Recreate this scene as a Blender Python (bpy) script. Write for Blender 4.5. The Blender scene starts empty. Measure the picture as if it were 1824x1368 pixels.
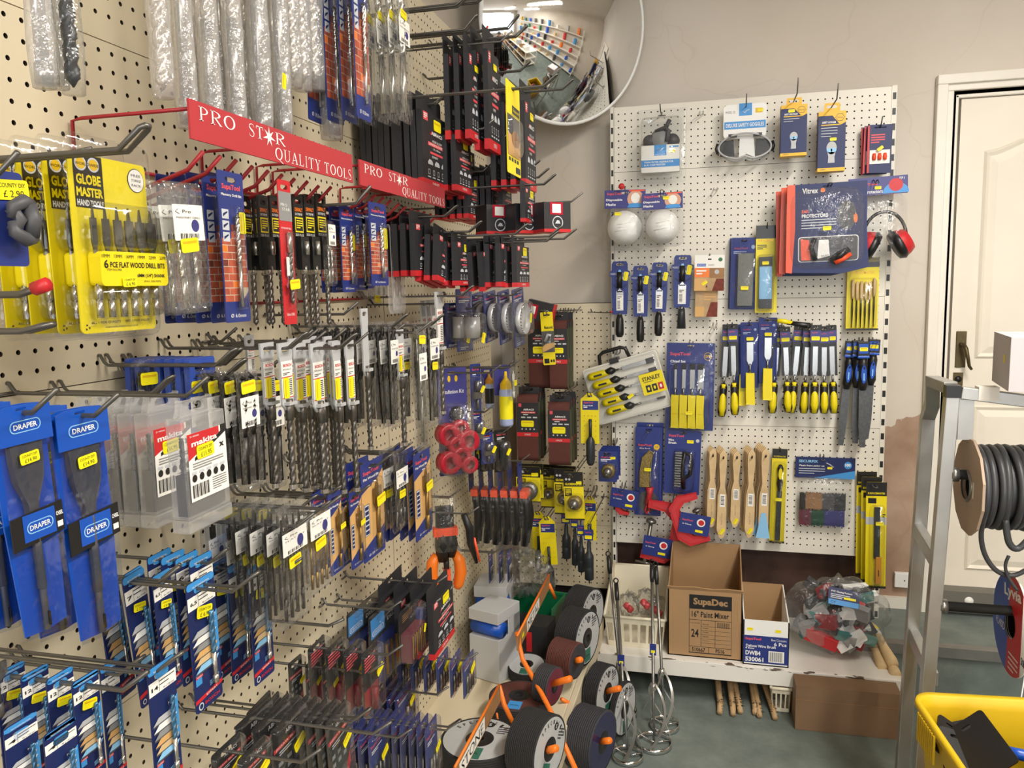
import bpy, math, random
from math import pi, sin, cos, sqrt, radians
from mathutils import Matrix, Vector, geometry

random.seed(7)
SC = bpy.context.scene
COL = SC.collection

# ---------------------------------------------------------------- camera, world, lights, exposure
FPX, YAW, PITCH, ROLL = 1414.36, .2531, .1216, .0214
CAM = Vector((.8337, 0.0, 1.52))
_cy, _sy, _cp, _sp = cos(YAW), sin(YAW), cos(PITCH), sin(PITCH)
_F = Vector((-_sy*_cp, _cy*_cp, -_sp)); _r = Vector((_cy, _sy, 0)); _d = _F.cross(_r)
_R = cos(ROLL)*_r + sin(ROLL)*_d; _D = -sin(ROLL)*_r + cos(ROLL)*_d
cam = bpy.data.cameras.new('camera'); camo = bpy.data.objects.new('camera', cam); COL.objects.link(camo)
cam.sensor_width = 36; cam.lens = 36*FPX/1824; cam.clip_start = .02; cam.clip_end = 60
camo.matrix_world = Matrix(((_R.x, -_D.x, -_F.x, CAM.x), (_R.y, -_D.y, -_F.y, CAM.y), (_R.z, -_D.z, -_F.z, CAM.z), (0, 0, 0, 1)))
SC.camera = camo
SC.view_settings.view_transform = 'Standard'; SC.view_settings.look = 'None'
SC.view_settings.exposure = 0.0; SC.view_settings.gamma = 1; SC.view_settings.use_curve_mapping = False
SC.cycles.transparent_max_bounces = 24; SC.cycles.max_bounces = 8

w = bpy.data.worlds.new('world'); SC.world = w; w.use_nodes = True
w.node_tree.nodes['Background'].inputs[0].default_value = (1, .96, .9, 1)
w.node_tree.nodes['Background'].inputs[1].default_value = .35

def area(name, loc, rot, sx, sy, power, col=(1, .945, .865)):
    l = bpy.data.lights.new(name, 'AREA'); l.shape = 'RECTANGLE'; l.size = sx; l.size_y = sy
    l.energy = power; l.color = col
    o = bpy.data.objects.new(name, l); COL.objects.link(o); o.location = loc; o.rotation_euler = rot
    return o
area('ceiling_tube_light', (1.8, 1.2, 2.80), (0, 0, 0), .16, 1.5, 66)
area('ceiling_tube_light', (1.75, -1.6, 2.80), (0, 0, 0), .16, 1.5, 75)
area('ceiling_tube_light', (3.1, -1.2, 2.80), (0, 0, 0), .16, 1.5, 55)
area('shopfront_daylight', (1.6, -5.3, 1.6), (radians(90), 0, 0), 3.4, 2.0, 90, (.92, .96, 1))

# ---------------------------------------------------------------- pixel -> point on a plane of the place
def unp(u, v, ax, val):
    d = _R*((u-912)/FPX) + _D*((v-684)/FPX) + _F
    return CAM + d*((val-CAM[ax])/d[ax])
def UL(u, v, d): return unp(u, v, 0, d)           # plane x=d, d metres out from the left pegboard
def UB(u, v, y): return unp(u, v, 1, y)           # plane facing the camera at depth y
def UZ(u, v, z): return unp(u, v, 2, z)
YB = 3.2329

# ---------------------------------------------------------------- materials
MATS = {}
def lin(c):
    c = c/255
    return c/12.92 if c <= .04045 else ((c+.055)/1.055)**2.4
def rgb(h):
    return tuple(lin(int(h[i:i+2], 16)) for i in (0, 2, 4)) + (1,)
def mk(key, hexc, rough=.5, metal=0., vary=0., scale=30., bump=0., spec=.5, coat=0., stretch=None):
    m = bpy.data.materials.new(key); m.use_nodes = True; nt = m.node_tree; b = nt.nodes['Principled BSDF']
    col = rgb(hexc)
    b.inputs['Base Color'].default_value = col; b.inputs['Roughness'].default_value = rough; b.inputs['Metallic'].default_value = metal
    b.inputs['Specular IOR Level'].default_value = spec; b.inputs['Coat Weight'].default_value = coat
    if vary or bump:
        tc = nt.nodes.new('ShaderNodeTexCoord'); n = nt.nodes.new('ShaderNodeTexNoise'); n.inputs['Scale'].default_value = scale; n.inputs['Detail'].default_value = 4
        if stretch:
            mp = nt.nodes.new('ShaderNodeMapping'); mp.inputs['Scale'].default_value = stretch
            nt.links.new(tc.outputs['Object'], mp.inputs[0]); nt.links.new(mp.outputs[0], n.inputs['Vector'])
        else: nt.links.new(tc.outputs['Object'], n.inputs['Vector'])
        if vary:
            r = nt.nodes.new('ShaderNodeValToRGB'); e = r.color_ramp.elements
            e[0].position = .3; e[1].position = .7
            e[0].color = tuple(c*(1-vary) for c in col[:3])+(1,); e[1].color = tuple(min(1, c*(1+vary*.6)) for c in col[:3])+(1,)
            nt.links.new(n.outputs['Fac'], r.inputs[0]); nt.links.new(r.outputs[0], b.inputs['Base Color'])
        if bump:
            bp = nt.nodes.new('ShaderNodeBump'); bp.inputs['Strength'].default_value = bump; bp.inputs['Distance'].default_value = .004
            nt.links.new(n.outputs['Fac'], bp.inputs['Height']); nt.links.new(bp.outputs[0], b.inputs['Normal'])
    MATS[key] = m
    return m
def film(key, tint='ffffff', lo=.05, hi=.55, rough=.12, bump=.5, scale=60., haze=0.):
    """clear plastic film or blister: see-through, with crinkled reflections"""
    m = bpy.data.materials.new(key); m.use_nodes = True; nt = m.node_tree; nt.nodes.clear(); N = nt.nodes.new; L = nt.links.new
    out = N('ShaderNodeOutputMaterial'); mix = N('ShaderNodeMixShader'); tr = N('ShaderNodeBsdfTransparent'); g = N('ShaderNodeBsdfGlossy')
    tr.inputs[0].default_value = rgb(tint); g.inputs['Roughness'].default_value = rough
    lw = N('ShaderNodeLayerWeight'); lw.inputs[0].default_value = .35; mr = N('ShaderNodeMapRange')
    mr.inputs['To Min'].default_value = lo; mr.inputs['To Max'].default_value = hi
    L(lw.outputs['Facing'], mr.inputs['Value'])
    tc = N('ShaderNodeTexCoord'); n = N('ShaderNodeTexNoise'); n.inputs['Scale'].default_value = scale; n.inputs['Detail'].default_value = 3
    bp = N('ShaderNodeBump'); bp.inputs['Strength'].default_value = bump; bp.inputs['Distance'].default_value = .01
    L(tc.outputs['Object'], n.inputs['Vector']); L(n.outputs['Fac'], bp.inputs['Height']); L(bp.outputs[0], g.inputs['Normal'])
    L(mr.outputs[0], mix.inputs[0]); L(tr.outputs[0], mix.inputs[1]); L(g.outputs[0], mix.inputs[2])
    if haze:
        m2 = N('ShaderNodeMixShader'); df = N('ShaderNodeBsdfDiffuse'); df.inputs[0].default_value = rgb('f0f0f0'); m2.inputs[0].default_value = haze
        L(mix.outputs[0], m2.inputs[1]); L(df.outputs[0], m2.inputs[2]); L(m2.outputs[0], out.inputs[0])
    else: L(mix.outputs[0], out.inputs[0])
    MATS[key] = m
for a in '''
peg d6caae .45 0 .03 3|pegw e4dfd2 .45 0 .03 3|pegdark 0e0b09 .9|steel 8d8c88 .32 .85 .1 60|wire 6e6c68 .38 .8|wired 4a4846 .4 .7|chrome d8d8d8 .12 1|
red c8262c .45|redwire a02028 .4|signred b8343c .4 0 .04 8|white efefec .5|offwhite e6e2d6 .5|paper f2f0ea .6|black 141414 .45|blk2 1c1b1c .35|black3 26262a .55|
blue 24347c .4|bluel 3450a8 .4|navy 14245a .5|sky 3f92d6 .4|skyl 8cc4ec .4|royal 1450b8 .3|draper 1450b4 .28|supared e0525a .5|yel ecd80e .42|yelp f4e80c .5|yeld e2b80e .42|
gold b88a3c .35 .6|brass 9a7a3a .4 .8 .2 40|orange f07a1e .4|orangered f0552e .4|brick b4553a .7 0 .35 60|brickd 7a3426 .7 0 .3 60|mortar c8b8a4 .8|
tan d6a868 .55|wood d8bb8c .55 0 .18 14|woodd a0764c .6 0 .2 16|woodb bc9c72 .55 0 .2 18|card a5835c .75 0 .06 8|cardd 80644a .8 0 .08 8|grey 8e8e8e .5|greyl b9bbbd .5|greyd 4c4c50 .5|
drill 7c7872 .34 .85 .15 80|drilll ccc8c0 .24 .9 .1 80|drilld 3a3836 .35 .85 .2 80|blade a8a8a6 .25 .95|bladed 70706c .3 .9|bluesteel 5a8ab0 .3 .7 .1 60|chiselgrey 5a5a5c .45 .3 .1 40|
belt 5a2f28 .8 0 .15 300 .3|beltb 4d5138 .8|crimson b01830 .25|winered 8c1420 .4|green 0f6a42 .4|greend 0a4a30 .4|disc 35353a .8 0 .2 250 .3|disclab b4b6b6 .6 0 .05 40|discgreen 2f6a58 .5|
discd 242426 .85 0 .2 250 .3|basket e4dcc4 .45|rubber 161616 .6|plaster b9a99a .7|teal 2d7a78 .5|purple 3a3a80 .4|magenta 6a2a3a .5|icon c8ccd2 .5|alu b9b8b4 .35 .75 .08 20|alud 8d8c88 .4 .7 .1 20|
cable 3c3d40 .42|reelc b09a86 .7 0 .06 20|doorp ece4d4 .45 0 .04 5 .02|trimp ece6da .4 0 .05 6|kick 6e6a62 .5 0 .1 6|skin d8a488 .5|bagred c8363c .35|graphite 2c3034 .4|file 66686a .4 .7 .2 90|
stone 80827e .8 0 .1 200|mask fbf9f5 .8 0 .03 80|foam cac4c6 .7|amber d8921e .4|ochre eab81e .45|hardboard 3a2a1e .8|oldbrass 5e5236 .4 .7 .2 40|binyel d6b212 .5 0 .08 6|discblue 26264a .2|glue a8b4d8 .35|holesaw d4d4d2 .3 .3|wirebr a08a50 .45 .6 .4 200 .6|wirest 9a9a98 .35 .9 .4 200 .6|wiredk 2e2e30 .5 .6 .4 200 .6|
'''.replace('\n', '').split('|'):
    if a.strip():
        t = a.split(); f = [float(x) for x in t[2:]]
        mk(t[0], t[1], *(f + [.5, 0., 0., 30., 0.][len(f):]))
film('clear', 'fbfcfd', .02, .5, .1, .4, 25)
film('crinkle', 'fafbfc', .035, .5, .14, 1., 40, .018)
film('clearblue', 'e4eaf8', .03, .4, .1, .3, 20)
film('blisterdk', 'f6f6f8', .015, .5, .12, .4, 30, .012)
film('frost', 'f8f8f8', .05, .4, .3, .2, 40, .15)
film('tubefilm', 'fcfaf8', .12, .7, .2, 1., 60, .24)

# ---------------------------------------------------------------- mesh builder
_TXT = {}
def text_geo(s, bold):
    k = (s, bold)
    if k not in _TXT:
        c = bpy.data.curves.new('t', 'FONT'); c.body = s; c.resolution_u = 2; c.offset = bold
        o = bpy.data.objects.new('t', c); COL.objects.link(o)
        dg = bpy.context.evaluated_depsgraph_get(); me = o.evaluated_get(dg).to_mesh()
        vs = [tuple(v.co) for v in me.vertices]; fs = [tuple(p.vertices) for p in me.polygons]
        o.evaluated_get(dg).to_mesh_clear(); bpy.data.objects.remove(o); bpy.data.curves.remove(c)
        xs = [v[0] for v in vs]; ys = [v[1] for v in vs]
        _TXT[k] = (vs, fs, min(xs), max(xs), min(ys), max(ys))
    return _TXT[k]
def rr(x0, x1, z0, z1, r, n=4):
    out = []
    for cx, cz, a0 in ((x1-r, z1-r, 0), (x0+r, z1-r, 90), (x0+r, z0+r, 180), (x1-r, z0+r, 270)):
        for i in range(n+1):
            a = radians(a0+90*i/n); out.append((cx+r*cos(a), cz+r*sin(a)))
    return out
def ell(cx, cz, rx, rz=None, n=20):
    rz = rx if rz is None else rz
    return [(cx+rx*cos(2*pi*i/n), cz+rz*sin(2*pi*i/n)) for i in range(n)]
def slot(cx, cz, w=.026, h=.008): return rr(cx-w/2, cx+w/2, cz-h/2, cz+h/2, h*.49, 3)
class MB:
    def __init__(s): s.v = []; s.f = []; s.m = []; s.sm = []; s.mats = []; s.T = None
    def add(s, vs, fs, m, smooth=False):
        b = len(s.v)
        s.v += [tuple(s.T @ Vector(v)) for v in vs] if s.T else [tuple(v) for v in vs]
        if m not in s.mats: s.mats.append(m)
        i = s.mats.index(m)
        for f in fs: s.f.append(tuple(b+k for k in f)); s.m.append(i); s.sm.append(smooth)
        return s
    def bx(s, x0, x1, y0, y1, z0, z1, m):
        return s.add([(x0, y0, z0), (x1, y0, z0), (x1, y1, z0), (x0, y1, z0), (x0, y0, z1), (x1, y0, z1), (x1, y1, z1), (x0, y1, z1)],
              [(3, 2, 1, 0), (4, 5, 6, 7), (0, 1, 5, 4), (1, 2, 6, 5), (2, 3, 7, 6), (3, 0, 4, 7)], m)
    def poly(s, out, y0, y1, m, holes=(), my=None):
        """outline in the x/z plane, extruded from y0 (front) to y1"""
        loops = [list(out)] + [list(h) for h in holes]
        flat = [p for l in loops for p in l]; n = len(flat)
        tris = geometry.tessellate_polygon([[Vector((p[0], p[1], 0)) for p in l] for l in loops])
        vs = [(p[0], y0, p[1]) for p in flat]; fs = [tuple(t) for t in tris]
        if y1 is not None:
            vs += [(p[0], y1, p[1]) for p in flat]; fs += [tuple(n+k for k in reversed(t)) for t in tris]
            b = 0
            for l in loops:
                k = len(l)
                for i in range(k): j = (i+1) % k; fs.append((b+i, b+j, n+b+j, n+b+i))
                b += k
        return s.add(vs, fs, m)
    def rect(s, x0, x1, z0, z1, y, m): return s.add([(x0, y, z0), (x1, y, z0), (x1, y, z1), (x0, y, z1)], [(0, 1, 2, 3)], m)
    def quad(s, pts, y, m): return s.add([(p[0], y, p[1]) for p in pts], [tuple(range(len(pts)))], m)
    def tube(s, pts, r, m, n=8, closed=False, cap=True):
        P = [Vector(p) for p in pts]; k = len(P); rs = r if isinstance(r, (list, tuple)) else [r]*k
        vs = []; fs = []; prev = None
        for i in range(k):
            if closed: t = (P[(i+1) % k]-P[i-1])
            else: t = P[min(i+1, k-1)]-P[max(i-1, 0)]
            t = t.normalized() if t.length > 1e-9 else Vector((0, 0, 1))
            if prev is None:
                a = Vector((0, 0, 1)) if abs(t.z) < .9 else Vector((1, 0, 0)); u = t.cross(a).normalized()
            else:
                u = prev - t*prev.dot(t); u = u.normalized() if u.length > 1e-9 else t.orthogonal().normalized()
            prev = u; w2 = t.cross(u)
            for j in range(n):
                a = 2*pi*j/n; vs.append(P[i]+(u*cos(a)+w2*sin(a))*rs[i])
        for i in range(k if closed else k-1):
            i2 = (i+1) % k
            for j in range(n): j2 = (j+1) % n; fs.append((i*n+j, i*n+j2, i2*n+j2, i2*n+j))
        if cap and not closed: fs += [tuple(reversed(range(n))), tuple((k-1)*n+j for j in range(n))]
        return s.add(vs, fs, m, True)
    def lathe(s, prof, m, n=20, c=(0, 0, 0), axis='z', cap=False):
        vs = []; k = len(prof)
        for r, h in prof:
            for j in range(n):
                a = 2*pi*j/n; x, y = r*cos(a), r*sin(a)
                p = {'z': (x, y, h), 'y': (x, h, y), 'x': (h, x, y)}[axis]
                vs.append((c[0]+p[0], c[1]+p[1], c[2]+p[2]))
        fs = [(i*n+j, i*n+(j+1) % n, (i+1)*n+(j+1) % n, (i+1)*n+j) for i in range(k-1) for j in range(n)]
        if cap: fs += [tuple(reversed(range(n))), tuple((k-1)*n+j for j in range(n))]
        return s.add(vs, fs, m, True)
    def flute(s, cx, cy, z0, z1, r, m, pitch=None, n=12, tip=True):
        """twisted two-flute drill body from z0 (tip) up to z1"""
        pitch = pitch or r*7; st = max(8, int((z1-z0)/(pitch/9))); vs = []
        for i in range(st+1):
            z = z0+(z1-z0)*i/st; ph = 2*pi*(z-z0)/pitch; k = min(1, (z-z0)/(r*1.1)+.12) if tip else 1
            for j in range(n):
                a = 2*pi*j/n; q = abs(cos(a)); rad = r*k*(.58+.42*min(1, q*1.5)); vs.append((cx+rad*cos(a+ph), cy+rad*sin(a+ph), z))
        fs = [(i*n+j, i*n+(j+1) % n, (i+1)*n+(j+1) % n, (i+1)*n+j) for i in range(st) for j in range(n)]
        fs += [tuple(reversed(range(n))), tuple(st*n+j for j in range(n))]
        return s.add(vs, fs, m, True)
    def text(s, t, cx, cz, w, h, m, y=0., rot=0, bold=.0, keep=False):
        vs, fs, x0, x1, y0, y1 = text_geo(t, bold)
        sx = w/(x1-x0); sy = h/(y1-y0)
        if keep: sx = sy = min(sx, sy)
        c, sn = cos(radians(rot)), sin(radians(rot)); o = []
        for v in vs:
            a = (v[0]-(x0+x1)/2)*sx; b = (v[1]-(y0+y1)/2)*sy
            o.append((cx+a*c-b*sn, y, cz+a*sn+b*c))
        return s.add(o, fs, m)
    def blister(s, x0, x1, z0, z1, d, m, inset=.15, y=0., r=None):
        """a moulded clear bubble rising d in front of y"""
        r = r or min(x1-x0, z1-z0)*.2; i = min(x1-x0, z1-z0)*inset*.5
        A = rr(x0, x1, z0, z1, r, 3); B = rr(x0+i*.4, x1-i*.4, z0+i*.4, z1-i*.4, r, 3); C = rr(x0+i, x1-i, z0+i, z1-i, r*.8, 3); n = len(A)
        vs = [(p[0], y, p[1]) for p in A]+[(p[0], y-d*.75, p[1]) for p in B]+[(p[0], y-d, p[1]) for p in C]
        fs = [(k*n+j, k*n+(j+1) % n, (k+1)*n+(j+1) % n, (k+1)*n+j) for k in range(2) for j in range(n)]+[tuple(2*n+j for j in range(n))]
        return s.add(vs, fs, m, True)
    def build(s, name, parent=None, loc=None, rot=None, bev=0, sub=0):
        me = bpy.data.meshes.new(name); me.from_pydata(s.v, [], s.f)
        for m in s.mats: me.materials.append(MATS[m])
        me.polygons.foreach_set('material_index', s.m); me.polygons.foreach_set('use_smooth', s.sm); me.update()
        o = bpy.data.objects.new(name, me); COL.objects.link(o)
        if parent: o.parent = parent
        if loc is not None: o.location = loc
        if rot is not None: o.rotation_euler = rot
        if bev:
            b = o.modifiers.new('b', 'BEVEL'); b.width = bev; b.segments = 2; b.limit_method = 'ANGLE'
        if sub:
            b = o.modifiers.new('s', 'SUBSURF'); b.levels = sub; b.render_levels = sub
        return o
def tag(o, label, cat, group=None, kind=None):
    o['label'] = label; o['category'] = cat
    if group: o['group'] = group
    if kind: o['kind'] = kind
    return o
def thing(name, label, cat, loc=(0, 0, 0), rot=(0, 0, 0), group=None):
    o = bpy.data.objects.new(name, None); COL.objects.link(o); o.empty_display_size = .02
    o.location = loc; o.rotation_euler = rot
    return tag(o, label, cat, group)
def struct(name, mb, **k):
    o = mb.build(name, **k); o['kind'] = 'structure'; return o
def dup(root, loc, rot, label):
    r = root.copy(); COL.objects.link(r); r.location = loc; r.rotation_euler = rot; r['label'] = label
    def kids(src, dst):
        for ch in src.children:
            c = ch.copy(); COL.objects.link(c); c.parent = dst; kids(ch, c)
    kids(root, r)
    return r
LEFT = pi/2     # heading of what faces out from the left pegboard; what hangs on the back board has heading 0
ORD = ['foremost', 'second', 'third', 'fourth', 'fifth', 'sixth', 'seventh', 'eighth', 'ninth', 'tenth', 'eleventh', 'twelfth', 'thirteenth', 'fourteenth', 'fifteenth', 'sixteenth', 'seventeenth']
def nth(base, k, n, a='from the front'):
    if n == 1: return base
    if k == 0: return 'foremost ' + base
    if k == n-1: return 'hindmost ' + base
    return ORD[k] + '-from-front ' + base
def stack(root, n, step, base, group=None, jit=(.02, .03), first=None):
    """ROOT is the foremost of n; the others hang behind it, STEP apart"""
    root['label'] = nth(base, 0, n) if first is None else first
    if n > 1: root['group'] = group or base
    L0 = root.location.copy(); R0 = root.rotation_euler.copy(); out = [root]
    for k in range(1, n):
        rt = (R0[0]+random.uniform(-jit[0], jit[0]), R0[1]+random.uniform(-jit[1], jit[1]), R0[2]+random.uniform(-.03, .03))
        out.append(dup(root, L0+Vector(step)*k, rt, nth(base, k, n)))
    return out
def fitL(u0, v0, u1, vb, d):
    """card facing out from the left board: top-left, right edge, bottom-left in the photo -> (top centre, width, height)"""
    a = UL(u0, v0, d); c = UL(u0, vb, d); v1 = v0
    for _ in range(6):
        b = UL(u1, v1, d); v1 += (b.z-a.z)*FPX/b.y
    return Vector((d, (a.y+b.y)/2, a.z)), b.y-a.y, a.z-c.z
def fitB(u0, v0, u1, vb, y):
    a = UB(u0, v0, y); b = UB(u1, v0, y); c = UB((u0+u1)/2, vb, y)
    return Vector(((a.x+b.x)/2, y, a.z)), b.x-a.x, a.z-c.z
# ---------------------------------------------------------------- special materials of the room
def nodes(key):
    m = bpy.data.materials.new(key); m.use_nodes = True; MATS[key] = m
    return m.node_tree, m.node_tree.nodes.new, m.node_tree.links.new, m.node_tree.nodes['Principled BSDF']
def ramp(N, *stops):
    r = N('ShaderNodeValToRGB'); e = r.color_ramp.elements
    while len(e) < len(stops): e.new(.5)
    for q, (p, c) in zip(e, stops): q.position = p; q.color = c if isinstance(c, tuple) else rgb(c)
    return r
def wall_mat(key, plaster):
    nt, N, L, b = nodes(key); b.inputs['Roughness'].default_value = .75
    tc = N('ShaderNodeTexCoord'); n1 = N('ShaderNodeTexNoise'); n1.inputs['Scale'].default_value = 2.2; n1.inputs['Detail'].default_value = 6
    L(tc.outputs['Object'], n1.inputs['Vector'])
    paint = ramp(N, (.3, 'd0c6b8'), (.75, 'dad1c5')); L(n1.outputs['Fac'], paint.inputs[0]); last = paint.outputs[0]
    if plaster:    # paint flaked off down to bare plaster along the foot of the wall
        n2 = N('ShaderNodeTexNoise'); n2.inputs['Scale'].default_value = 7; n2.inputs['Detail'].default_value = 8; L(tc.outputs['Object'], n2.inputs['Vector'])
        sx = N('ShaderNodeSeparateXYZ'); L(tc.outputs['Object'], sx.inputs[0])
        md = N('ShaderNodeMath'); md.operation = 'MULTIPLY_ADD'; md.inputs[1].default_value = .38; L(n2.outputs['Fac'], md.inputs[0]); L(sx.outputs['Z'], md.inputs[2])
        st = ramp(N, (.0, (1, 1, 1, 1)), (.003, (0, 0, 0, 1))); sub = N('ShaderNodeMath'); sub.operation = 'SUBTRACT'; sub.inputs[1].default_value = 1.17
        L(md.outputs[0], sub.inputs[0]); L(sub.outputs[0], st.inputs[0])
        pl = ramp(N, (.3, '9a7c66'), (.55, 'b49a84'), (.75, 'c6b29c')); n3 = N('ShaderNodeTexNoise'); n3.inputs['Scale'].default_value = 5; n3.inputs['Detail'].default_value = 9
        L(tc.outputs['Object'], n3.inputs['Vector']); L(n3.outputs['Fac'], pl.inputs[0])
        mx = N('ShaderNodeMixRGB'); L(st.outputs[0], mx.inputs[0]); L(last, mx.inputs[1]); L(pl.outputs[0], mx.inputs[2]); last = mx.outputs[0]
    # hairline cracks
    n4 = N('ShaderNodeTexVoronoi'); n4.feature = 'DISTANCE_TO_EDGE'; n4.inputs['Scale'].default_value = 1.7; nz = N('ShaderNodeTexNoise'); nz.inputs['Scale'].default_value = 3
    va = N('ShaderNodeVectorMath'); va.operation = 'MULTIPLY_ADD'; va.inputs[1].default_value = (.5, .5, .5); L(tc.outputs['Object'], nz.inputs['Vector']); L(nz.outputs['Color'], va.inputs[0]); L(tc.outputs['Object'], va.inputs[2]); L(va.outputs[0], n4.inputs['Vector'])
    ck = ramp(N, (0, (.72, .68, .62, 1)), (.006, (1, 1, 1, 1))); L(n4.outputs['Distance'], ck.inputs[0])
    mu = N('ShaderNodeMixRGB'); mu.blend_type = 'MULTIPLY'; mu.inputs[0].default_value = .22; L(last, mu.inputs[1]); L(ck.outputs[0], mu.inputs[2])
    L(mu.outputs[0], b.inputs['Base Color'])
    bp = N('ShaderNodeBump'); bp.inputs['Strength'].default_value = .25; bp.inputs['Distance'].default_value = .01; L(n1.outputs['Fac'], bp.inputs['Height']); L(bp.outputs[0], b.inputs['Normal'])
wall_mat('wallpaint', True); wall_mat('wallplain', False)
nt, N, L, b = nodes('vinyl')
tc = N('ShaderNodeTexCoord'); n = N('ShaderNodeTexNoise'); n.inputs['Scale'].default_value = 6; n.inputs['Detail'].default_value = 10; n.inputs['Roughness'].default_value = .7
r = ramp(N, (.3, '5c6662'), (.55, '727c76'), (.8, '8a908a')); L(tc.outputs['Object'], n.inputs['Vector']); L(n.outputs['Fac'], r.inputs[0]); L(r.outputs[0], b.inputs['Base Color']); b.inputs['Roughness'].default_value = .55
nt, N, L, b = nodes('chipped')     # white enamel, chipped to dark metal along its front edge
tc = N('ShaderNodeTexCoord'); n = N('ShaderNodeTexNoise'); n.inputs['Scale'].default_value = 14; n.inputs['Detail'].default_value = 6
mp = N('ShaderNodeMapping'); mp.inputs['Scale'].default_value = (1, 1, 5); L(tc.outputs['Object'], mp.inputs[0]); L(mp.outputs[0], n.inputs['Vector'])
sx = N('ShaderNodeSeparateXYZ'); L(tc.outputs['Object'], sx.inputs[0]); ad = N('ShaderNodeMath'); ad.operation = 'ABSOLUTE'; L(sx.outputs['Z'], ad.inputs[0])
ml = N('ShaderNodeMath'); ml.operation = 'MULTIPLY_ADD'; ml.inputs[1].default_value = -7.; L(ad.outputs[0], ml.inputs[0]); L(n.outputs['Fac'], ml.inputs[2])
y0 = N('ShaderNodeMath'); y0.operation = 'MULTIPLY_ADD'; y0.inputs[1].default_value = -12; y0.inputs[2].default_value = -5.18; L(sx.outputs['Y'], y0.inputs[0]); y1 = N('ShaderNodeMath'); y1.operation = 'MINIMUM'; y1.inputs[1].default_value = .02; L(y0.outputs[0], y1.inputs[0]); yy = N('ShaderNodeMath'); yy.operation = 'ADD'; L(y1.outputs[0], yy.inputs[0]); L(ml.outputs[0], yy.inputs[1])
r = ramp(N, (.56, 'e6e2da'), (.58, '5a4c40')); L(yy.outputs[0], r.inputs[0]); L(r.outputs[0], b.inputs['Base Color']); b.inputs['Roughness'].default_value = .4
nt, N, L, b = nodes('mirrorglass'); b.inputs['Metallic'].default_value = 1; b.inputs['Roughness'].default_value = .035; b.inputs['Base Color'].default_value = (.8, .81, .82, 1)
def emit(key, hexc, st):
    nt, N, L, b = nodes(key); b.inputs['Base Color'].default_value = rgb(hexc); b.inputs['Emission Color'].default_value = rgb(hexc); b.inputs['Emission Strength'].default_value = st
emit('tube', 'fff2de', 6); emit('daylight', 'e6f0ff', 3.0)

# ---------------------------------------------------------------- the room
def box_struct(name, x0, x1, y0, y1, z0, z1, m): return struct(name, MB().bx(x0, x1, y0, y1, z0, z1, m))
box_struct('floor', -.2, 4.4, -5.9, 3.6, -.06, 0, 'vinyl')
box_struct('ceiling', -.2, 4.4, -5.9, 3.6, 2.9, 2.96, 'wallplain')
box_struct('wall_left', -.16, -.08, -5.9, 3.6, 0, 2.9, 'wallplain')
box_struct('wall_right', 4.2, 4.28, -5.9, 3.6, 0, 2.9, 'wallplain')
WY = 3.37
DX0, DX1, DZ = 1.686, 2.50, 2.192     # door opening
b = MB().bx(-.2, DX0, WY, WY+.12, 0, 2.9, 'wallpaint').bx(DX1, 4.4, WY, WY+.12, 0, 2.9, 'wallpaint').bx(DX0, DX1, WY, WY+.12, DZ, 2.9, 'wallpaint').bx(DX0, DX1, WY, WY+.12, 0, .18, 'wallpaint')
struct('wall_back', b)
b = MB().bx(-.2, 4.4, -5.9, -5.8, 0, .5, 'wallplain').bx(-.2, 4.4, -5.9, -5.8, 2.5, 2.9, 'wallplain').bx(-.2, .3, -5.9, -5.8, .5, 2.5, 'wallplain').bx(3.9, 4.4, -5.9, -5.8, .5, 2.5, 'wallplain')
struct('wall_front', b)
b = MB().bx(.3, 3.9, -5.88, -5.86, .5, 2.5, 'daylight')
for x in (.3, 1.2, 2.1, 3.0, 3.86): b.bx(x, x+.05, -5.86, -5.8, .5, 2.5, 'offwhite')
struct('window_1', b)

# door frame (trim) with stepped mouldings, then the door with its raised panels
b = MB()
for (o, i, y) in ((.07, .035, WY-.035), (.045, .012, WY-.02), (.018, 0, WY+.0)):
    b.bx(DX0-o, DX0-i+.002, y, WY, .18, DZ+i, 'trimp'); b.bx(DX1+i, DX1+o, y, WY, .18, DZ+i, 'trimp'); b.bx(DX0-o, DX1+o, y, WY, DZ+i, DZ+o, 'trimp')
b.bx(DX0-.002, DX0+.012, WY, WY+.1, .18, DZ, 'trimp'); b.bx(DX1-.012, DX1+.002, WY, WY+.1, .18, DZ, 'trimp'); b.bx(DX0, DX1, WY, WY+.1, DZ-.012, DZ+.002, 'trimp')
struct('trim_1', b, bev=.003)
b = MB()
dl, dr, dt, db, dy = DX0+.024, DX1-.012, DZ-.014, .30, WY+.015
b.bx(dl, dr, dy, dy+.04, db, dt, 'doorp')
def arch(x0, x1, z0, z1, rise, left):
    pts = [(x0, z0), (x1, z0)]
    n = 10
    for i in range(n+1):
        t = i/n; x = x1+(x0-x1)*t; q = (1-t) if left else t
        pts.append((x, z1+rise*(sin(q*pi/2)**1.6)-rise*.5))
    return pts
def ring(A, B, y0, y1, m):
    n = len(A); b.add([(p[0], y0, p[1]) for p in A]+[(p[0], y1, p[1]) for p in B], [(i, (i+1) % n, n+(i+1) % n, n+i) for i in range(n)], m)
xm = (dl+dr)/2
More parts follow.
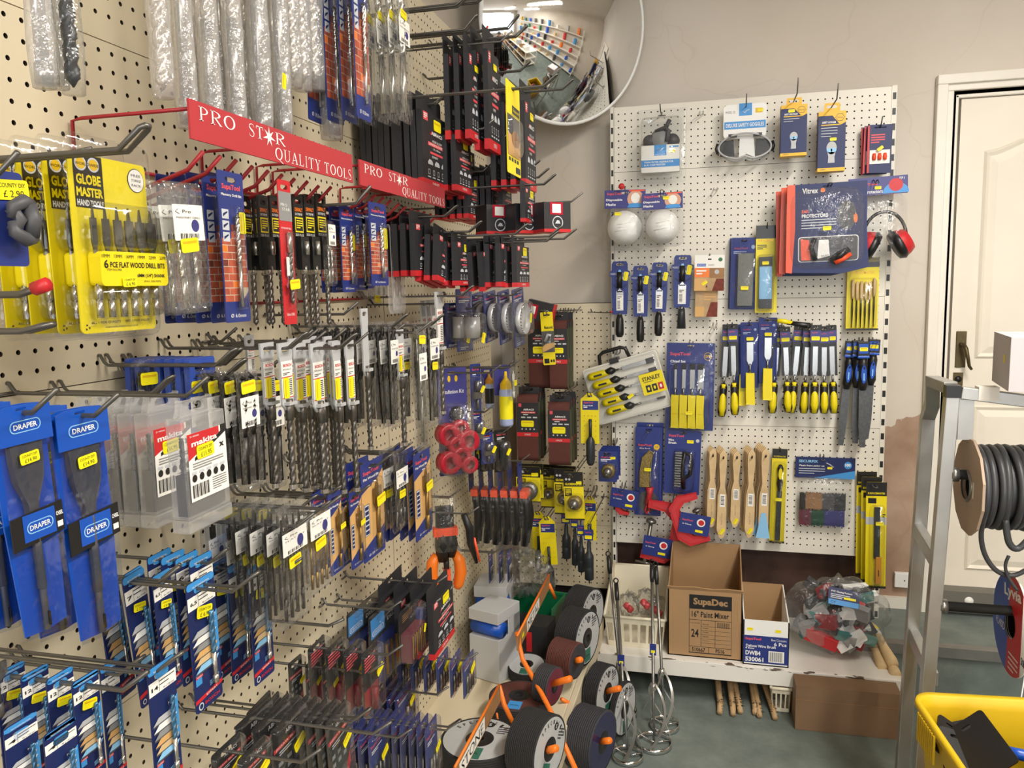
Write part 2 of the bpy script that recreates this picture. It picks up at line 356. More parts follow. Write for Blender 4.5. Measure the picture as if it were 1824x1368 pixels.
for (x0, x1, z0, z1, rise, lf) in ((dl+.085, xm-.05, 1.21, 2.02, .07, True), (xm+.05, dr-.085, 1.21, 2.02, .07, False), (dl+.085, xm-.05, .37, 1.03, 0, True), (xm+.05, dr-.085, .37, 1.03, 0, False)):
    R_ = lambda g: arch(x0+g, x1-g, z0+g, z1-g, rise, lf)
    ring(R_(0), R_(.008), dy-.001, dy-.009, 'doorp'); ring(R_(.008), R_(.02), dy-.009, dy-.002, 'doorp'); ring(R_(.02), R_(.045), dy-.002, dy-.010, 'doorp')
    p = R_(.045); b.poly(p, dy-.010, None, 'doorp')
door = struct('door_1', b)
h = MB().bx(1.728, 1.764, dy-.006, dy, 1.175, 1.315, 'oldbrass'); h.build('door_handle_plate', door, bev=.002)
MB().tube([(1.746, dy-.004, 1.265), (1.746, dy-.04, 1.265), (1.752, dy-.05, 1.25), (1.758, dy-.055, 1.215), (1.765, dy-.05, 1.185), (1.775, dy-.045, 1.172)], [.008, .008, .008, .007, .006, .005], 'oldbrass').build('door_handle', door)
h = MB().bx(1.724, 1.758, dy-.005, dy, 1.10, 1.155, 'oldbrass'); h.lathe([(.012, -.004), (.012, 0)], 'blk2', c=(1.741, dy-.006, 1.13), axis='y', cap=True); h.build('door_lock', door)
b = MB().bx(DX0-.02, DX1, WY-.05, dy, .215, .30, 'kick').lathe([(0, -.001), (.016, -.001), (.016, .002)], 'paper', c=(1.80, WY-.051, .265), axis='y'); struct('trim_2', b)
# raised step in front of the door with a metal nosing
b = MB().bx(1.30, 3.2, 3.02, WY+.05, 0, .20, 'vinyl').bx(1.30, 3.2, 3.005, 3.045, .165, .203, 'alud'); struct('floor_step', b)
b = MB().bx(1.47, 1.63, WY-.02, WY, .2, .245, 'offwhite'); struct('baseboard_back', b)
o = MB().bx(-.036, .036, -.022, 0, -.03, .03, 'white').lathe([(0, -.0225), (.003, -.0225)], 'blk2', axis='y', n=8).build('junction_box', bev=.003)
o.location = UB(1609, 1031, WY-.0); tag(o, 'small white square junction box low on the bare plaster beside the door frame', 'junction box')

# ---------------------------------------------------------------- pegboards with real holes
P = .0254
def peg_panel(w, h, x0, z0, m, rad=.0034, t=.004, n=8):
    """panel 0..w by 0..h; holes at x0+i*P, z0+k*P"""
    nx = int((w-x0-P/2)/P)+1; nz = int((h-z0-P/2)/P)+1
    xa, xb, za, zb = x0-P/2, x0+(nx-.5)*P, z0-P/2, z0+(nz-.5)*P
    V = []; F = []; Wl = []
    def rect(a, b_, c, d): k = len(V); V.extend([(a, 0, c), (b_, 0, c), (b_, 0, d), (a, 0, d)]); F.append((k, k+1, k+2, k+3))
    if xa > 1e-4: rect(0, xa, 0, h)
    if w-xb > 1e-4: rect(xb, w, 0, h)
    if za > 1e-4: rect(xa, xb, 0, za)
    if h-zb > 1e-4: rect(xa, xb, zb, h)
    ci = [(rad*cos(2*pi*(i+.5)/n), rad*sin(2*pi*(i+.5)/n)) for i in range(n)]
    hp = P/2; co = [(hp, hp), (-hp, hp), (-hp, -hp), (hp, -hp)]
    for i in range(nx):
        for k in range(nz):
            cx, cz = x0+i*P, z0+k*P; s = len(V)
            V.extend([(cx+a, 0, cz+c) for a, c in ci]); V.extend([(cx+a, t, cz+c) for a, c in ci]); V.extend([(cx+a, 0, cz+c) for a, c in co])
            q = s+2*n
            F.extend([(s+0, s+1, q+0), (q+0, s+1, s+2, q+1), (s+2, s+3, q+1), (q+1, s+3, s+4, q+2), (s+4, s+5, q+2), (q+2, s+5, s+6, q+3), (s+6, s+7, q+3), (q+3, s+7, s+0, q+0)])
            Wl.append(len(F)); F.extend([(s+j, s+n+j, s+n+(j+1) % n, s+(j+1) % n) for j in range(n)])
    k = len(V)
    V.extend([(0, 0, 0), (w, 0, 0), (w, 0, h), (0, 0, h), (0, t, 0), (w, t, 0), (w, t, h), (0, t, h)])
    F.extend([(k, k+1, k+5, k+4), (k+1, k+2, k+6, k+5), (k+2, k+3, k+7, k+6), (k+3, k, k+4, k+7)])
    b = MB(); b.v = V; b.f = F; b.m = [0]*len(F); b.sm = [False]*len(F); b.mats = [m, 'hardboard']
    for q in Wl: b.m[q:q+n] = [1]*n  # brown hardboard core, kept dark to put shade into the holes
    return b
HY, HZ = .8194, 1.7828
def off(a, org): return (org-a) % P + (P if ((org-a) % P) < P*.4 else 0)
def bay(name, label, y0, y1, seams, top, foot):
    t = thing(name, label, 'pegboard shelving bay', (0, y0, 0), (0, 0, LEFT))
    for z0, z1 in zip(seams[:-1], seams[1:]):
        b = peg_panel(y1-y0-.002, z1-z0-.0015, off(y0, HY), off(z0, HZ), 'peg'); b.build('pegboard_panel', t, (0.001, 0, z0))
    b = MB().bx(0, y1-y0, .022, .03, .05, top, 'pegdark'); b.build('hole_shade_sheet', t)  # near-black sheet added behind the panels, its colour stands in for shade in the holes
    b = MB().bx(y1-y0-.02, y1-y0+.001, .006, .05, 0, top, 'peg').bx(0, .02, .006, .05, 0, top, 'peg'); b.build('upright', t)
    b = MB().bx(0, y1-y0, -.405, .02, .225, .25, 'peg').bx(0, y1-y0, -.425, -.405, .17, .25, 'peg').bx(.01, y1-y0-.01, -.39, -.37, 0, .2, 'peg'); b.build('base_shelf', t, bev=.003)
    return t
bay('pegboard_bay', 'tall cream pegboard bay on the left nearest the camera, hung with drill bits', .35, 1.915, [.25, .457, .9295, 1.402, 1.8745, 2.347, 2.6], 2.6, 0)
bay('pegboard_bay', 'lower cream pegboard bay towards the corner, hung with sanding sheets and hole saws', 1.918, 2.915, [.25, .457, .9295, 1.402, 1.8745, 2.347], 2.347, 0)
# the narrow cream board across the corner
t = thing('pegboard_bay', 'short narrow cream pegboard across the corner, left of the tall board', 'pegboard shelving bay', (0.0, 3.285, 0))
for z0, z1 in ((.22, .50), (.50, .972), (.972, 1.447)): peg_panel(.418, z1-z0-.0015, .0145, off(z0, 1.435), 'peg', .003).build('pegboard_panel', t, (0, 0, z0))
MB().bx(0, .418, .022, .03, 0, 1.447, 'pegdark').build('hole_shade_sheet', t)  # added dark sheet: shade behind the corner board's holes, put in as colour
# the tall board facing the camera
BX0, BX1 = .4355, 1.441
t = thing('pegboard_bay', 'tall off-white pegboard facing the camera beside the door, hung with hand tools', 'pegboard shelving bay', (BX0, YB, 0))
for z0, z1 in ((.448, .955), (.955, 1.456), (1.456, 1.9625), (1.9625, 2.212)):
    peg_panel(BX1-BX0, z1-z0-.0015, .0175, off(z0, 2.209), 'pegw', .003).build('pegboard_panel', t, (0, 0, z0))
MB().bx(0, BX1-BX0, .03, .036, .448, 2.212, 'pegdark').build('hole_shade_sheet', t)  # same added near-black backing, painting the shade seen through the holes
for x0, x1 in ((-.0155, -.0015), (BX1-BX0+.0015, BX1-BX0+.019)):
    b = MB(); z = 2.19; xa, xb = (x0+.003, x1-.003)
    b.bx(x0, x1, .004, .05, .1, 2.215, 'pegw')
    while z > .2: b.bx(xa, xb, .0035, .01, z-.024, z, 'black'); z -= .0545
    b.build('upright', t)
b = MB().bx(-.02, BX1-BX0+.02, -.43, .03, -.03, 0, 'chipped').bx(-.02, BX1-BX0+.02, -.44, -.43, -.062, 0, 'chipped')
b.bx(-.02, 0, -.43, .1, -.165, -.03, 'pegdark'); b.bx(BX1-BX0, BX1-BX0+.02, -.43, .1, -.165, -.03, 'pegdark')
b.build('base_shelf', t, (0, 0, .165), bev=.002)

MATS['darkbrown'] = mk('darkbrown', '5a4238', .8, 0, .4, 9, .3); box_struct('trim_3', .30, 1.47, WY-.012, WY, .1, .62, 'darkbrown')  # mottled dark brown strip over the wall below the tall board
# ---------------------------------------------------------------- convex mirror
c = UB(1009, 42, 3.04); RM, RS = .352, .62
q0 = sqrt(RS*RS-RM*RM)
view = (CAM-c).normalized()
yaw = math.atan2(view.x, -view.y)+radians(33)
t = thing('convex_mirror', 'large round convex security mirror with a pale rim high on the back wall', 'mirror', c, (radians(9), 0, yaw))
prof = [(0.0001+RM*i/14, -(sqrt(RS*RS-(RM*i/14)**2)-q0)) for i in range(15)]
MB().lathe(prof, 'mirrorglass', n=64, axis='y').build('mirror_dome', t)
MB().tube([(RM*cos(2*pi*i/64), .004, RM*sin(2*pi*i/64)) for i in range(64)], .0085, 'white', closed=True).lathe([(0.01, .03), (RM, .012)], 'greyl', axis='y', n=48).build('rim', t)
MB().tube([(0, .02, 0), (0, .12, 0), (-.0, .3, .12)], .012, 'greyd').build('bracket', t)

# ---------------------------------------------------------------- ceiling lamps (the area lights sit just under them)
for x, y, lab in ((1.8, 1.2, 'fluorescent ceiling lamp over the aisle beside the pegboards'), (1.75, -1.6, 'fluorescent ceiling lamp behind the camera over the aisle'), (3.1, -1.2, 'fluorescent ceiling lamp over the far counter')):
    t = thing('ceiling_lamp', lab, 'lamp', (x, y, 2.9)); MB().bx(-.09, .09, -.78, .78, -.05, 0, 'white').build('housing', t)
    for s in (-.04, .04): MB().tube([(s, -.75, -.07), (s, .75, -.07)], .013, 'tube').build('tube', t)
# ================================================================ kit of hanging goods
# local frame: x to the right, z down from the top edge (0), front towards -y
def nl(b, x0, x1, z, n, dz, m, y, hh=None):
    """a few lines of print too small to read"""
    hh = hh or dz*.5
    for i in range(n):
        e = x1 if i < n-1 else x0+(x1-x0)*.6
        b.rect(x0, e, z-i*dz-hh, z-i*dz, y, m)
def price(t, cx, cz, w=.03, y=-.002, rot=0, amt=None):
    h = w*.5; b = MB(); b.T = Matrix.Translation((cx, y, cz)) @ Matrix.Rotation(-radians(rot), 4, 'Y')
    b.poly(rr(-w/2, w/2, -h/2, h/2, h*.18, 2), -.0004, 0, 'yelp')
    if amt:
        b.text('COUNTY DIY', 0, h*.22, w*.8, h*.22, 'blk2', -.0006); b.text(amt, w*.02, -h*.2, w*.62, h*.34, 'blk2', -.0006)
    else: b.rect(-w*.4, w*.4, h*.12, h*.3, -.0006, 'yeld')
    return b.build('price_label', t)
def logo(b, cx, cz, w, h, y, m='supared', s='SupaTool'): b.text(s, cx, cz, w, h, m, y, 0, .03)
def backing(w, h, m, th=.0012, r=.004, hole=True, hw=.026, hz=.011):
    b = MB(); hw = min(hw, w*.55)
    b.poly(rr(-w/2, w/2, -h, 0, min(r, w*.2), 3), -th, 0, m, [slot(0, -hz, hw, .007)] if hole else [])
    return b
def hook(name, label, loc, rot, L, kind='s', rise=.022, red=False, m='wire', r=.0026, slope=0., grp=None):
    """wire hook: clipped in the board at 0, running out along -y, its end bent up; 's' one rod, 'd' a pair closed in a loop"""
    t = thing(name, label, 'hook', loc, rot, grp); z1 = slope*L; k = L-.03
    b = MB()
    if kind == 's':
        b.tube([(0, -.0012, .012), (0, -.004, .012), (0, -.010, .004), (0, -.014, 0), (0, -k, z1), (0, -L, z1+rise)], r, m, 7)
        b.tube([(-.0127, -.0015, .0), (-.0127, -.004, 0), (.0127, -.004, 0), (.0127, -.0015, 0)], r*.8, m, 6)
    else:
        g = .0065 if kind == 'd' else .010
        pts = [(-g, -.0012, .014), (-g, -.004, .014), (-g, -.010, .004), (-g, -.016, 0), (-g, -k, z1), (-g*.9, -L+.004, z1+rise*.9), (-g*.4, -L, z1+rise), (g*.4, -L, z1+rise), (g*.9, -L+.004, z1+rise*.9), (g, -k, z1), (g, -.016, 0), (g, -.010, .004), (g, -.004, .014), (g, -.0012, .014)]
        b.tube(pts, r*.85, m, 7)
    b.build('wire', t)
    if red: MB().tube([(0, -L+.012, z1+rise*.62), (0, -L-.003, z1+rise*1.12)], r*1.9, 'red', 8).build('red_tip', t)
    return t
def bit_flat(b, cx, y, z0, z1, hw, m, sh='drill'):
    """spade bit pointing up: shank from z0, blade to z1"""
    L = z1-z0; zb = z0+L*.62
    b.tube([(cx, y, z0), (cx, y, z0+L*.22)], hw*.36, sh, 6); b.tube([(cx, y, z0+L*.22), (cx, y, zb)], hw*.27, sh, 6)
    b.poly([(cx-hw*.2, zb-L*.06), (cx+hw*.2, zb-L*.06), (cx+hw, zb+L*.05), (cx+hw, z1-L*.12), (cx+hw*.3, z1-L*.12), (cx, z1), (cx-hw*.3, z1-L*.12), (cx-hw, z1-L*.12), (cx-hw, zb+L*.05)], y-.0012, y+.0012, m)
# ---- blue masonry bit card with a picture of a brick wall
def masonry(loc, w, h, label, rot, size='6.0mm', pr=True, pz=.33):
    t = thing('masonry_bit_card', label, 'drill bit', loc, rot); b = backing(w, h, 'blue'); y = -.0016
    logo(b, 0, -h*.105, w*.72, h*.045, y); b.text('Masonry Drill Bit', 0, -h*.155, w*.8, h*.022, 'white', y, 0, .02)
    b.quad([(-w*.47, -h*.44), (-w*.1, -h*.44), (w*.12, -h*.33), (w*.47, -h*.30), (w*.47, -h*.79), (w*.2, -h*.86), (-w*.47, -h*.86)], y+.0002, 'mortar')
    rows = 11; random.seed(3)
    for i in range(rows):
        za = -h*.86+h*.52*i/rows; zb = za+h*.52/rows-.0012; x = -w*.47-(w*.16 if i % 2 else 0)
        while x < w*.47:
            xa, xb = max(x, -w*.47), min(x+w*.36-.0012, w*.47)
            lim = -w*.1 if za > -h*.46 else -w*.5
            xa = max(xa, lim if za > -h*.46 else xa)
            if xb-xa > .002 and not (za < -h*.80 and xb > w*.25): b.rect(xa, xb, za, zb, y, random.choice(['brick', 'brick', 'brickd', 'orange' if random.random() < .2 else 'brick']))
            x += w*.36
    for i in range(3):
        z = -h*(.25+i*.075); b.rect(-w*.42, -w*.16, z-h*.062, z, y-.0002, 'icon'); b.quad([(-w*.38, z-h*.05), (-w*.20, z-h*.02), (-w*.22, z-h*.012), (-w*.38, z-h*.03)], y-.0004, 'navy')
    b.text('Ø '+size, 0, -h*.955, w*.6, h*.024, 'white', y)
    b.build('backing_card', t)
    r = min(.004, w*.06); d = MB(); d.flute(w*.06, -.006, -h*.60, -h*.30, r, 'drilll', r*6, tip=False); d.tube([(w*.06, -.006, -h*.90), (w*.06, -.006, -h*.60)], r*.9, 'drilll', 8); d.lathe([(0, .006), (r*1.2, 0)], 'drill', 8, (w*.06, -.006, -h*.30)); d.build('drill_bit', t)
    MB().blister(-w*.08, w*.22, -h*.92, -h*.22, .012, 'clear', .3, -.0012).build('blister', t)
    if pr: price(t, w*.34, -h*pz, w*.5, -.003, 90)
    return t
# ---- blue / wood-coloured flat bit card
def flatcard(loc, w, h, label, rot, size='16.0mm', pr=True):
    t = thing('flat_bit_card', label, 'drill bit', loc, rot); b = backing(w, h, 'blue'); y = -.0016
    logo(b, -w*.05, -h*.11, w*.7, h*.05, y); b.text('Flat Wood Bit', -w*.05, -h*.165, w*.7, h*.026, 'white', y, 0, .02)
    b.quad([(-w*.5, -h*.30), (w*.25, -h*.205), (w*.5, -h*.13), (w*.5, -h*.72), (w*.3, -h*.76), (-w*.5, -h*.87)], y+.0002, 'tan')
    b.rect(-w*.42, -w*.18, -h*.74, -h*.42, y, 'navy'); b.rect(-w*.40, -w*.20, -h*.735, -h*.425, y-.0002, 'icon')
    for i in range(6): b.rect(-w*.38, -w*.22, -h*(.725-i*.05), -h*(.69-i*.05), y-.0004, 'navy')
    b.text('Ø '+size, 0, -h*.95, w*.55, h*.022, 'white', y); b.build('backing_card', t)
    d = MB(); bit_flat(d, w*.14, -.005, -h*.93, -h*.2, w*.17, 'brass', 'brass'); d.build('spade_bit', t)
    MB().blister(-w*.08, w*.36, -h*.94, -h*.18, .011, 'clear', .3, -.0012).build('blister', t)
    if pr: price(t, w*.16, -h*.42, w*.4, -.012, 5)
    return t
# ---- dark blue multi-material bit card, sky-blue top
def expert(loc, w, h, label, rot, size='6,5', pr=True, amt=None):
    t = thing('multi_material_bit_card', label, 'drill bit', loc, rot); b = backing(w, h, 'navy'); y = -.0016
    b.poly(rr(-w/2, w/2, -h*.055, 0, .004, 3), y, None, 'sky', [slot(0, -.011, min(.026, w*.5), .007)]); b.text('MULTI CONSTRUCTION', 0, -h*.04, w*.6, h*.012, 'white', y-.0002)
    b.rect(-w/2, w/2, -h*.205, -h*.105, y, 'paper'); b.text(size, -w*.30, -h*.16, w*.24, h*.03, 'blk2', y-.0003, 0, .03); nl(b, -w*.12, w*.44, -h*.122, 2, h*.028, 'greyd', y-.0003, h*.008); b.text('90 x 150 mm', w*.2, -h*.19, w*.4, h*.014, 'blk2', y-.0003); b.rect(-w*.14, -w*.13, -h*.2, -h*.11, y-.0003, 'greyd')
    b.quad([(-w*.0, -h*.42), (w*.5, -h*.30), (w*.5, -h*.62), (-w*.0, -h*.70)], y, 'sky')
    for i, m in enumerate(('greyl', 'white', 'grey', 'tan', 'wood', 'skyl')):
        z = -h*(.385+i*.052); b.quad([(-w*.46, z-h*.045), (-w*.25, z), (w*.42, z), (w*.3, z-h*.045)], y-.0003*(i+1), m); b.quad([(-w*.46, z-h*.058), (-w*.46, z-h*.045), (w*.3, z-h*.045), (w*.3, z-h*.058)], y-.0003*(i+1), 'greyd')
    b.text('MULTI', w*.28, -h*.33, w*.3, h*.02, 'white', y-.0003)
    b.rect(-w*.44, -w*.22, -h*.79, -h*.70, y, 'sky'); b.rect(-w*.44, -w*.18, -h*.735, -h*.715, y-.0003, 'red'); b.text('EXPERT', -w*.3, -h*.725, w*.2, h*.01, 'white', y-.0005)
    for i in range(3): b.quad([(w*.05, -h*(.82+i*.014)), (w*.4, -h*(.80+i*.014)), (w*.4, -h*(.807+i*.014)), (w*.05, -h*(.827+i*.014))], y, 'skyl')
    b.quad([(-w*.5, -h*.925), (w*.5, -h*.895), (w*.5, -h*.865), (-w*.5, -h*.895)], y, 'red'); b.text('EXPERT', w*.1, -h*.895, w*.42, h*.015, 'white', y-.0003, 3)
    b.poly(ell(-w*.32, -h*.958, w*.09), y, None, 'icon'); b.poly(ell(-w*.32, -h*.958, w*.06), y-.0002, None, 'navy'); b.text('BOSCH', w*.1, -h*.955, w*.55, h*.024, 'red', y, 0, .02)
    b.build('backing_card', t)
    r = w*.07; d = MB(); d.flute(w*.16, -.006, -h*.60, -h*.27, r, 'bluesteel', r*6, tip=False); d.tube([(w*.16, -.006, -h*.84), (w*.16, -.006, -h*.60)], r*.8, 'drilll', 8); d.tube([(w*.16, -.006, -h*.84), (w*.16, -.006, -h*.78)], r*1.1, 'drilll', 6); d.build('drill_bit', t)
    if pr: price(t, 0, -h*.255, w*.55, -.004, -12, amt)
    return t
# ---- thin black sanding sheet box with a tall hanging flap and a red foot
def abracs(loc, w, h, label, rot, th=.014, flap=.25, pr=True, name='sanding_sheet_box', fmt='HOOK & LOOP', band='SANDING SHEETS'):
    """loc is the top edge of the box proper; the flap stands above it"""
    t = thing(name, label, 'sanding sheets', loc, rot); b = MB(); f = h*flap; y = -th
    b.bx(-w/2, w/2, -th, 0, -h, 0, 'black3')
    b.poly([(-w/2, 0), (w/2, 0), (w/2, f*.9), (w*.47, f), (-w*.47, f), (-w/2, f*.9)], -.0012, 0, 'black3', [slot(0, f*.62, min(.028, w*.5), .008)])
    b.bx(-w/2-.0003, w/2+.0003, -th-.0004, .0003, -h-.0004, -h*.895, 'red'); y -= .0006
    b.text('50 PER PACK', w*.0, -h*.945, w*.28, h*.045, 'white', y-.0003)
    b.rect(-w*.44, -w*.26, -h*.12, -h*.01, y, 'supared'); nl(b, -w*.42, -w*.28, -h*.03, 3, h*.025, 'white', y-.0003)
    b.text('x10', w*.42, -h*.1, w*.08, h*.04, 'white', y); b.text('ABRACS', w*.1, -h*.255, w*.46, h*.048, 'white', y, 0, .02); b.quad([(-w*.2, -h*.285), (-w*.12, -h*.23), (-w*.1, -h*.24), (-w*.16, -h*.285)], y-.0003, 'red')
    b.text(fmt, w*.1, -h*.36, w*.4, h*.032, 'white', y); b.rect(-w*.28, w*.44, -h*.435, -h*.385, y, 'supared'); b.text(band, w*.08, -h*.41, w*.64, h*.03, 'white', y-.0003)
    b.text('115 x 280mm', w*.08, -h*.465, w*.3, h*.026, 'white', y); b.rect(-w*.2, w*.36, -h*.54, -h*.51, y, 'supared'); b.text('EXPERT', -w*.0, -h*.575, w*.24, h*.028, 'white', y)
    for i, x in enumerate((-.3, -.02, .26)): b.rect(w*x, w*(x+.2), -h*.69, -h*.66, y, 'icon'); b.quad([(w*x, -h*.66), (w*(x+.06), -h*.62), (w*(x+.16), -h*.63), (w*(x+.2), -h*.66)], y, 'icon')
    for i in range(4):
        x = w*(-.26+i*.19); z = -h*.79; b.poly(rr(x-w*.035, x+w*.035, z-h*.035, z+h*.035, .001, 1), y, None, 'icon', [rr(x-w*.025, x+w*.025, z-h*.028, z+h*.028, .001, 1)]); b.rect(x-w*.06, x+w*.06, -h*.865, -h*.85, y, 'icon')
    b.build('box', t)
    if pr: price(t, w*.12, -h*.13, w*.3, y-.0004, 0)
    return t
# ---- clear sleeve holding drill bits under a white paper label
def bagbits(loc, w, h, label, rot, n=1, m='drilld', r=.004, lab=True, z0=.06, lz=.18, lh=.2, pr=True, fm='clear', fluted=True, bl=.95, head=0., pz=.42, name='bagged_drill_bit', title='MASONRY DRILL'):
    t = thing(name, label, 'drill bit', loc, rot); b = MB()
    g = .004
    for s in (-1, 1): b.add([(-w/2, s*.001, 0), (w/2, s*.001, 0), (w/2, s*.004, -h*.05), (w/2, s*.006, -h*.5), (w/2*.98, s*.005, -h*.96), (w/2, s*.001, -h), (-w/2, s*.001, -h), (-w/2*.98, s*.005, -h*.96), (-w/2, s*.006, -h*.5), (-w/2, s*.004, -h*.05)], [tuple(range(10))], fm)
    b.build('plastic_sleeve', t)
    for i in range(n):
        x = w*((i+.5)/n-.5)*.8; d = MB(); z1 = -h*z0-h*random.uniform(0, .05)-head*h; ze = -h*bl+h*random.uniform(0, .03)
        if fluted:
            zm = ze+(z1-ze)*.45; d.tube([(x, 0, ze), (x+.001, 0, zm)], r*.8, m, 8); d.flute(x, 0, zm, z1, r, m, r*7, 10, False); d.lathe([(r, 0), (0, r)], m, 8, (x, 0, z1))
        else: bit_flat(d, x, 0, ze, z1, r, m, m)
        d.build('drill_bit', t)
    if lab:
        b = MB(); a = -h*lz; lw = w*.84; b.poly(rr(-lw/2, lw/2, a-h*lh, a, .001, 1), -.0068, -.0064, 'paper')
        b.tube([(-lw*.34, -.0072, a-h*lh*.13), (-lw*.42, -.0072, a-h*lh*.2), (-lw*.3, -.0072, a-h*lh*.26)], .0004, 'greyd', 4); b.text('Pro', -lw*.05, a-h*lh*.19, lw*.28, h*lh*.09, 'blk2', -.0072); b.text(title, 0, a-h*lh*.36, lw*.8, h*lh*.055, 'greyd', -.0072); b.poly(ell(lw*.2, a-h*lh*.58, lw*.13), -.0072, None, 'purple')
        for i in range(12): b.rect(-lw*.32+i*lw*.054, -lw*.32+i*lw*.054+lw*(.018 if i % 3 else .034), a-h*lh*.95, a-h*lh*.8, -.0072, 'blk2')
        b.build('paper_label', t)
    if pr: price(t, -w*.05, -h*pz, min(.034, w*.8), -.0075, random.uniform(-6, 6))
    return t
# ---- SDS bit on a grey plastic hanger strip
def sds(loc, w, h, label, rot, hh=.40, r=.005, pr=True, stub=False):
    t = thing('sds_drill_bit', label, 'drill bit', loc, rot); b = MB(); q = h*hh
    b.poly([(-w/2, 0), (w/2, 0), (w/2, -q*.22), (w*.42, -q*.3), (w*.42, -q), (w*.2, -q*1.1), (-w*.2, -q*1.1), (-w*.42, -q), (-w*.42, -q*.3), (-w/2, -q*.22)], -.003, 0, 'greyl', [slot(0, -.010, w*.6, .008)])
    b.bx(-w*.3, w*.3, -.012, 0, -q*1.02, -q*.97, 'greyl'); b.build('hanger', t)
    if not stub:
        b = MB(); y = -.0035; b.rect(-w*.4, w*.4, -q*.92, -q*.30, y, 'paper'); b.text('BOSCH', w*.05, -q*.37, w*.6, q*.05, 'red', y-.0003, 0, .03); b.text('SDS plus-5', 0, -q*.44, w*.6, q*.035, 'blk2', y-.0003); nl(b, -w*.3, w*.2, -q*.49, 2, q*.025, 'greyd', y-.0003); b.rect(-w*.4, w*.4, -q*.57, -q*.555, y-.0003, 'red'); b.rect(-w*.4, w*.4, -q*.91, -q*.895, y-.0003, 'red')
        for i in range(9): b.rect(w*.02, w*.34, -q*(.60+i*.031), -q*(.615+i*.031), y-.0003, 'blk2')
        b.build('paper_label', t)
    d = MB(); z1 = -q*.93; zc = -q*1.28; d.tube([(0, -.004, z1), (0, -.004, zc)], r*1.15, 'drill', 10); d.flute(0, -.004, -h, zc+.004, r, 'drill', r*5.5, 10); d.lathe([(r*1.25, -.006), (r*1.25, .001)], 'drilll', 8, (0, -.004, -h+.012)); d.build('drill_bit', t)
    if pr: price(t, -w*.12, -q*.74, q*.34, -.0045, 90)
    return t
# ---- black plastic hanger with a bit pushed through
def dewalt(loc, w, h, label, rot, hh=.57, pr=True):
    t = thing('black_hanger_bit', label, 'drill bit', loc, rot); q = h*hh; b = MB()
    b.poly(rr(-w/2, w/2, -q*.98, 0, .004, 3), -.004, 0, 'black', [slot(0, -.012, w*.55, .008)]); b.bx(-w*.40, w*.40, -.014, -.004, -q, -q*.56, 'black')
    y = -.0045; b.text('DEWALT', 0, -q*.2, w*.75, q*.05, 'orange', y, 0, .03); b.text('EXTREME', 0, -q*.26, w*.7, q*.03, 'white', y); b.rect(-w*.4, w*.4, -q*.5, -q*.30, y, 'yel'); b.rect(-w*.34, w*.34, -q*.48, -q*.32, y-.0003, 'blk2'); nl(b, -w*.28, w*.3, -q*.34, 4, q*.03, 'yel', y-.0006); b.text('SDS PLUS', 0, -q*.535, w*.8, q*.03, 'white', y)
    b.build('hanger', t); d = MB(); d.tube([(0, -.0165, -q*.62), (0, -.0165, -q*.8)], .0048, 'drilll', 10); d.tube([(0, -.009, -q*.95), (0, -.009, -q*1.06)], .006, 'drilll', 10); d.flute(0, -.009, -h, -q*1.05, .0046, 'drill', .024, 10); d.build('drill_bit', t)
    return t
# ---- slim blister pack of jigsaw blades / small accessories
def blisterpack(loc, w, h, label, rot, m='black', kind='jig', pr=True, th=.012, name='jigsaw_blade_pack', cat='jigsaw blades'):
    t = thing(name, label, cat, loc, rot); b = backing(w*.96, h*.98, m, .001, .004, True); y = -.0014
    if kind == 'jig':
        b.text('ABRACS', w*.12, -h*.16, w*.42, h*.05, 'white', y); b.quad([(-w*.45, -h*.30), (w*.45, -h*.30), (w*.45, -h*.25), (-w*.45, -h*.25)], y, 'red'); b.text('JIGSAW BLADES', 0, -h*.275, w*.8, h*.03, 'white', y-.0003); nl(b, -w*.3, w*.3, -h*.33, 2, h*.03, 'icon', y)
        for i in range(6): b.rect(-w*.34+(i % 3)*w*.26, -w*.2+(i % 3)*w*.26, -h*(.5+.1*(i//3)), -h*(.45+.1*(i//3)), y, 'grey')
        b.quad([(-w*.1, -h*.98), (w*.48, -h*.62), (w*.48, -h*.78), (w*.18, -h*.98)], y, 'red')
    elif kind == 'red':
        nl(b, -w*.36, w*.3, -h*.12, 5, h*.045, 'supared', y); b.rect(-w*.44, w*.44, -h*.96, -h*.6, y, 'winered')
    else:
        logo(b, -w*.05, -h*.17, w*.7, h*.05, y); nl(b, -w*.35, w*.25, -h*.23, 2, h*.03, 'white', y)
    b.build('backing_card', t)
    d = MB()
    if kind == 'red': d.tube([(0, -th*.5, -h*.62), (0, -th*.5, -h*.94)], th*.4, 'winered', 10)
    elif kind == 'supa':
        for i in range(3): d.tube([(w*(-.22+.22*i), -th*.45, -h*.45), (w*(-.22+.22*i), -th*.45, -h*.9)], w*.05, 'drill', 7)
    else:
        for i in range(2): d.bx(-w*.3+i*w*.3, -w*.12+i*w*.3, -th*.5, -th*.35, -h*.93, -h*.66, 'drill')
    d.build('contents', t)
    b = MB(); b.blister(-w/2, w/2, -h, 0, th, 'blisterdk', .10, .0005, .006); b.build('blister', t)
    if pr: price(t, w*.12, -h*.36, min(.032, w*.4), -th-.0006, 20)
    return t
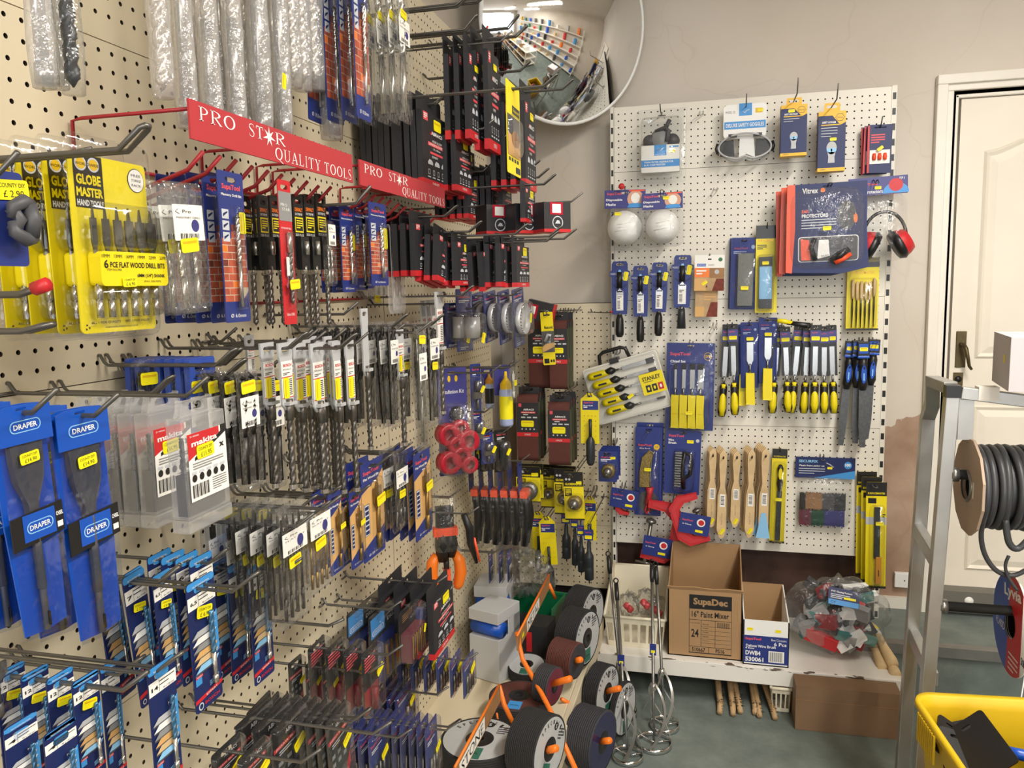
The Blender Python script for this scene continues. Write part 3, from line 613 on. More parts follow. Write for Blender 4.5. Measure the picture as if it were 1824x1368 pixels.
# ================================================================ what hangs on the left board
RL = (0, 0, LEFT)
def hk(loc, short, tip=None, kind='d', L=None, zo=-.010, out=.05, red=False, grp=None, label=None, m='wire', rise=.022, r=.0026):
    """the hook a stack at LOC hangs on; TIP: where its end is in the photo"""
    y0 = loc[1]; L = L or loc[0]+out
    if tip:
        a = UL(tip[0], tip[1], 0.); L = CAM.x*(1-y0/a.y); L = max(.05, min(.5, L))
    return hook('peg_hook', label or 'grey wire hook carrying '+short, (0, y0, loc[2]+zo), RL, L, kind, rise, red, m, r, grp=grp)
def st(fn, px, d, base, n=1, gap=.02, hooked=None, roll=0., tilt=0., grp=None, kind='d', tip=None, jit=(.02, .03), red=False, zo=-.010, out=.05, **k):
    loc, w, h = fitL(*px, d)
    if n > 1: gap = min(gap, (d-.014)/(n-1))
    t = fn(loc, w, h, base, (tilt, radians(roll), LEFT), **k)
    stack(t, n, (-gap, 0, 0), base, grp, jit)
    if hooked: hk(loc, hooked, tip, kind, zo=zo, red=red, out=out)
    return t

# ---- yellow flat-bit sets, nearest the camera
def globe(loc, w, h, label, rot):
    t = thing('flat_bit_set', label, 'drill bit set', loc, rot); b = MB()
    x0, x1, zt = -w*.46, w*.44, -h*.10; y = -.0022
    b.poly(rr(x0, x1, -h*.965, zt, .006, 4), -.0018, -.0002, 'yel')
    b.rect(x0+w*.05, x0+w*.37, -h*.355, zt-.0005, y, 'blk2')
    for i in (0, 1):
        c = (x0+w*(.13+.14*i), zt-h*.045); b.poly(ell(c[0], c[1], w*.065, w*.06), y-.0003, None, 'icon'); b.poly(ell(c[0], c[1], w*.05, w*.045), y-.0005, None, 'yeld')
    b.text('WORLDWIDE', x0+w*.2, zt-h*.047, w*.26, h*.014, 'blk2', y-.0008); b.text('GLOBE', x0+w*.205, zt-h*.12, w*.27, h*.05, 'yel', y-.0003, 0, .04); b.text('MASTER', x0+w*.21, zt-h*.18, w*.29, h*.045, 'yel', y-.0003, 0, .04); b.text('HAND TOOLS', x0+w*.21, zt-h*.232, w*.29, h*.03, 'white', y-.0003, 0, .04)
    b.poly(ell(w*.31, zt-h*.085, w*.105, h*.062, 28), y, None, 'blk2'); b.poly(ell(w*.31, zt-h*.085, w*.098, h*.058, 28), y-.0003, None, 'paper')
    for i, s in enumerate(('FREE', 'STORAGE', 'RACK')): b.text(s, w*.31, zt-h*(.06+.025*i), w*.12, h*.013, 'blk2', y-.0006)
    b.text('ALL 1 FOR QUALITY     NO. 1 FOR VALUE', 0, -h*.915, w*.7, h*.014, 'blk2', y); b.text('WWW.WORLDWIDETOOLS.CO.UK', .0, -h*.94, w*.4, h*.008, 'blk2', y)
    for k in range(3):
        a = pi/2+k*2*pi/3; c = (x0+w*.065, -h*.935); b.quad([(c[0]+w*.022*cos(a-.4), c[1]+w*.022*sin(a-.4)), (c[0]+w*.03*cos(a+.3), c[1]+w*.03*sin(a+.3)), (c[0]+w*.022*cos(a+.9), c[1]+w*.022*sin(a+.9)), (c[0]+w*.013*cos(a+.6), c[1]+w*.013*sin(a+.6))], y, 'blk2')
    b.build('backing_card', t, bev=0)
    hws = (.030, .036, .042, .048, .052, .058)
    for i, hw in enumerate(hws):
        d = MB(); x = x0+w*(.145+.138*i); z1 = -h*.34; z0 = -h*.89; zb = -h*.52
        hw *= w; d.poly([(x-hw*.3, zb-h*.05), (x+hw*.3, zb-h*.05), (x+hw, zb), (x+hw, z1-h*.065), (x+hw*.35, z1-h*.065), (x, z1), (x-hw*.35, z1-h*.065), (x-hw, z1-h*.065), (x-hw, zb)], -.012, -.0095, 'bladed')
        d.tube([(x, -.0107, zb-h*.04), (x, -.0107, -h*.75)], .0024, 'drilll', 8); d.tube([(x, -.0107, -h*.735), (x, -.0107, -h*.80)], .0045, 'drilll', 10); d.tube([(x, -.0107, -h*.80), (x, -.0107, z0)], .0040, 'drilll', 6)
        if i == 0: d.text('10', x, -h*.45, w*.035, h*.02, 'blk2', -.0124)
        d.build('spade_bit', t)
    b = MB(); b.poly(rr(x0+w*.12, x1+w*.045, -h*.735, -h*.565, .006, 4), -.019, -.003, 'yel'); y = -.0195; cx = w*.06
    for i, s in enumerate(('10MM', '13MM', '16MM', '19MM', '22MM', '25MM')): b.text(s, x0+w*(.18+.142*i), -h*.588, w*.09, h*.017, 'blk2', y)
    b.text('6', cx-w*.34, -h*.627, w*.05, h*.042, 'blk2', y, 0, .02); b.text('PCE FLAT WOOD DRILL BITS', cx+w*.045, -h*.63, w*.68, h*.028, 'blk2', y, 0, .02); b.text('ITEM NO.3700', cx-w*.25, -h*.655, w*.17, h*.011, 'blk2', y); b.text('6MM (1/4") SHANK', cx+w*.2, -h*.684, w*.36, h*.024, 'blk2', y, 0, .02); b.text('(MAX. 3000 RPM)', cx+w*.21, -h*.713, w*.22, h*.014, 'blk2', y)
    b.build('bit_rack', t, bev=.0015); price(t, -w*.03, -h*.715, w*.17, -.0205, 2, '£ 6.90')
    b = MB(); b.blister(-w/2, w/2, -h, 0, .005, 'clear', .05, .0005, .012); b.blister(x0+w*.06, x1, -h*.56, -h*.315, .016, 'clear', .2, -.002); b.blister(x0+w*.1, x1, -h*.90, -h*.735, .016, 'clear', .2, -.002); b.build('blister', t)
    return t
loc, w, h = fitL(105, 228, 260, 612, .17); t = globe(loc, w, h, 'x', RL); stack(t, 4, (-.033, 0, 0), 'yellow flat wood bit set hanging nearest the camera', 'yellow flat bit sets', (.01, .012)); hk(loc, 'the yellow flat wood bit sets', zo=-.012, kind='s', L=.15, out=-.01, rise=.003)
# blue packet with a grey casting at the left edge
loc, w, h = fitL(-75, 292, 36, 472, .24)
t = thing('tool_card', 'blue card with a grey metal tool at the left edge of the photo', 'hand tool', loc, RL); b = backing(w, h, 'blue'); b.text('CRAFT', w*.33, -h*.12, w*.2, h*.03, 'white', -.0016); b.build('backing_card', t)
b = MB()
for s in (-1, 1): b.tube([(w*.08, -.012, -h*.52+s*h*.02), (w*.08, -.014, -h*.52+s*h*.13), (w*.28, -.014, -h*.52+s*h*.2), (w*.42, -.012, -h*.52+s*h*.17)], [.0035, .0055, .0065, .006], 'greyd', 10)
b.tube([(w*.36, -.014, -h*.68), (w*.36, -.018, -h*.52), (w*.36, -.014, -h*.36)], .0065, 'greyd', 10); b.tube([(w*.08, -.012, -h*.40), (w*.2, -.014, -h*.52), (w*.08, -.012, -h*.64)], .0055, 'greyd', 8); b.build('casting', t); price(t, w*.3, -h*.19, .034, -.002, 4, '£ 2.90')
hk(loc, 'the blue card with the grey metal tool', zo=-.01, kind='s', out=.03)
# large bare ends of hooks that reach past the yellow sets
def bare(u, v, y0, kind, label, red=False, rise=.022, r=.003, L=None, slope=.0, m='wire'):
    a = UL(u, v, 0.); L = L or max(.06, min(.55, CAM.x*(1-y0/a.y))); p = UL(u, v, L)
    return hook('peg_hook', label, (0, y0, p.z-rise-slope*L), RL, L, kind, rise, red, m, r, slope)
bare(262, 224, .70, 'd', 'long grey loop-ended wire hook reaching across above the yellow flat bit sets', rise=.022, r=.0036)
bare(80, 508, .62, 's', 'grey hook with red tip reaching in at the left edge over the yellow sets', True, rise=.008, r=.0036)
bare(92, 578, .62, 'd', 'grey loop-ended hook at the left edge under the yellow sets', rise=.006, r=.0036)

# ---- red display rack: two signs on arms and two rows of red hooks
def sign_rack(label, x0px, x1px, d, y_hooks, tips, zbar):
    a = UL(x0px[0], x0px[1], d); a2 = UL(x0px[0], x0px[2], d); c = UL(x1px[0], x1px[1], d); c2 = UL(x1px[0], x1px[2], d)
    y0 = a.y; t = thing('red_display_rack', label, 'display rack', (0, y0, zbar), RL); W = c.y-a.y; zt = (a.z+c.z)/2-zbar; zb = (a2.z+c2.z)/2-zbar; H = zt-zb
    s = MB(); s.bx(0, W, -d-.003, -d, zb, zt, 'signred'); yy = -d-.0035
    k = W
    serif(s, 'PRO', .018*k/.48, zt-H*.47, .085*k/.48, H*.36, yy); serif(s, 'ST', .135*k/.48, zt-H*.47, .040*k/.48, H*.36, yy); serif(s, 'R', .208*k/.48, zt-H*.47, .030*k/.48, H*.36, yy)
    c0 = (.191*k/.48, zt-H*.32); R1 = H*.30; pts = []
    for i in range(14): q = R1*(1.0 if i % 2 == 0 else .34)*(1.15 if i in (4, 10) else 1); an = pi/2+i*pi/7; pts.append((c0[0]+q*cos(an)*1.05, c0[1]+q*sin(an)))
    s.poly(pts, yy, None, 'white')
    serif(s, 'QUALITY', .205*k/.48, zb+H*.08, .148*k/.48, H*.36, yy); serif(s, 'TOOLS', .366*k/.48, zb+H*.08, .108*k/.48, H*.36, yy)
    s.build('sign', t)
    for x in (.012, W*.62, W-.012):
        MB().tube([(x, -.004, zt-.09), (x, -.006, zt-H*.25), (x, -.02, zt-H*.2), (x, -d, zt-H*.2)], .0026, 'redwire', 6).build('sign_arm', t)
    for z in (0, -.085, -.20): MB().tube([(-.01, -.006, z), (W*.98, -.006, z)], .003, 'redwire', 6).build('cross_bar', t)
    for (u, v), yh in zip(tips, y_hooks):
        A = UL(u, v, 0.); L = max(.08, min(.34, CAM.x*(1-yh/A.y))); p = UL(u, v, L); x = yh-y0; zt2 = p.z-zbar
        MB().tube([(x, -.006, zt2-.03-.20*L), (x, -L+.025, zt2-.022), (x, -L, zt2)], .0030, 'redwire', 7).build('hook', t)
    return t
STROKES = {   # serif capitals as filled outlines: stems, hairlines, serifs and bowls in a 0..1 by 0..1 box
 'P': ([(.18, 0, .34, 1)], [(.06, 0, .46, .05), (.06, .95, .3, 1)], [('b', .34, .45, 1, .42)]),
 'R': ([(.14, 0, .28, 1)], [(.04, 0, .38, .05), (.04, .95, .28, 1), (.78, 0, 1, .05)], [('b', .28, .48, 1, .40), ('l', .42, .5, .9, 0, .16)]),
 'O': ([], [], [('o', .5, .5, .46, .5)]), 'Q': ([], [], [('o', .5, .5, .46, .5), ('l', .5, .02, .98, -.26, .12)]),
 'S': ([], [], [('s',)]), 'T': ([(.42, 0, .58, 1)], [(.28, 0, .72, .05), (.04, .93, .96, 1), (.04, .76, .09, 1), (.91, .76, .96, 1)], []),
 'U': ([(.14, .3, .28, 1)], [(.02, .95, .4, 1), (.68, .95, .98, 1), (.80, .3, .86, 1)], [('u', .5, .3, .36, .3)]),
 'A': ([], [(.0, 0, .28, .05), (.62, 0, 1, .05), (.26, .3, .7, .35)], [('l', .5, 1, .84, 0, .15), ('l', .5, 1, .13, 0, .06)]),
 'L': ([(.18, 0, .34, 1)], [(.04, 0, .92, .06), (.04, .95, .48, 1), (.87, 0, .92, .26)], []), 'I': ([(.4, 0, .6, 1)], [(.2, 0, .8, .05), (.2, .95, .8, 1)], []),
 'Y': ([(.43, 0, .58, .46)], [(.28, 0, .73, .05), (.0, .95, .36, 1), (.64, .95, 1, 1)], [('l', .18, 1, .52, .4, .15), ('l', .84, 1, .5, .4, .06)])}
ADV = {'I': .45, 'L': .8, 'S': .7, 'P': .8, 'O': 1.08, 'Q': 1.08, 'T': .88}
def serif(b, s, x, z, w, h, y):
    tot = sum(ADV.get(c, .95) for c in s)+.12*(len(s)-1); u = w/tot; cx = x
    for c in s:
        a = ADV.get(c, .95)*u; R = lambda p: (cx+p[0]*a, z+p[1]*h); st_, th, ex = STROKES[c]
        for (x0, z0, x1, z1) in st_+th: b.quad([R((x0, z0)), R((x1, z0)), R((x1, z1)), R((x0, z1))], y, 'white')
        for e in ex:
            if e[0] == 'l': (x0, z0, x1, z1, t) = e[1:]; b.quad([R((x1-t/2, z1)), R((x1+t/2, z1)), R((x0+t/2, z0)), R((x0-t/2, z0))], y-.0001, 'white')
            elif e[0] == 'o':
                n = 24; o = [R((e[1]+e[3]*cos(2*pi*i/n), e[2]+e[4]*sin(2*pi*i/n))) for i in range(n)]; q = [R((e[1]+e[3]*.68*cos(2*pi*i/n), e[2]+e[4]*.88*sin(2*pi*i/n))) for i in range(n)]
                b.add([(p[0], y, p[1]) for p in o+q], [(i, (i+1) % n, n+(i+1) % n, n+i) for i in range(n)], 'white')
            elif e[0] in 'bu':
                n = 12
                if e[0] == 'b': f = lambda k, i: R((e[1]+(.62*k[0])*cos(-pi/2+pi*i/n), (e[2]+e[3])/2+(e[3]-e[2])/2*k[1]*sin(-pi/2+pi*i/n)))
                else: f = lambda k, i: R((e[1]+e[3]*k[0]*cos(pi+pi*i/n), e[2]+e[4]*k[1]*sin(pi+pi*i/n)))
                o = [f((1, 1), i) for i in range(n+1)]; q = [f((.72, .86), i) for i in range(n+1)]
                b.add([(p[0], y, p[1]) for p in o+q], [(i, i+1, n+2+i, n+1+i) for i in range(n)], 'white')
            else:
                pts = [(.86, .76), (.80, .93), (.5, 1.), (.2, .9), (.16, .72), (.4, .56), (.68, .44), (.86, .27), (.78, .08), (.48, 0), (.18, .07), (.1, .25)]; tw = [.03, .04, .05, .08, .11, .15, .15, .11, .08, .05, .04, .03]; L_ = []; R2 = []
                for i, p in enumerate(pts):
                    p0 = pts[max(0, i-1)]; p1 = pts[min(len(pts)-1, i+1)]; dx, dz = p1[0]-p0[0], p1[1]-p0[1]; l = sqrt(dx*dx+dz*dz); k = tw[i]/2
                    L_.append(R((p[0]-dz/l*k, p[1]+dx/l*k))); R2.append(R((p[0]+dz/l*k, p[1]-dx/l*k)))
                n = len(pts); b.add([(p[0], y, p[1]) for p in L_+R2], [(i, i+1, n+i+1, n+i) for i in range(n-1)], 'white')
        cx += a+.12*u
t1 = [(362, 270), (393, 278), (421, 285), (450, 296), (478, 304), (503, 311), (525, 318), (548, 323), (568, 331), (590, 333)]
sign_rack('larger nearer red display rack with sign and a row of red hooks', (332, 174, 243), (624, 277, 327), .19, [.93+.046*i for i in range(10)], t1, 1.70)
t2 = [(655, 344), (669, 347), (683, 351.5), (696, 357), (711, 362.5), (723, 368), (735, 371), (746, 374.6), (757, 376.8), (768, 381), (779, 383)]
sign_rack('smaller-looking farther red display rack with sign beside the black sanding sheet boxes', (637, 277, 331), (790, 341, 369), .19, [1.47+.043*i for i in range(11)], t2, 1.70)

# ---- packs on the first red rack
loc, w, h = fitL(287, 318, 352, 562, .20); t = bagbits(loc, w, h, 'x', (0, radians(-3), LEFT), 2, 'drilll', .0036, True, .42, .17, .27, True, 'crinkle', pz=.475); stack(t, 3, (-.02, 0, 0), 'clear sleeve of thin masonry bits with white label on the nearer red rack', 'clear masonry bit sleeves on the nearer red rack')
loc, w, h = fitL(384, 301, 430, 577, .17); t = masonry(loc, w, h, 'x', RL, '6.0mm'); stack(t, 5, (-.024, 0, 0), 'blue brick-picture drill bit card on the nearer red rack', 'blue brick-picture cards on the nearer red rack')
for u0, u1, v0, n, q in ((455, 472, 346, 2, 'leftmost pair'), (476, 493, 347, 2, 'second pair from left'), (517, 535, 345, 2, 'pair right of the red card'), (537, 555, 345, 1, ''), (558, 576, 344, 2, 'rightmost pair')):
    loc, w, h = fitL(u0, v0, u1, 582, .13); t = dewalt(loc, w, h, 'x', RL)
    stack(t, n, (-.03, 0, 0), ('black plastic hanger with long drill bit, of the '+q) if n > 1 else 'single black plastic hanger with long drill bit, second from the right end', 'black hanger bits on the nearer red rack')
loc, w, h = fitL(492, 318, 515, 580, .17)
t = thing('drill_bit_card', 'tall narrow red and grey drill bit card among the black hanger bits', 'drill bit', loc, RL); b = backing(w, h, 'red'); b.rect(-w/2, w/2, -h*.28, -h*.08, -.0016, 'grey'); b.text('PRO', -w*.1, -h*.17, w*.5, h*.02, 'white', -.0019); b.text('STAR', w*.05, -h*.2, w*.6, h*.02, 'white', -.0019); b.text('SDS MASONRY DRILL', 0, -h*.33, w*.8, h*.012, 'white', -.0016); b.text('160mm LONG', 0, -h*.93, w*.6, h*.02, 'white', -.0016); b.rect(-w*.32, w*.1, -h*.66, -h*.53, -.006, 'paper'); b.build('backing_card', t)
d = MB(); d.flute(0, -.006, -h*.86, -h*.5, .004, 'drill', .022); d.tube([(0, -.006, -h*.5), (0, -.006, -h*.36)], .0045, 'drilll'); d.build('drill_bit', t); MB().blister(-w*.3, w*.3, -h*.9, -h*.34, .011, 'clear', .3).build('blister', t); price(t, 0, -h*.72, w*.8, -.012, 4)

# ---- packs on the farther red rack
def ms(px, d, n, where, gap=.022, size='5.5mm'):
    loc, w, h = fitL(*px, d); t = masonry(loc, w, h, 'x', RL, size, pz=.42); stack(t, n, (-gap, 0, 0), 'blue brick-picture drill bit card '+where, 'blue brick-picture cards on the farther red rack')
ms((603, 364, 628, 521), .13, 3, 'at the left of the farther red rack'); ms((629, 361, 648, 517), .13, 1, 'third along the farther red rack'); ms((642, 360, 659, 514), .13, 1, 'half hidden behind the end card of the farther red rack', size='6.5mm'); ms((655, 358, 686, 509), .17, 1, 'at the far end of the farther red rack', size='6.0mm')
loc, w, h = fitL(577, 392, 592, 510, .15); bagbits(loc, w, h, 'clear sleeve of masonry bits between the two red racks beside the black hangers', RL, 2, 'drilll', .003, True, .4, .06, .32, False, 'crinkle')
loc, w, h = fitL(690, 399, 714, 560, .12); bagbits(loc, w, h, 'silvery bag of two bright drill bits under the end of the farther red hooks', RL, 2, 'drilll', .005, False, .3, pr=True, fm='tubefilm', pz=.15)
loc, w, h = fitL(640, 430, 690, 534, .05); bagbits(loc, w, h, 'clear sleeve of drill bits showing below the blue cards of the farther rack', RL, 4, 'drilll', .003, False, .2, pr=True, fm='clear', pz=1.0)

# ---- long drill bits in clear tubes along the top
def longbit(px, d, label, auger, m='drilll', r=.006, fm='tubefilm'):
    loc, w, h = fitL(*px, d); t = thing('long_drill_bit', label, 'drill bit', loc, RL)
    n = 12; b = MB(); b.tube([(0, 0, -h*i/n) for i in range(n+1)], [w/2*random.uniform(.9, 1.05) for i in range(n)]+[w*.42], fm, 10); b.build('plastic_sleeve', t)
    d_ = MB(); zs = -h*auger if auger < .9 else -h*.97
    if auger >= .9: d_.flute(0, 0, -h*.97, 0, w*.3, m, w*1.5, 10)
    else: d_.flute(0, 0, zs, 0, w*.26, m, w*1.2, 10, False); d_.tube([(0, 0, zs), (0, 0, -h*.90)], w*.26, 'blade', 10); d_.tube([(0, 0, -h*.90), (0, 0, -h*.985)], w*.34, 'blade', 10)
    d_.build('drill_bit', t)
    return loc
P1 = [(241, -330, 272, 158, .12, .95, 'leftmost'), (284, -330, 312, 214, .12, .3, 'second'), (309, -330, 334, 216, .09, .3, 'third'), (331, -330, 357, 222, .12, .63, 'fourth'), (356, -330, 380, 226, .09, .3, 'fifth'), (379, -330, 402, 230, .12, .62, 'sixth'), (402, -330, 426, 232, .09, .63, 'seventh'), (425, -330, 449, 236, .12, .4, 'eighth'), (448, -330, 470, 237, .09, .4, 'ninth'), (466, -330, 486, 240, .12, .4, 'tenth')]
for u0, v0, u1, vb, d, au, q in P1:
    longbit((u0, v0, u1, vb), d, ('leftmost' if q == 'leftmost' else q+' from the left')+' of the long bright bits in clear tubes at the top', au)
longbit((553, -330, 576, 234), .10, 'long bright bit in a clear tube alone beside the blue brick-picture cards', .2)
for u0, u1, vb, q in ((488, 508, 140, 'left'), (506, 526, 146, 'middle'), (526, 549, 144, 'right')): longbit((u0, -330, u1, vb), .10, q+' of three shorter bagged bright bits at the top with yellow sticker below', .96)
loc, w, h = fitL(500, 142, 512, 159, .17); price(thing('price_sticker', 'yellow price sticker stuck below the shorter bagged bits at the top', 'sticker', loc, RL), 0, 0, w*1.2, 0, 80)
for y in (1.02, 1.10, 1.17, 1.24): hook('peg_hook', {1.02: 'first', 1.10: 'second', 1.17: 'third', 1.24: 'fourth'}[y]+' from the left of the high hooks above the long bright bits', (0, y, 2.24), RL, .2, 's')
loc = longbit((74, -300, 112, 152), .2, 'thick black fluted drill bit in a clear bag at the top left corner', .95, 'graphite', fm='crinkle')
longbit((20, -300, 60, 140), .2, 'bright drill bit in a crumpled clear bag at the top left corner', .3); longbit((50, -300, 84, 142), .17, 'bright drill bit in a clear bag just left of the thick black one', .2)
# long blue brick-picture cards and silvery bags at the top
loc, w, h = fitL(622, -95, 649, 202, .18); t = masonry(loc, w, h, 'x', RL, '10.0mm', pr=False); stack(t, 4, (-.03, 0, 0), 'long blue brick-picture drill bit card at the top of the board', 'long blue brick-picture cards at the top'); hk(loc, 'the long blue brick-picture cards at the top')
loc, w, h = fitL(699, -80, 722, 207, .18); t = bagbits(loc, w, h, 'x', RL, 1, 'drilll', .0085, True, .1, .36, .15, True, 'crinkle', pz=.33); stack(t, 5, (-.026, 0, 0), 'silvery bagged long masonry bit with white label at the top', 'silvery bagged long masonry bits at the top'); hk(loc, 'the silvery bagged long masonry bits at the top')
# ================================================================ black sanding sheet boxes
AB = 'black sanding sheet boxes'
def ab(px, d, n, gap, base, roll=0, th=.013, flap=.25, fmt='HOOK & LOOP', band='SANDING SHEETS', tip=None, hooked=None, zf=.62, kind='d'):
    loc, w, h = fitL(*px, d+th); loc.x = d
    t = abracs(loc, w, h, 'x', (0, radians(roll), LEFT), th, flap, True, fmt=fmt, band=band)
    stack(t, n, (-min(gap, (d-.01)/max(1, n-1)), 0, 0), base, AB if n > 1 else None, (.01, .015))
    if hooked: hk(loc, hooked, tip, kind, zo=h*flap*zf, out=.06)
ab((750, 193, 793, 328), .165, 10, .016, 'black sanding sheet box behind the end of the smaller red sign', tip=(795, 160), hooked='the black sheet boxes above the smaller red sign')
ab((811, 239, 838, 337), .20, 3, .022, 'black sanding sheet box right of the smaller red sign', tip=(880, 187), hooked='the black sheet boxes right of the smaller red sign', kind='s')
ab((822, 262, 845, 353), .17, 2, .03, 'black sanding sheet box tucked below others right of the smaller red sign', tip=(912, 205), hooked='the boxes tucked low right of the smaller red sign')
ab((834, 92, 855, 243), .24, 3, .026, 'tall black sanding sheet box at the upper left of the mirror', tip=(913, 71), hooked='the tall black boxes left of the mirror', kind='s')
ab((868, 86, 888, 262), .27, 2, .03, 'tall black sanding sheet box hanging against the left edge of the mirror', tip=(940, 100), hooked='the tall black boxes against the mirror edge')
ab((884, 142, 899, 269), .22, 2, .03, 'narrow black sanding sheet box left of the yellow pack by the mirror', tip=(945, 155), hooked='the narrow black boxes left of the yellow pack')
ab((934, 178, 953, 332), .33, 4, .028, 'black sanding sheet box under the lower left of the mirror', tip=(1022, 186), hooked='the black boxes under the mirror')
ab((832, 312, 856, 387), .18, 5, .020, 'small black sanding sheet box in the middle row, left group', tip=(880, 338), hooked='the left group of small black boxes', kind='s')
ab((873, 312, 895, 391), .22, 6, .017, 'small black sanding sheet box in the middle row, centre group', tip=(962, 314), hooked='the centre group of small black boxes')
ab((895, 326, 911, 396), .25, 2, .03, 'small black sanding sheet box in the middle row, behind the roll boxes', tip=(978, 326), hooked='the small black boxes behind the roll boxes')
ab((935, 334, 953, 394), .36, 1, .03, 'single small black sanding sheet box hanging before the roll boxes', tip=(990, 344), hooked='the single small box before the roll boxes')
ab((738, 397, 775, 491), .17, 4, .022, 'black sanding sheet box under the farther red hooks, left group', hooked='the boxes under the farther red hooks', tip=(815, 375))
ab((781, 424, 812, 507), .21, 3, .022, 'tilted black sanding sheet box in the bottom row', roll=9, hooked='the tilted boxes of the bottom row', tip=(858, 411))
ab((813, 430, 840, 508), .24, 2, .024, 'upright black sanding sheet box right of the tilted ones', hooked='the upright boxes right of the tilted ones', tip=(940, 398))
ab((858, 441, 890, 511), .28, 3, .024, 'leaning black sanding sheet box in the middle of the bottom row', roll=-8, hooked='the leaning boxes of the bottom row', tip=(995, 410))
ab((891, 433, 917, 510), .32, 2, .028, 'black sanding sheet box with clear strip, second from right in bottom row', hooked='the second group from the right of the bottom row', tip=(1000, 409))
ab((920, 437, 942, 511), .35, 3, .026, 'black sanding sheet box at the right end of the bottom row', hooked='the boxes at the right end of the bottom row', tip=(1026, 408))
# boxes of sanding rolls
def rollbox(loc, w, h, label, rot, th=.05):
    t = thing('sanding_roll_box', label, 'sanding roll box', loc, rot); b = MB(); b.bx(-w/2, w/2, -th, 0, -h, 0, 'black3'); b.bx(-w/2-.0004, w/2+.0004, -th-.0004, .0004, -h-.0004, -h*.9, 'red'); y = -th-.0006
    b.rect(-w*.28, w*.2, -h*.42, -h*.0, y, 'crimson'); b.rect(-w*.2, w*.12, -h*.36, -h*.06, y-.0003, 'paper'); b.poly(ell(w*.0, -h*.68, w*.2), y, None, 'icon', [ell(w*.0, -h*.68, w*.17)]); b.quad([(-w*.1, -h*.72), (w*.1, -h*.72), (w*.06, -h*.62), (-w*.02, -h*.6)], y, 'icon'); b.bx(w/2, w/2+.001, -th*.6, -th*.2, -h*.5, -h*.2, 'yeld')
    b.build('box', t, bev=.001); return t
loc, w, h = fitL(954, 357, 985, 411, .40); t = rollbox(loc, .08, h, 'x', (0, 0, LEFT-.8), .06); stack(t, 3, (-.075, 0, 0), 'black cubic sanding roll box with red label below the mirror', 'sanding roll boxes', (.01, .02)); hk(loc, 'the cubic sanding roll boxes', (1053, 346), 's', zo=.004)
# yellow topped pack by the mirror
loc, w, h = fitL(900, 138, 924, 304, .40)
t = thing('blade_pack', 'yellow topped blade pack hanging in front of the mirror edge', 'blade pack', loc, RL); b = backing(w, h, 'yel'); b.rect(-w*.1, w*.46, -h*.33, -h*.24, -.0016, 'blk2'); b.text('flexovit', w*.18, -h*.285, w*.48, h*.04, 'yel', -.002); b.rect(-w*.46, w*.46, -h*.80, -h*.36, -.0016, 'greyd'); b.quad([(-w*.46, -h*.80), (w*.46, -h*.80), (w*.46, -h*.60), (-w*.46, -h*.56)], -.002, 'tan'); b.poly(ell(w*.1, -h*.6, w*.3, h*.09), -.0025, None, 'woodd')
for i in range(4): b.rect(-w*(.4-i*.2), -w*(.27-i*.2), -h*.86, -h*.82, -.0016, 'blk2')
b.rect(w*.1, w*.45, -h*.97, -h*.9, -.0016, 'blk2'); b.build('backing_card', t); MB().blister(-w*.46, w*.46, -h*.8, -h*.35, .012, 'clear', .2).build('blister', t); hk(loc, 'the yellow topped blade pack', (1000, 153))
# bare hooks high up, beside the mirror
bare(850, 27, 1.86, 'd', 'long bare grey loop hook at the top, nearest of those left of the mirror', rise=.03); bare(924, 27, 2.15, 'd', 'long bare grey loop hook reaching over the left edge of the mirror', rise=.03); bare(868, 49, 2.32, 's', 'short bare hook with red tip left of the mirror', True, rise=.03, r=.002)
bare(835, -8, 1.82, 'd', 'bare grey loop hook cut by the top edge of the photo', rise=.02); bare(870, -14, 2.0, 'd', 'bare grey loop hook at the very top left of the mirror', rise=.02)
bare(879, 226, 2.05, 's', 'thin reddish rod hook between the black boxes', rise=.012, r=.0016, m='redwire'); bare(953, 222, 2.28, 'd', 'bare grey loop hook in front of the yellow topped pack', rise=.03); bare(660, 331, 1.35, 's', 'single grey rod hook between the two red signs', rise=.03)

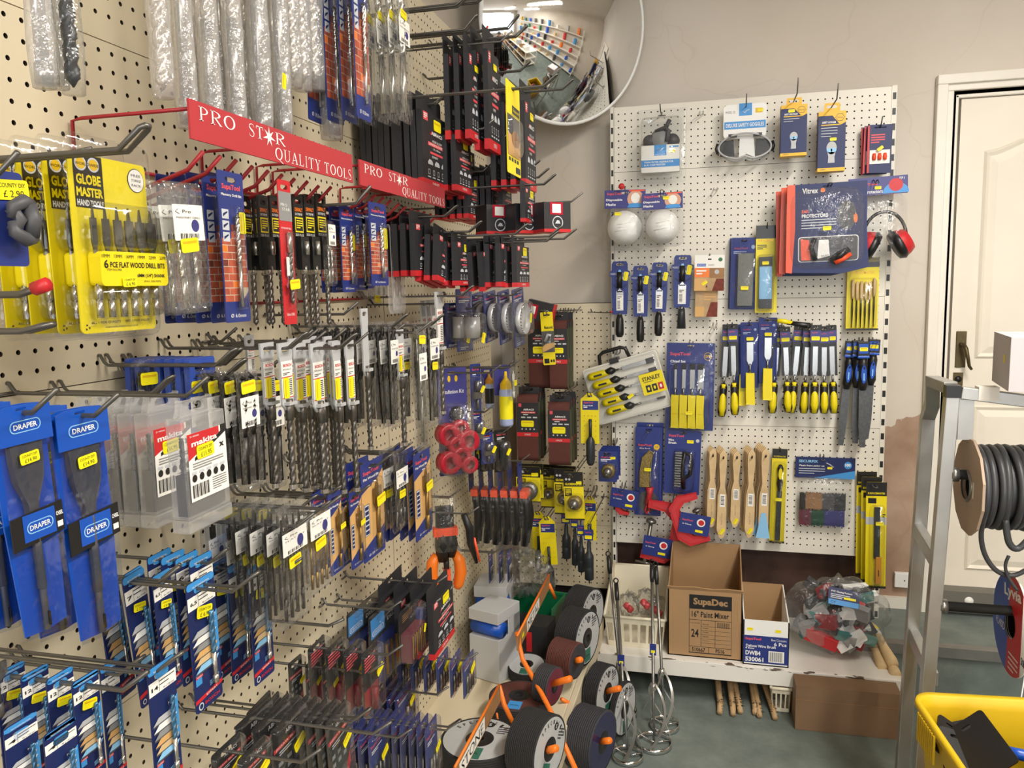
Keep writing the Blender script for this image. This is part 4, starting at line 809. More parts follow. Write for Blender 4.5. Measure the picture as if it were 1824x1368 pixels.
# ================================================================ shelf height: pouches, cases, bits
def pouch(loc, w, h, label, rot):
    t = thing('chisel_pouch', label, 'chisel', loc, rot); y = -.010; q = .05
    b = MB()
    F = [(-w*.5, -h*.012), (-w*.30, 0), (w*.15, -h*.004), (w*.5, -h*.015), (w*.52, -h*.5), (w*.47, -h*.99), (w*.1, -h), (-w*.35, -h*.985), (-w*.47, -h*.5)]
    b.poly(F, -.0025, -.0010, 'draper'); b.build('pouch_back', t)
    d = MB(); hw = w*.29; d.poly([(-hw, -h*.17), (hw, -h*.17), (hw, -h*.24), (hw*.88, -h*.32), (hw*.36, -h*.42), (hw*.26, -h*.52), (-hw*.26, -h*.52), (-hw*.36, -h*.42), (-hw*.88, -h*.32), (-hw, -h*.24)], -.0085, -.004, 'chiselgrey')
    d.tube([(0, -.007, -h*.46), (0, -.007, -h*.80)], w*.075, 'chiselgrey', 6); d.tube([(0, -.007, -h*.80), (0, -.007, -h*.985)], w*.055, 'chiselgrey', 10); d.bx(-w*.015, w*.015, -.0125, -.007, -h*.965, -h*.90, 'drilld'); d.build('chisel', t, bev=.0012)
    p = MB(); p.poly([(-w*.5, -h*.16), (w*.5, -h*.165), (w*.5, -h*.015), (w*.15, -h*.004), (-w*.30, 0), (-w*.5, -h*.012)], y-.001, y, 'draper', [slot(-w*.05, -h*.018, w*.2, h*.012)])
    p.poly(rr(-w*.30, w*.28, -h*.115, -h*.065, h*.024, 5), y-.0014, None, 'skyl', [rr(-w*.28, w*.26, -h*.111, -h*.069, h*.02, 5)]); p.text('DRAPER', -w*.01, -h*.09, w*.44, h*.022, 'white', y-.0014, 0, .02)
    p.build('printed_header', t); p = MB(); p.poly([(-w*.49, -h*.60), (w*.51, -h*.58), (w*.51, -h*.445), (-w*.49, -h*.46)], y-.001, y, 'blk2'); p.rect(-w*.28, w*.34, -h*.575, -h*.46, y-.0013, 'draper'); p.poly(rr(-w*.22, w*.29, -h*.545, -h*.495, h*.024, 5), y-.0016, None, 'skyl', [rr(-w*.20, w*.27, -h*.541, -h*.499, h*.02, 5)]); p.text('DRAPER', w*.035, -h*.52, w*.4, h*.022, 'white', y-.0016, 0, .02)
    p.text('CHISEL', w*.43, -h*.50, w*.14, h*.018, 'white', y-.0013, 0, .03); p.rect(w*.37, w*.48, -h*.56, -h*.535, y-.0013, 'paper'); p.build('printed_band', t)
    f = MB(); f.add([(-w*.49, y+.0002, -h*.46), (w*.5, y+.0002, -h*.445), (w*.5, y+.0002, -h*.165), (-w*.49, y+.0002, -h*.16)], [(0, 1, 2, 3)], 'clearblue'); f.add([(-w*.46, y+.0002, -h*.985), (w*.1, y-.003, -h), (w*.46, y+.0002, -h*.985), (w*.5, y+.0002, -h*.585), (0, y-.004, -h*.60), (-w*.48, y+.0002, -h*.60)], [(0, 1, 4, 5), (1, 2, 3, 4)], 'clearblue'); f.build('clear_window', t)
    price(t, 0, -h*.225, w*.36, y-.0012, 3, '£14.90'); return t
loc, w, h = fitL(80, 735, 174, 1183, .22); t = pouch(loc, w, h, 'x', (0, radians(-1.5), LEFT)); stack(t, 2, (-.05, 0, 0), 'blue pouch with broad chisel, right of the two at the left edge', 'right-hand blue chisel pouches'); hk(loc, 'the right-hand blue chisel pouches', (212, 714), 's', zo=-.008)
loc, w, h = fitL(-28, 728, 70, 1178, .22); t = pouch(loc, w, h, 'x', (0, radians(-2), LEFT)); stack(t, 3, (-.045, 0, 0), 'blue pouch with broad chisel cut by the left edge of the photo', 'left-hand blue chisel pouches'); hk(loc, 'the left-hand blue chisel pouches', None, 's', zo=-.008)
bare(104, 804, .69, 's', 'grey rod hook end in front of the right-hand blue chisel pouch', rise=.010, r=.0036)
loc, w, h = fitL(-30, 1180, 5, 1300, .2); t = bagbits(loc, w, h, 'dark brown chisel shank at the lower left edge below the blue pouches', RL, 1, 'chiselgrey', .012, False, 0, pr=False, fm='clear', fluted=False)
bare(155, 1322, .66, 's', 'grey wire hook bent near the lower left edge, in front of dark blue cards', rise=-.01, r=.0028)
def makita(loc, w, h, label, rot):
    t = thing('drill_bit_case', label, 'drill bit case', loc, rot); th = .022
    b = MB(); b.bx(-w/2, w/2, -th, 0, -h*.88, 0, 'frost'); b.bx(-w/2-.001, w/2+.001, -th-.001, .001, -h, -h*.88, 'frost'); b.poly([(-w*.42, 0), (w*.42, 0), (w*.34, h*.13), (-w*.34, h*.13)], -th*.6, -th*.4, 'frost', [slot(0, h*.075, w*.34, .008)]); b.build('case', t, bev=.0025)
    b = MB(); b.bx(-w*.44, w*.44, -th*.8, -th*.2, -h*.86, -h*.50, 'black')
    for i in range(5): x = -w*.36+w*.18*i; b.flute(x, -th*.5, -h*.52, -h*(.18+.05*i), .003, 'drilld', .02, 8)
    b.build('bit_holder', t)
    y = -th-.0014; b = MB(); b.rect(-w*.44, w*.46, -h*.73, -h*.14, y+.0002, 'paper'); b.quad([(-w*.44, -h*.37), (-w*.44, -h*.14), (w*.30, -h*.14), (w*.30, -h*.20)], y, 'red'); b.quad([(-w*.30, -h*.385), (w*.46, -h*.205), (w*.46, -h*.135), (w*.34, -h*.135), (w*.34, -h*.19), (-w*.30, -h*.355)], y, 'blk2'); b.text('makita', -w*.06, -h*.225, w*.6, h*.05, 'white', y-.0003, 2, .03); b.text('D-40060', -w*.28, -h*.165, w*.2, h*.014, 'white', y-.0003)
    b.text('x', w*.34, -h*.31, w*.12, h*.04, 'blk2', y-.0003, 0, .05); nl(b, -w*.36, w*.36, -h*.40, 3, h*.022, 'grey', y-.0003)
    for i in range(5): b.poly(ell(-w*.34+w*.165*i, -h*.53, w*.055), y-.0003, None, 'blk2'); b.rect(-w*.39+w*.165*i, -w*.28+w*.165*i, -h*.495, -h*.47, y-.0003, 'icon')
    for i in range(14): b.rect(-w*.40+i*w*.028, -w*.40+i*w*.028+w*(.009 if i % 3 else .02), -h*.70, -h*.585, y-.0003, 'blk2')
    nl(b, w*.06, w*.4, -h*.58, 6, h*.02, 'greyd', y-.0003, h*.006); b.build('paper_label', t); price(t, -w*.06, -h*.315, w*.4, y-.0006, 2, '£11.95'); return t
loc, w, h = fitL(292, 746, 370, 958, .25); makita(loc, w, h, 'single translucent drill bit case with red and white label, standing forward of the row', (0, radians(-1), LEFT)); hk(loc, 'the single translucent drill bit case', (374, 717), 's', zo=.02)
loc, w, h = fitL(236, 738, 312, 948, .15); t = makita(loc, w, h, 'x', RL); stack(t, 5, (-.025, 0, 0), 'translucent drill bit case with red and white label in the row of five', 'translucent drill bit cases in a row', (.005, .02)); hk(loc, 'the row of translucent drill bit cases', (312, 722), 'd', zo=.02)
def bluecase(loc, w, h, label, rot):
    t = thing('blue_bit_case', label, 'drill bit case', loc, rot); b = MB(); b.poly(rr(-w/2, w/2, -h, 0, .005, 3), -.009, 0, 'bluel', [slot(0, -.014, w*.6, .012)]); b.text('DRILL BITS', 0, -h*.18, w*.7, h*.03, 'icon', -.0094); b.build('case', t, bev=.001); return t
loc, w, h = fitL(326, 640, 372, 886, .12); t = bluecase(loc, w, h, 'x', RL); stack(t, 7, (-.016, 0, 0), 'tall blue plastic bit case behind the translucent cases', 'tall blue plastic bit cases', (.006, .02)); hk(loc, 'the tall blue plastic bit cases', (430, 632), 'd')
loc, w, h = fitL(237, 640, 276, 730, .07); bagbits(loc, w, h, 'grey sleeve with yellow sticker left of the tall blue bit cases', RL, 3, 'drilld', .005, False, .3, pr=True, fm='crinkle', pz=.42); hk(loc, 'the grey sleeve with yellow sticker', (425, 690), 'd')
# bagged black drill bits
def bg(px, d, n, base, gap=.02, roll=0, hooked=None, tip=None, kind='d', zo=-.008, grp=None, nb=1, **k):
    loc, w, h = fitL(*px, d); t = bagbits(loc, w, h, 'x', (0, radians(roll), LEFT), nb, **k); stack(t, n, (-min(gap, (d-.012)/max(1, n-1)), 0, 0), base, grp or (base if n > 1 else None))
    if hooked: hk(loc, hooked, tip, kind, zo=zo)
    return loc
bg((414, 662, 453, 886), .2, 5, 'clear bag of dark drill bits with white label, right of the translucent cases', .026, nb=2, m='drilld', r=.008, lz=.22, lh=.25, pz=.14, hooked='the bags of dark bits right of the translucent cases', tip=(438, 652), fm='crinkle')
bg((466, 662, 497, 884), .17, 2, 'clear bag of dark drill bits beside the hanging long bits', .03, nb=2, m='drilld', r=.007, lz=.22, lh=.25, pz=.13, hooked='the bags of dark bits beside the long bits', tip=(495, 650), kind='s', fm='crinkle')
S = [(492, 516, 612, 890, .21, 2, 'first', ''), (511, 527, 604, 885, .15, 1, 'second', ''), (524, 537, 602, 880, .12, 1, 'third', ''), (536, 550, 606, 888, .15, 1, 'fourth', ''), (549, 572, 613, 898, .22, 2, 'fifth', 's'), (574, 588, 600, 885, .16, 2, 'sixth', ''), (588, 603, 610, 896, .2, 2, 'seventh', ''), (612, 627, 608, 892, .21, 3, 'eighth', '')]
for u0, u1, v0, ve, d, n, q, e in S:
    loc, w, h = fitL(u0, v0, u1, ve, d); t = sds(loc, w, h, 'x', RL, r=.0055, pr=True)
    base = 'long fluted drill bit on a grey hanger, '+q+' from the left in its row'
    stack(t, n, (-.03, 0, 0), base, 'long fluted bits on grey hangers'); hk(loc, 'the '+q+' long fluted bit from the left', (636, 618) if q == 'fifth' else None, 'd' if q in ('first', 'fifth') else 's', zo=-.008, out=.04)
loc, w, h = fitL(434, 598, 449, 690, .08); sds(loc, w, h, 'short grey hanger with red and white label above the bags of dark bits', RL, .8, pr=False); hk(loc, 'the short grey hanger above the dark bits', (424, 628), 's')
loc, w, h = fitL(640, 550, 652, 815, .2); sds(loc, w, h, 'long fluted bit on a wire in front of the bundled bagged bits', RL, .42, .005, False, stub=True); hk(loc, 'the long fluted bit in front of the bundle', (640, 590), 's')
bg((687, 574, 704, 770), .22, 8, 'bagged grey drill bit with white label in the leftmost bundle', .024, nb=2, m='drilld', r=.006, lz=.17, lh=.22, hooked='the bundle of bagged grey bits', tip=(726, 565), fm='crinkle', pr=False)
loc, w, h = fitL(703, 588, 716, 806, .2); sds(loc, w, h, 'long drill bit with red and white label between two bundles of bagged bits', RL, .38, .006); hk(loc, 'the long bit between the bundles', (722, 596), 's')
bg((758, 574, 777, 766), .24, 5, 'bagged grey drill bit with white label in the bundle left of the hole saws', .032, nb=2, m='drilld', r=.0065, lz=.16, lh=.2, hooked='the bundle of bagged bits left of the hole saws', tip=(790, 567), fm='crinkle', pz=.42)
bg((738, 586, 754, 812), .27, 1, 'long bagged drill bit hanging in front of the bundle left of the hole saws', nb=1, m='drill', r=.005, lz=.2, lh=.22, hooked='the long bagged bit in front of the bundle', tip=(770, 602), kind='s', fm='crinkle', pz=.09)
loc, w, h = fitL(773, 520, 786, 748, .2); sds(loc, w, h, 'long drill bit with red and white label just left of the hole saw packs', RL, .45, .006, False); hk(loc, 'the long bit left of the hole saw packs', (845, 578), 'd')
for i, u in enumerate((748, 757, 766)):
    loc, w, h = fitL(u, 536-i, u+9, 640, .12+.02*i); sds(loc, w, h, ('left', 'middle', 'right')[i]+' one of three short labelled bits above the bundle beside the hole saws', RL, .9, .004, False)
hook('peg_hook', 'grey hook of the three short labelled bits beside the hole saws', (0, loc.y-.02, loc.z-.01), RL, .2, 's')

# ================================================================ flat bits
def fl(px, d, n, base, gap=.022, roll=0, hooked=None, tip=None, kind='d', size='16.0mm'):
    loc, w, h = fitL(*px, d); t = flatcard(loc, w, h, 'x', (0, radians(roll), LEFT), size); stack(t, n, (-min(gap, (d-.012)/max(1, n-1)), 0, 0), base, 'blue and tan flat bit cards' if n > 1 else None)
    if hooked: hk(loc, hooked, tip, kind, zo=-.010, out=.04)
fl((582, 884, 605, 1034), .2, 2, 'blue and tan flat bit card at the left of its row', .03, hooked='the leftmost flat bit cards', tip=(610, 925))
fl((620, 880, 641, 1022), .19, 4, 'blue and tan flat bit card second along the row', .024, hooked='the second flat bit cards', tip=(660, 884))
fl((640, 830, 679, 1012), .19, 2, 'large blue and tan flat bit card, the most open one of the row', .03, hooked='the large flat bit cards', tip=(700, 880), size='25.0mm')
fl((681, 806, 712, 972), .12, 1, 'blue and tan flat bit card behind the dark bagged bits', hooked='the flat bit card behind the bagged bits', tip=(715, 857), size='12.0mm', kind='s')
fl((735, 812, 764, 972), .19, 5, 'blue and tan flat bit card at the right end of the row', .02, hooked='the flat bit cards at the right end', tip=(756, 832), size='19.0mm')
bg((697, 806, 722, 956), .17, 2, 'clear bag of dark flat bits with white label among the tan cards', .03, nb=3, m='bladed', r=.008, lz=.24, lh=.22, fluted=False, hooked='the bagged flat bits among the tan cards', tip=(735, 836), fm='crinkle', pz=.55)
bg((488, 908, 540, 1140), .22, 4, 'tall clear bag of black flat bits under the long fluted bits', .026, nb=4, m='drilld', r=.0085, lz=.22, lh=.18, hooked='the tall bags of black flat bits', tip=(610, 924), fluted=False, fm='crinkle', pz=.47, title='FLAT BIT', kind='s')
bg((541, 920, 584, 1074), .22, 3, 'clear bag of bronze flat bits with white label beside the tan cards', .026, nb=4, m='brass', r=.0075, lz=.06, lh=.26, hooked='the bags of bronze flat bits', tip=(588, 903), fluted=False, fm='crinkle', pz=.40, title='FLAT BIT')
bg((390, 930, 424, 1040), .12, 2, 'grey-blue bag with white label above the dark blue bit cards', .03, nb=1, m='drilld', r=.006, lz=.35, lh=.4, hooked='the grey-blue bags above the dark blue cards', tip=(560, 930), fluted=False, fm='clearblue', kind='s', title='FLAT BIT', pr=False)
bg((449, 900, 478, 1010), .13, 3, 'grey bag with yellow sticker and white label left of the tall black flat bits', .03, nb=1, m='bladed', r=.006, lz=.4, lh=.4, hooked='the grey bags left of the tall flat bits', tip=(565, 905), fluted=False, fm='crinkle', title='FLAT BIT', pz=.2)

# ================================================================ dark blue multi-material cards
def ex(px, d, n, base, gap=.03, roll=0, hooked=None, tip=None, kind='d', size='6,5', amt=None, pr=True):
    loc, w, h = fitL(*px, d); t = expert(loc, w, h, 'x', (0, radians(roll), LEFT), size, pr, amt); stack(t, n, (-min(gap, (d-.012)/max(1, n-1)), 0, 0), base, 'dark blue multi-material bit cards' if n > 1 else None)
    if hooked: hk(loc, hooked, tip, kind, zo=-.010, out=.05)
ex((215, 1030, 254, 1290), .17, 2, 'dark blue bit card with sky-blue top beside the chisel pouches', .04, -5, 'the dark blue cards beside the pouches', (322, 1043), 's', '7', '£ 7.95')
ex((268, 1028, 301, 1262), .19, 3, 'dark blue bit card with sky-blue top behind the foremost one', .04, -3, 'the dark blue cards behind the foremost', (322, 1020), 's', amt='£ 6.90')
ex((329, 1044, 378, 1291), .26, 1, 'foremost dark blue bit card with layered-material picture, whole in view', .03, -1, 'the foremost dark blue card', (462, 1053), 'd', amt='£ 6.90')
ex((335, 1000, 375, 1240), .15, 4, 'dark blue bit card in the row behind the foremost one', .022, 0, 'the dark blue cards behind', (405, 985), 's', '6')
ex((440, 1014, 476, 1236), .16, 4, 'dark blue bit card at the right end, under the tall flat bits', .034, 0, 'the dark blue cards at the right end', (536, 990), 'd', '8')
ex((126, 1218, 172, 1425), .24, 4, 'dark blue bit card in the lowest row below the chisel pouches', .03, 0, 'the lowest dark blue cards', (265, 1217), 's', '12', pr=True)
ex((260, 1196, 308, 1450), .29, 1, 'tall dark blue bit card with a big blue spiral bit, lowest row', .03, 0, 'the tall dark blue card of the lowest row', (325, 1183), 'd', '14', pr=False)
ex((75, 1312, 131, 1500), .31, 2, 'dark blue bit card at the very bottom left corner', .04, 0, None, size='4', pr=False)
ex((176, 1190, 208, 1425), .14, 1, 'dark blue bit card behind the lowest ones, under the chisel pouch tips', hooked='the dark blue card under the pouch tips', size='13', pr=False)
bare(612, 1103, 1.24, 's', 'bare grey hook below the bags of bronze flat bits', rise=.015)
# ================================================================ low packs: blades, bit sets, blister packs
def bp(px, d, n, base, gap, kind, m='black', roll=0, th=.012, hooked=None, tip=None, hkind='s', name='jigsaw_blade_pack', cat='jigsaw blades', pr=True, grp=None):
    loc, w, h = fitL(*px, d); t = blisterpack(loc, w, h, 'x', (0, radians(roll), LEFT), m, kind, pr, th, name, cat); stack(t, n, (-min(gap, (d-.014)/max(1, n-1)), 0, 0), base, grp or (base if n > 1 else None), (.01, .025))
    if hooked: hk(loc, hooked, tip, hkind, zo=-.012, out=.06)
bp((421, 1356, 472, 1480), .22, 2, 'black jigsaw blade pack at the bottom edge, leftmost', .04, 'jig', hooked='the leftmost jigsaw blade packs', tip=(573, 1362))
bp((481, 1304, 539, 1465), .20, 3, 'black jigsaw blade pack with red stripe, above the bottom edge', .03, 'jig', hooked='the red striped jigsaw blade packs', tip=(698, 1303))
bp((578, 1287, 615, 1455), .26, 9, 'black jigsaw blade pack in the thick tilted bundle', .017, 'jig', roll=-4, hooked='the thick bundle of jigsaw blade packs', tip=(660, 1277), hkind='d')
bp((572, 1190, 594, 1300), .14, 3, 'black jigsaw blade pack half hidden behind the dark red bit packs', .034, 'jig', hooked='the half hidden jigsaw blade packs', tip=(684, 1175))
bp((643, 1167, 671, 1290), .22, 4, 'black pack holding a dark red bit, in the spread row', .036, 'red', th=.016, hooked='the dark red bit packs', tip=(718, 1146), name='red_bit_pack', cat='drill bits')
def bitset(loc, w, h, label, rot, red=False):
    t = thing('drill_bit_set', label, 'drill bit set', loc, rot); b = backing(w*.97, h*.98, 'black', .001, .004); y = -.0014
    if not red: b.rect(-w*.46, -w*.14, -h*.36, -h*.06, y, 'sky'); b.poly(rr(-w*.43, -w*.17, -h*.33, -h*.25, h*.03, 4), y-.0002, None, 'white', [rr(-w*.42, -w*.18, -h*.322, -h*.258, h*.03, 4)]); b.text('DRAPER', -w*.3, -h*.29, w*.2, h*.04, 'white', y-.0004); b.text('DRILL BIT SET', w*.17, -h*.26, w*.5, h*.065, 'white', y, 0, .03); nl(b, -w*.06, w*.2, -h*.14, 2, h*.04, 'greyd', y); b.text('25', w*.38, -h*.1, w*.1, h*.05, 'white', y)
    else: nl(b, -w*.3, w*.3, -h*.1, 4, h*.04, 'gold', y); b.rect(-w*.4, w*.4, -h*.95, -h*.75, y, 'crimson')
    b.build('backing_card', t); c = MB(); c.bx(-w*.46, w*.46, -.024, -.002, -h*.97, -h*.42, 'blue' if not red else 'magenta')
    for i in range(7): c.tube([(w*(-.36+.12*i), -.026, -h*.92), (w*(-.36+.12*i), -.026, -h*.46)], w*.018, 'brass' if i % 2 else 'gold', 6)
    if red: c.bx(w*.44, w*.58, -.02, -.004, -h*.5, -h*.2, 'blue')
    c.build('bit_tray', t, bev=.001); MB().blister(-w/2, w/2, -h, 0, .03, 'blisterdk', .08, .0005, .006).build('blister', t); price(t, w*.25, -h*.5, w*.2, -.0315, 60); return t
loc, w, h = fitL(655, 1103, 727, 1226, .13); t = bitset(loc, w, h, 'x', RL); stack(t, 2, (-.05, 0, 0), 'boxed drill bit set with sky-blue corner in clear pack', 'boxed drill bit sets'); hk(loc, 'the boxed drill bit sets', (785, 1063), 's', zo=-.012)
loc, w, h = fitL(709, 1095, 738, 1189, .2); bitset(loc, w, h, 'dark red and gold bit set in front of the boxed drill bit sets', RL, True); hk(loc, 'the dark red and gold bit set', (718, 1146), 's', zo=-.012)
ab((770, 1077, 806, 1181), .23, 4, .038, 'black sanding sheet box low down, beside the silver cartons', hooked='the low black boxes beside the silver cartons', tip=(798, 1048), roll=-2, kind='s')
bp((823, 1184, 843, 1252), .28, 8, 'thin clear accessory pack in the fanned row beside the silver cartons', .032, 'supa', 'blue', th=.008, hooked='the fanned clear packs', tip=(850, 1143), name='accessory_pack', cat='drill accessories')
bp((702, 1246, 738, 1330), .14, 4, 'small blue blister pack in the upper row at the bottom of the board', .02, 'supa', 'blue', hooked='the upper row of blue blister packs', tip=(800, 1253), name='accessory_pack', cat='drill accessories')
bp((756, 1301, 777, 1440), .27, 13, 'blue blister pack in the long dense row at the bottom', .018, 'supa', 'blue', hooked='the long dense row of blue packs', tip=(818, 1220), hkind='d', name='accessory_pack', cat='drill accessories')
bp((655, 1319, 685, 1450), .18, 4, 'blue blister pack at the bottom, left of the long dense row', .022, 'supa', 'blue', hooked='the blue packs left of the dense row', tip=(734, 1308), name='accessory_pack', cat='drill accessories')

# ================================================================ far bay: hole saws, clamps and oddments
def holesaw(loc, w, h, label, rot, rs=.042, dep=.055, axis='y', cz=-.52):
    t = thing('hole_saw_pack', label, 'hole saw', loc, rot); b = backing(w, h, 'blue'); logo(b, 0, -h*.13, w*.7, h*.045, -.0016); nl(b, -w*.34, w*.3, -h*.18, 2, h*.025, 'white', -.0016); nl(b, -w*.3, w*.2, -h*.93, 2, h*.025, 'icon', -.0016); b.build('backing_card', t)
    s = MB(); c = (0, 0, h*cz)
    if axis == 'y':
        s.lathe([(0, -.006), (rs*.96, -.006), (rs, -.009), (rs, -dep), (rs*.95, -dep), (rs*.95, -.009), (0, -.009)], 'holesaw', 36, c, 'y')
        n = 30
        for i in range(n): a = 2*pi*i/n; a2 = a+2*pi/n*.6; s.add([(rs*cos(a), -dep, c[2]+rs*sin(a)), (rs*cos(a2), -dep, c[2]+rs*sin(a2)), (rs*cos(a2), -dep-.005, c[2]+rs*sin(a2))], [(0, 1, 2)], 'greyd')
        s.rect(-.001, .001, c[2], c[2], -.1, 'red')
    else:
        s.lathe([(0, h*cz+dep), (rs, h*cz+dep), (rs, h*cz), (rs*.93, h*cz), (rs*.93, h*cz+dep-.002), (0, h*cz+dep-.002)], 'holesaw', 24, (0, -rs-.003, 0)); n = 16
        for i in range(n): a = 2*pi*i/n; a2 = a+2*pi/n*.6; s.add([(rs*cos(a), -rs-.003+rs*sin(a), h*cz+dep), (rs*cos(a2), -rs-.003+rs*sin(a2), h*cz+dep), (rs*cos(a2), -rs-.003+rs*sin(a2), h*cz+dep+.005)], [(0, 1, 2)], 'greyd')
    s.build('hole_saw', t); b = MB(); r = rs+.006
    if axis == 'y': b.blister(-min(r, w*.49), min(r, w*.49), h*cz-r, h*cz+r, dep+.012, 'blisterdk', .15, -.001)
    else: b.blister(-w*.46, w*.46, h*cz-.012, h*cz+dep+.015, rs*2+.01, 'blisterdk', .2, -.001)
    b.blister(-w/2, w/2, -h, 0, .004, 'blisterdk', .05, .0005, .006); b.build('blister', t); price(t, w*.1, h*cz, .03, -dep-.014 if axis == 'y' else -rs*2-.014, 70); return t
for px, d, rs, q in (((909, 514, 932, 622), .22, .046, 'foremost large round hole saw pack, right end of its row'), ((882, 518, 908, 616), .185, .043, 'large round hole saw pack, second from the right'), ((858, 520, 882, 612), .15, .04, 'large round hole saw pack, third from the right'), ((838, 522, 858, 606), .11, .034, 'large round hole saw pack, leftmost and deepest in its row')):
    loc, w, h = fitL(*px, d); holesaw(loc, .10, h, q, (0, radians(-6), LEFT-.12), rs*1.1, .024)
hk(loc, 'the large round hole saw packs', (930, 538), 'd', L=.28)
for px, d, rs, q in (((812, 515, 838, 630), .13, .024, 'narrow upright hole saw pack nearest the large round ones'), ((795, 540, 816, 622), .10, .018, 'narrow upright hole saw pack, second from the large round ones'), ((786, 545, 802, 618), .07, .016, 'narrow upright hole saw pack, farthest from the large round ones')):
    loc, w, h = fitL(*px, d); holesaw(loc, .075, h, q, (0, 0, LEFT-.35), rs, .06, 'z', -.78)
hk(loc, 'the narrow upright hole saw packs', (860, 572), 'd', L=.2)
# pack of crimson hole-cutting shells under a blue card
loc, w, h = fitB(778, 655, 830, 845, 2.12); w *= 1.05; t = thing('kit_pack', 'large clear pack of crimson hole saws under a blue header', 'hole saw kit', loc, (0, 0, .75)); b = MB(); b.poly(rr(-w/2, w/2, -h*.34, 0, .006), -.0012, 0, 'purple', [slot(0, -.014)]); b.text('Installation Kit', 0, -h*.22, w*.8, h*.035, 'white', -.0016); b.poly(ell(-w*.1, -h*.1, w*.05, h*.03), -.0016, None, 'yeld'); b.poly(ell(w*.14, -h*.1, w*.05, h*.03), -.0016, None, 'yeld'); b.rect(-w*.5, w*.5, -h, -h*.34, -.0005, 'purple'); b.build('backing_card', t)
for i, (x, z, r) in enumerate(((-.30, -.60, .025), (.10, -.56, .021), (.36, -.68, .026), (-.28, -.86, .026), (.10, -.82, .024), (.38, -.90, .02), (-.05, -.70, .02))):
    r *= 1.3; MB().lathe([(r*.5, -.036), (r*.88, -.04), (r, -.034), (r, -.003), (0, -.003)], 'crimson', 20, (w*x, 0, h*z), 'y').lathe([(r*.86, -.038), (r*.8, -.02), (0, -.02)], 'winered', 20, (w*x, 0, h*z), 'y').build('crimson_shell', t)
MB().lathe([(.008, -.02), (.02, -.016), (.02, -.003)], 'blk2', 14, (w*.1, 0, -h*.42), 'y', True).build('arbor', t); MB().blister(-w*.52, w*.56, -h*1.0, -h*.32, .046, 'crinkle', .15, -.001).build('blister', t); hk(loc, 'the pack of crimson hole saws', (893, 681), 'd', zo=-.014)
# spare bits and adhesives
def oddpack(px, y, n, gap, base, build, m='blue', roll=0, hooked=None, tip=None, name='blister_pack', cat='drill accessories'):
    loc, w, h = fitB(*px, y); t = thing(name, 'x', cat, loc, (0, radians(roll), .8)); b = backing(w, h, m); logo(b, 0, -h*.12, w*.66, h*.05, -.0016); nl(b, -w*.3, w*.26, -h*.18, 2, h*.03, 'white', -.0016); b.build('backing_card', t); c = MB(); build(c, w, h); c.build('contents', t); MB().blister(-w*.46, w*.46, -h*.97, -h*.24, .03, 'blisterdk', .2, -.001).build('blister', t); price(t, w*.2, -h*.5, .022, -.032, 60); stack(t, n, (-gap, 0, 0), base)
    if hooked: hk(loc, hooked, tip, 'd')
def arb(c, w, h): c.tube([(0, -.012, -h*.34), (0, -.012, -h*.55)], w*.2, 'steel', 10); c.bx(-w*.34, w*.34, -.02, -.006, -h*.7, -h*.56, 'steel'); c.tube([(0, -.012, -h*.7), (0, -.012, -h*.92)], w*.12, 'drill', 8)
oddpack((836, 648, 856, 735), 2.3, 1, .04, 'clear pack with a steel arbor left of the glue bottles', arb, hooked='the steel arbor pack', tip=(925, 641)); oddpack((838, 728, 858, 802), 2.3, 1, .04, 'clear pack with a steel arbor hanging below its twin', arb, hooked='the lower steel arbor pack', tip=(880, 728))
oddpack((855, 770, 878, 826), 2.35, 1, .03, 'small dark blue pack with yellow sticker right of the crimson hole saws', arb, hooked='the small dark blue pack', tip=(878, 812)); oddpack((878, 765, 905, 840), 2.4, 3, .05, 'black torch-like pack with yellow sticker between crimson packs and sanding belts', lambda c, w, h: c.tube([(0, -.015, -h*.28), (0, -.015, -h*.45), (0, -.015, -h*.5), (0, -.015, -h*.95)], [w*.3, w*.3, w*.22, w*.22], 'blk2', 12), 'black', hooked='the black torch-like packs', tip=(912, 781))
def bottle(px, y, label, cap, body, lab):
    loc, w, h = fitB(*px, y); t = thing('marking_powder_bottle', label, 'bottle', loc, (0, 0, .7)); r = w*.42; c = (0, -r-.004, 0)
    b = backing(w*1.1, h*.5, 'clear' if False else 'purple'); b.build('header_card', t)
    MB().lathe([(0, -h), (r*.9, -h), (r, -h*.97), (r, -h*.42), (r*.75, -h*.36), (r*.5, -h*.34)], body, 20, c).build('bottle_body', t); MB().lathe([(r*1.005, -h*.88), (r*1.005, -h*.5)], lab, 20, c).build('bottle_label', t); MB().lathe([(r*.86, -h*.42), (r*.86, -h*.3), (r*.6, -h*.26), (r*.28, -h*.2), (r*.2, -h*.10), (0, -h*.09)], cap, 18, c).build('bottle_cap', t)
    return loc
l1 = bottle((880, 650, 908, 756), 2.45, 'blue-white bottle with yellow label and amber cap hanging by the sanding belts', 'yeld', 'glue', 'yelp'); l2 = bottle((857, 655, 876, 725), 2.5, 'bottle with dark label hanging behind the amber capped one', 'amber', 'glue', 'blk2'); hk(l1, 'the hanging bottles', (915, 676), 'd', L=.27)
loc, w, h = fitL(908, 655, 920, 715, .22); bagbits(loc, w, h, 'crumpled white packet right of the amber capped bottle', RL, 1, 'white', .012, False, .1, fm='crinkle', fluted=False, pr=True, pz=.5)
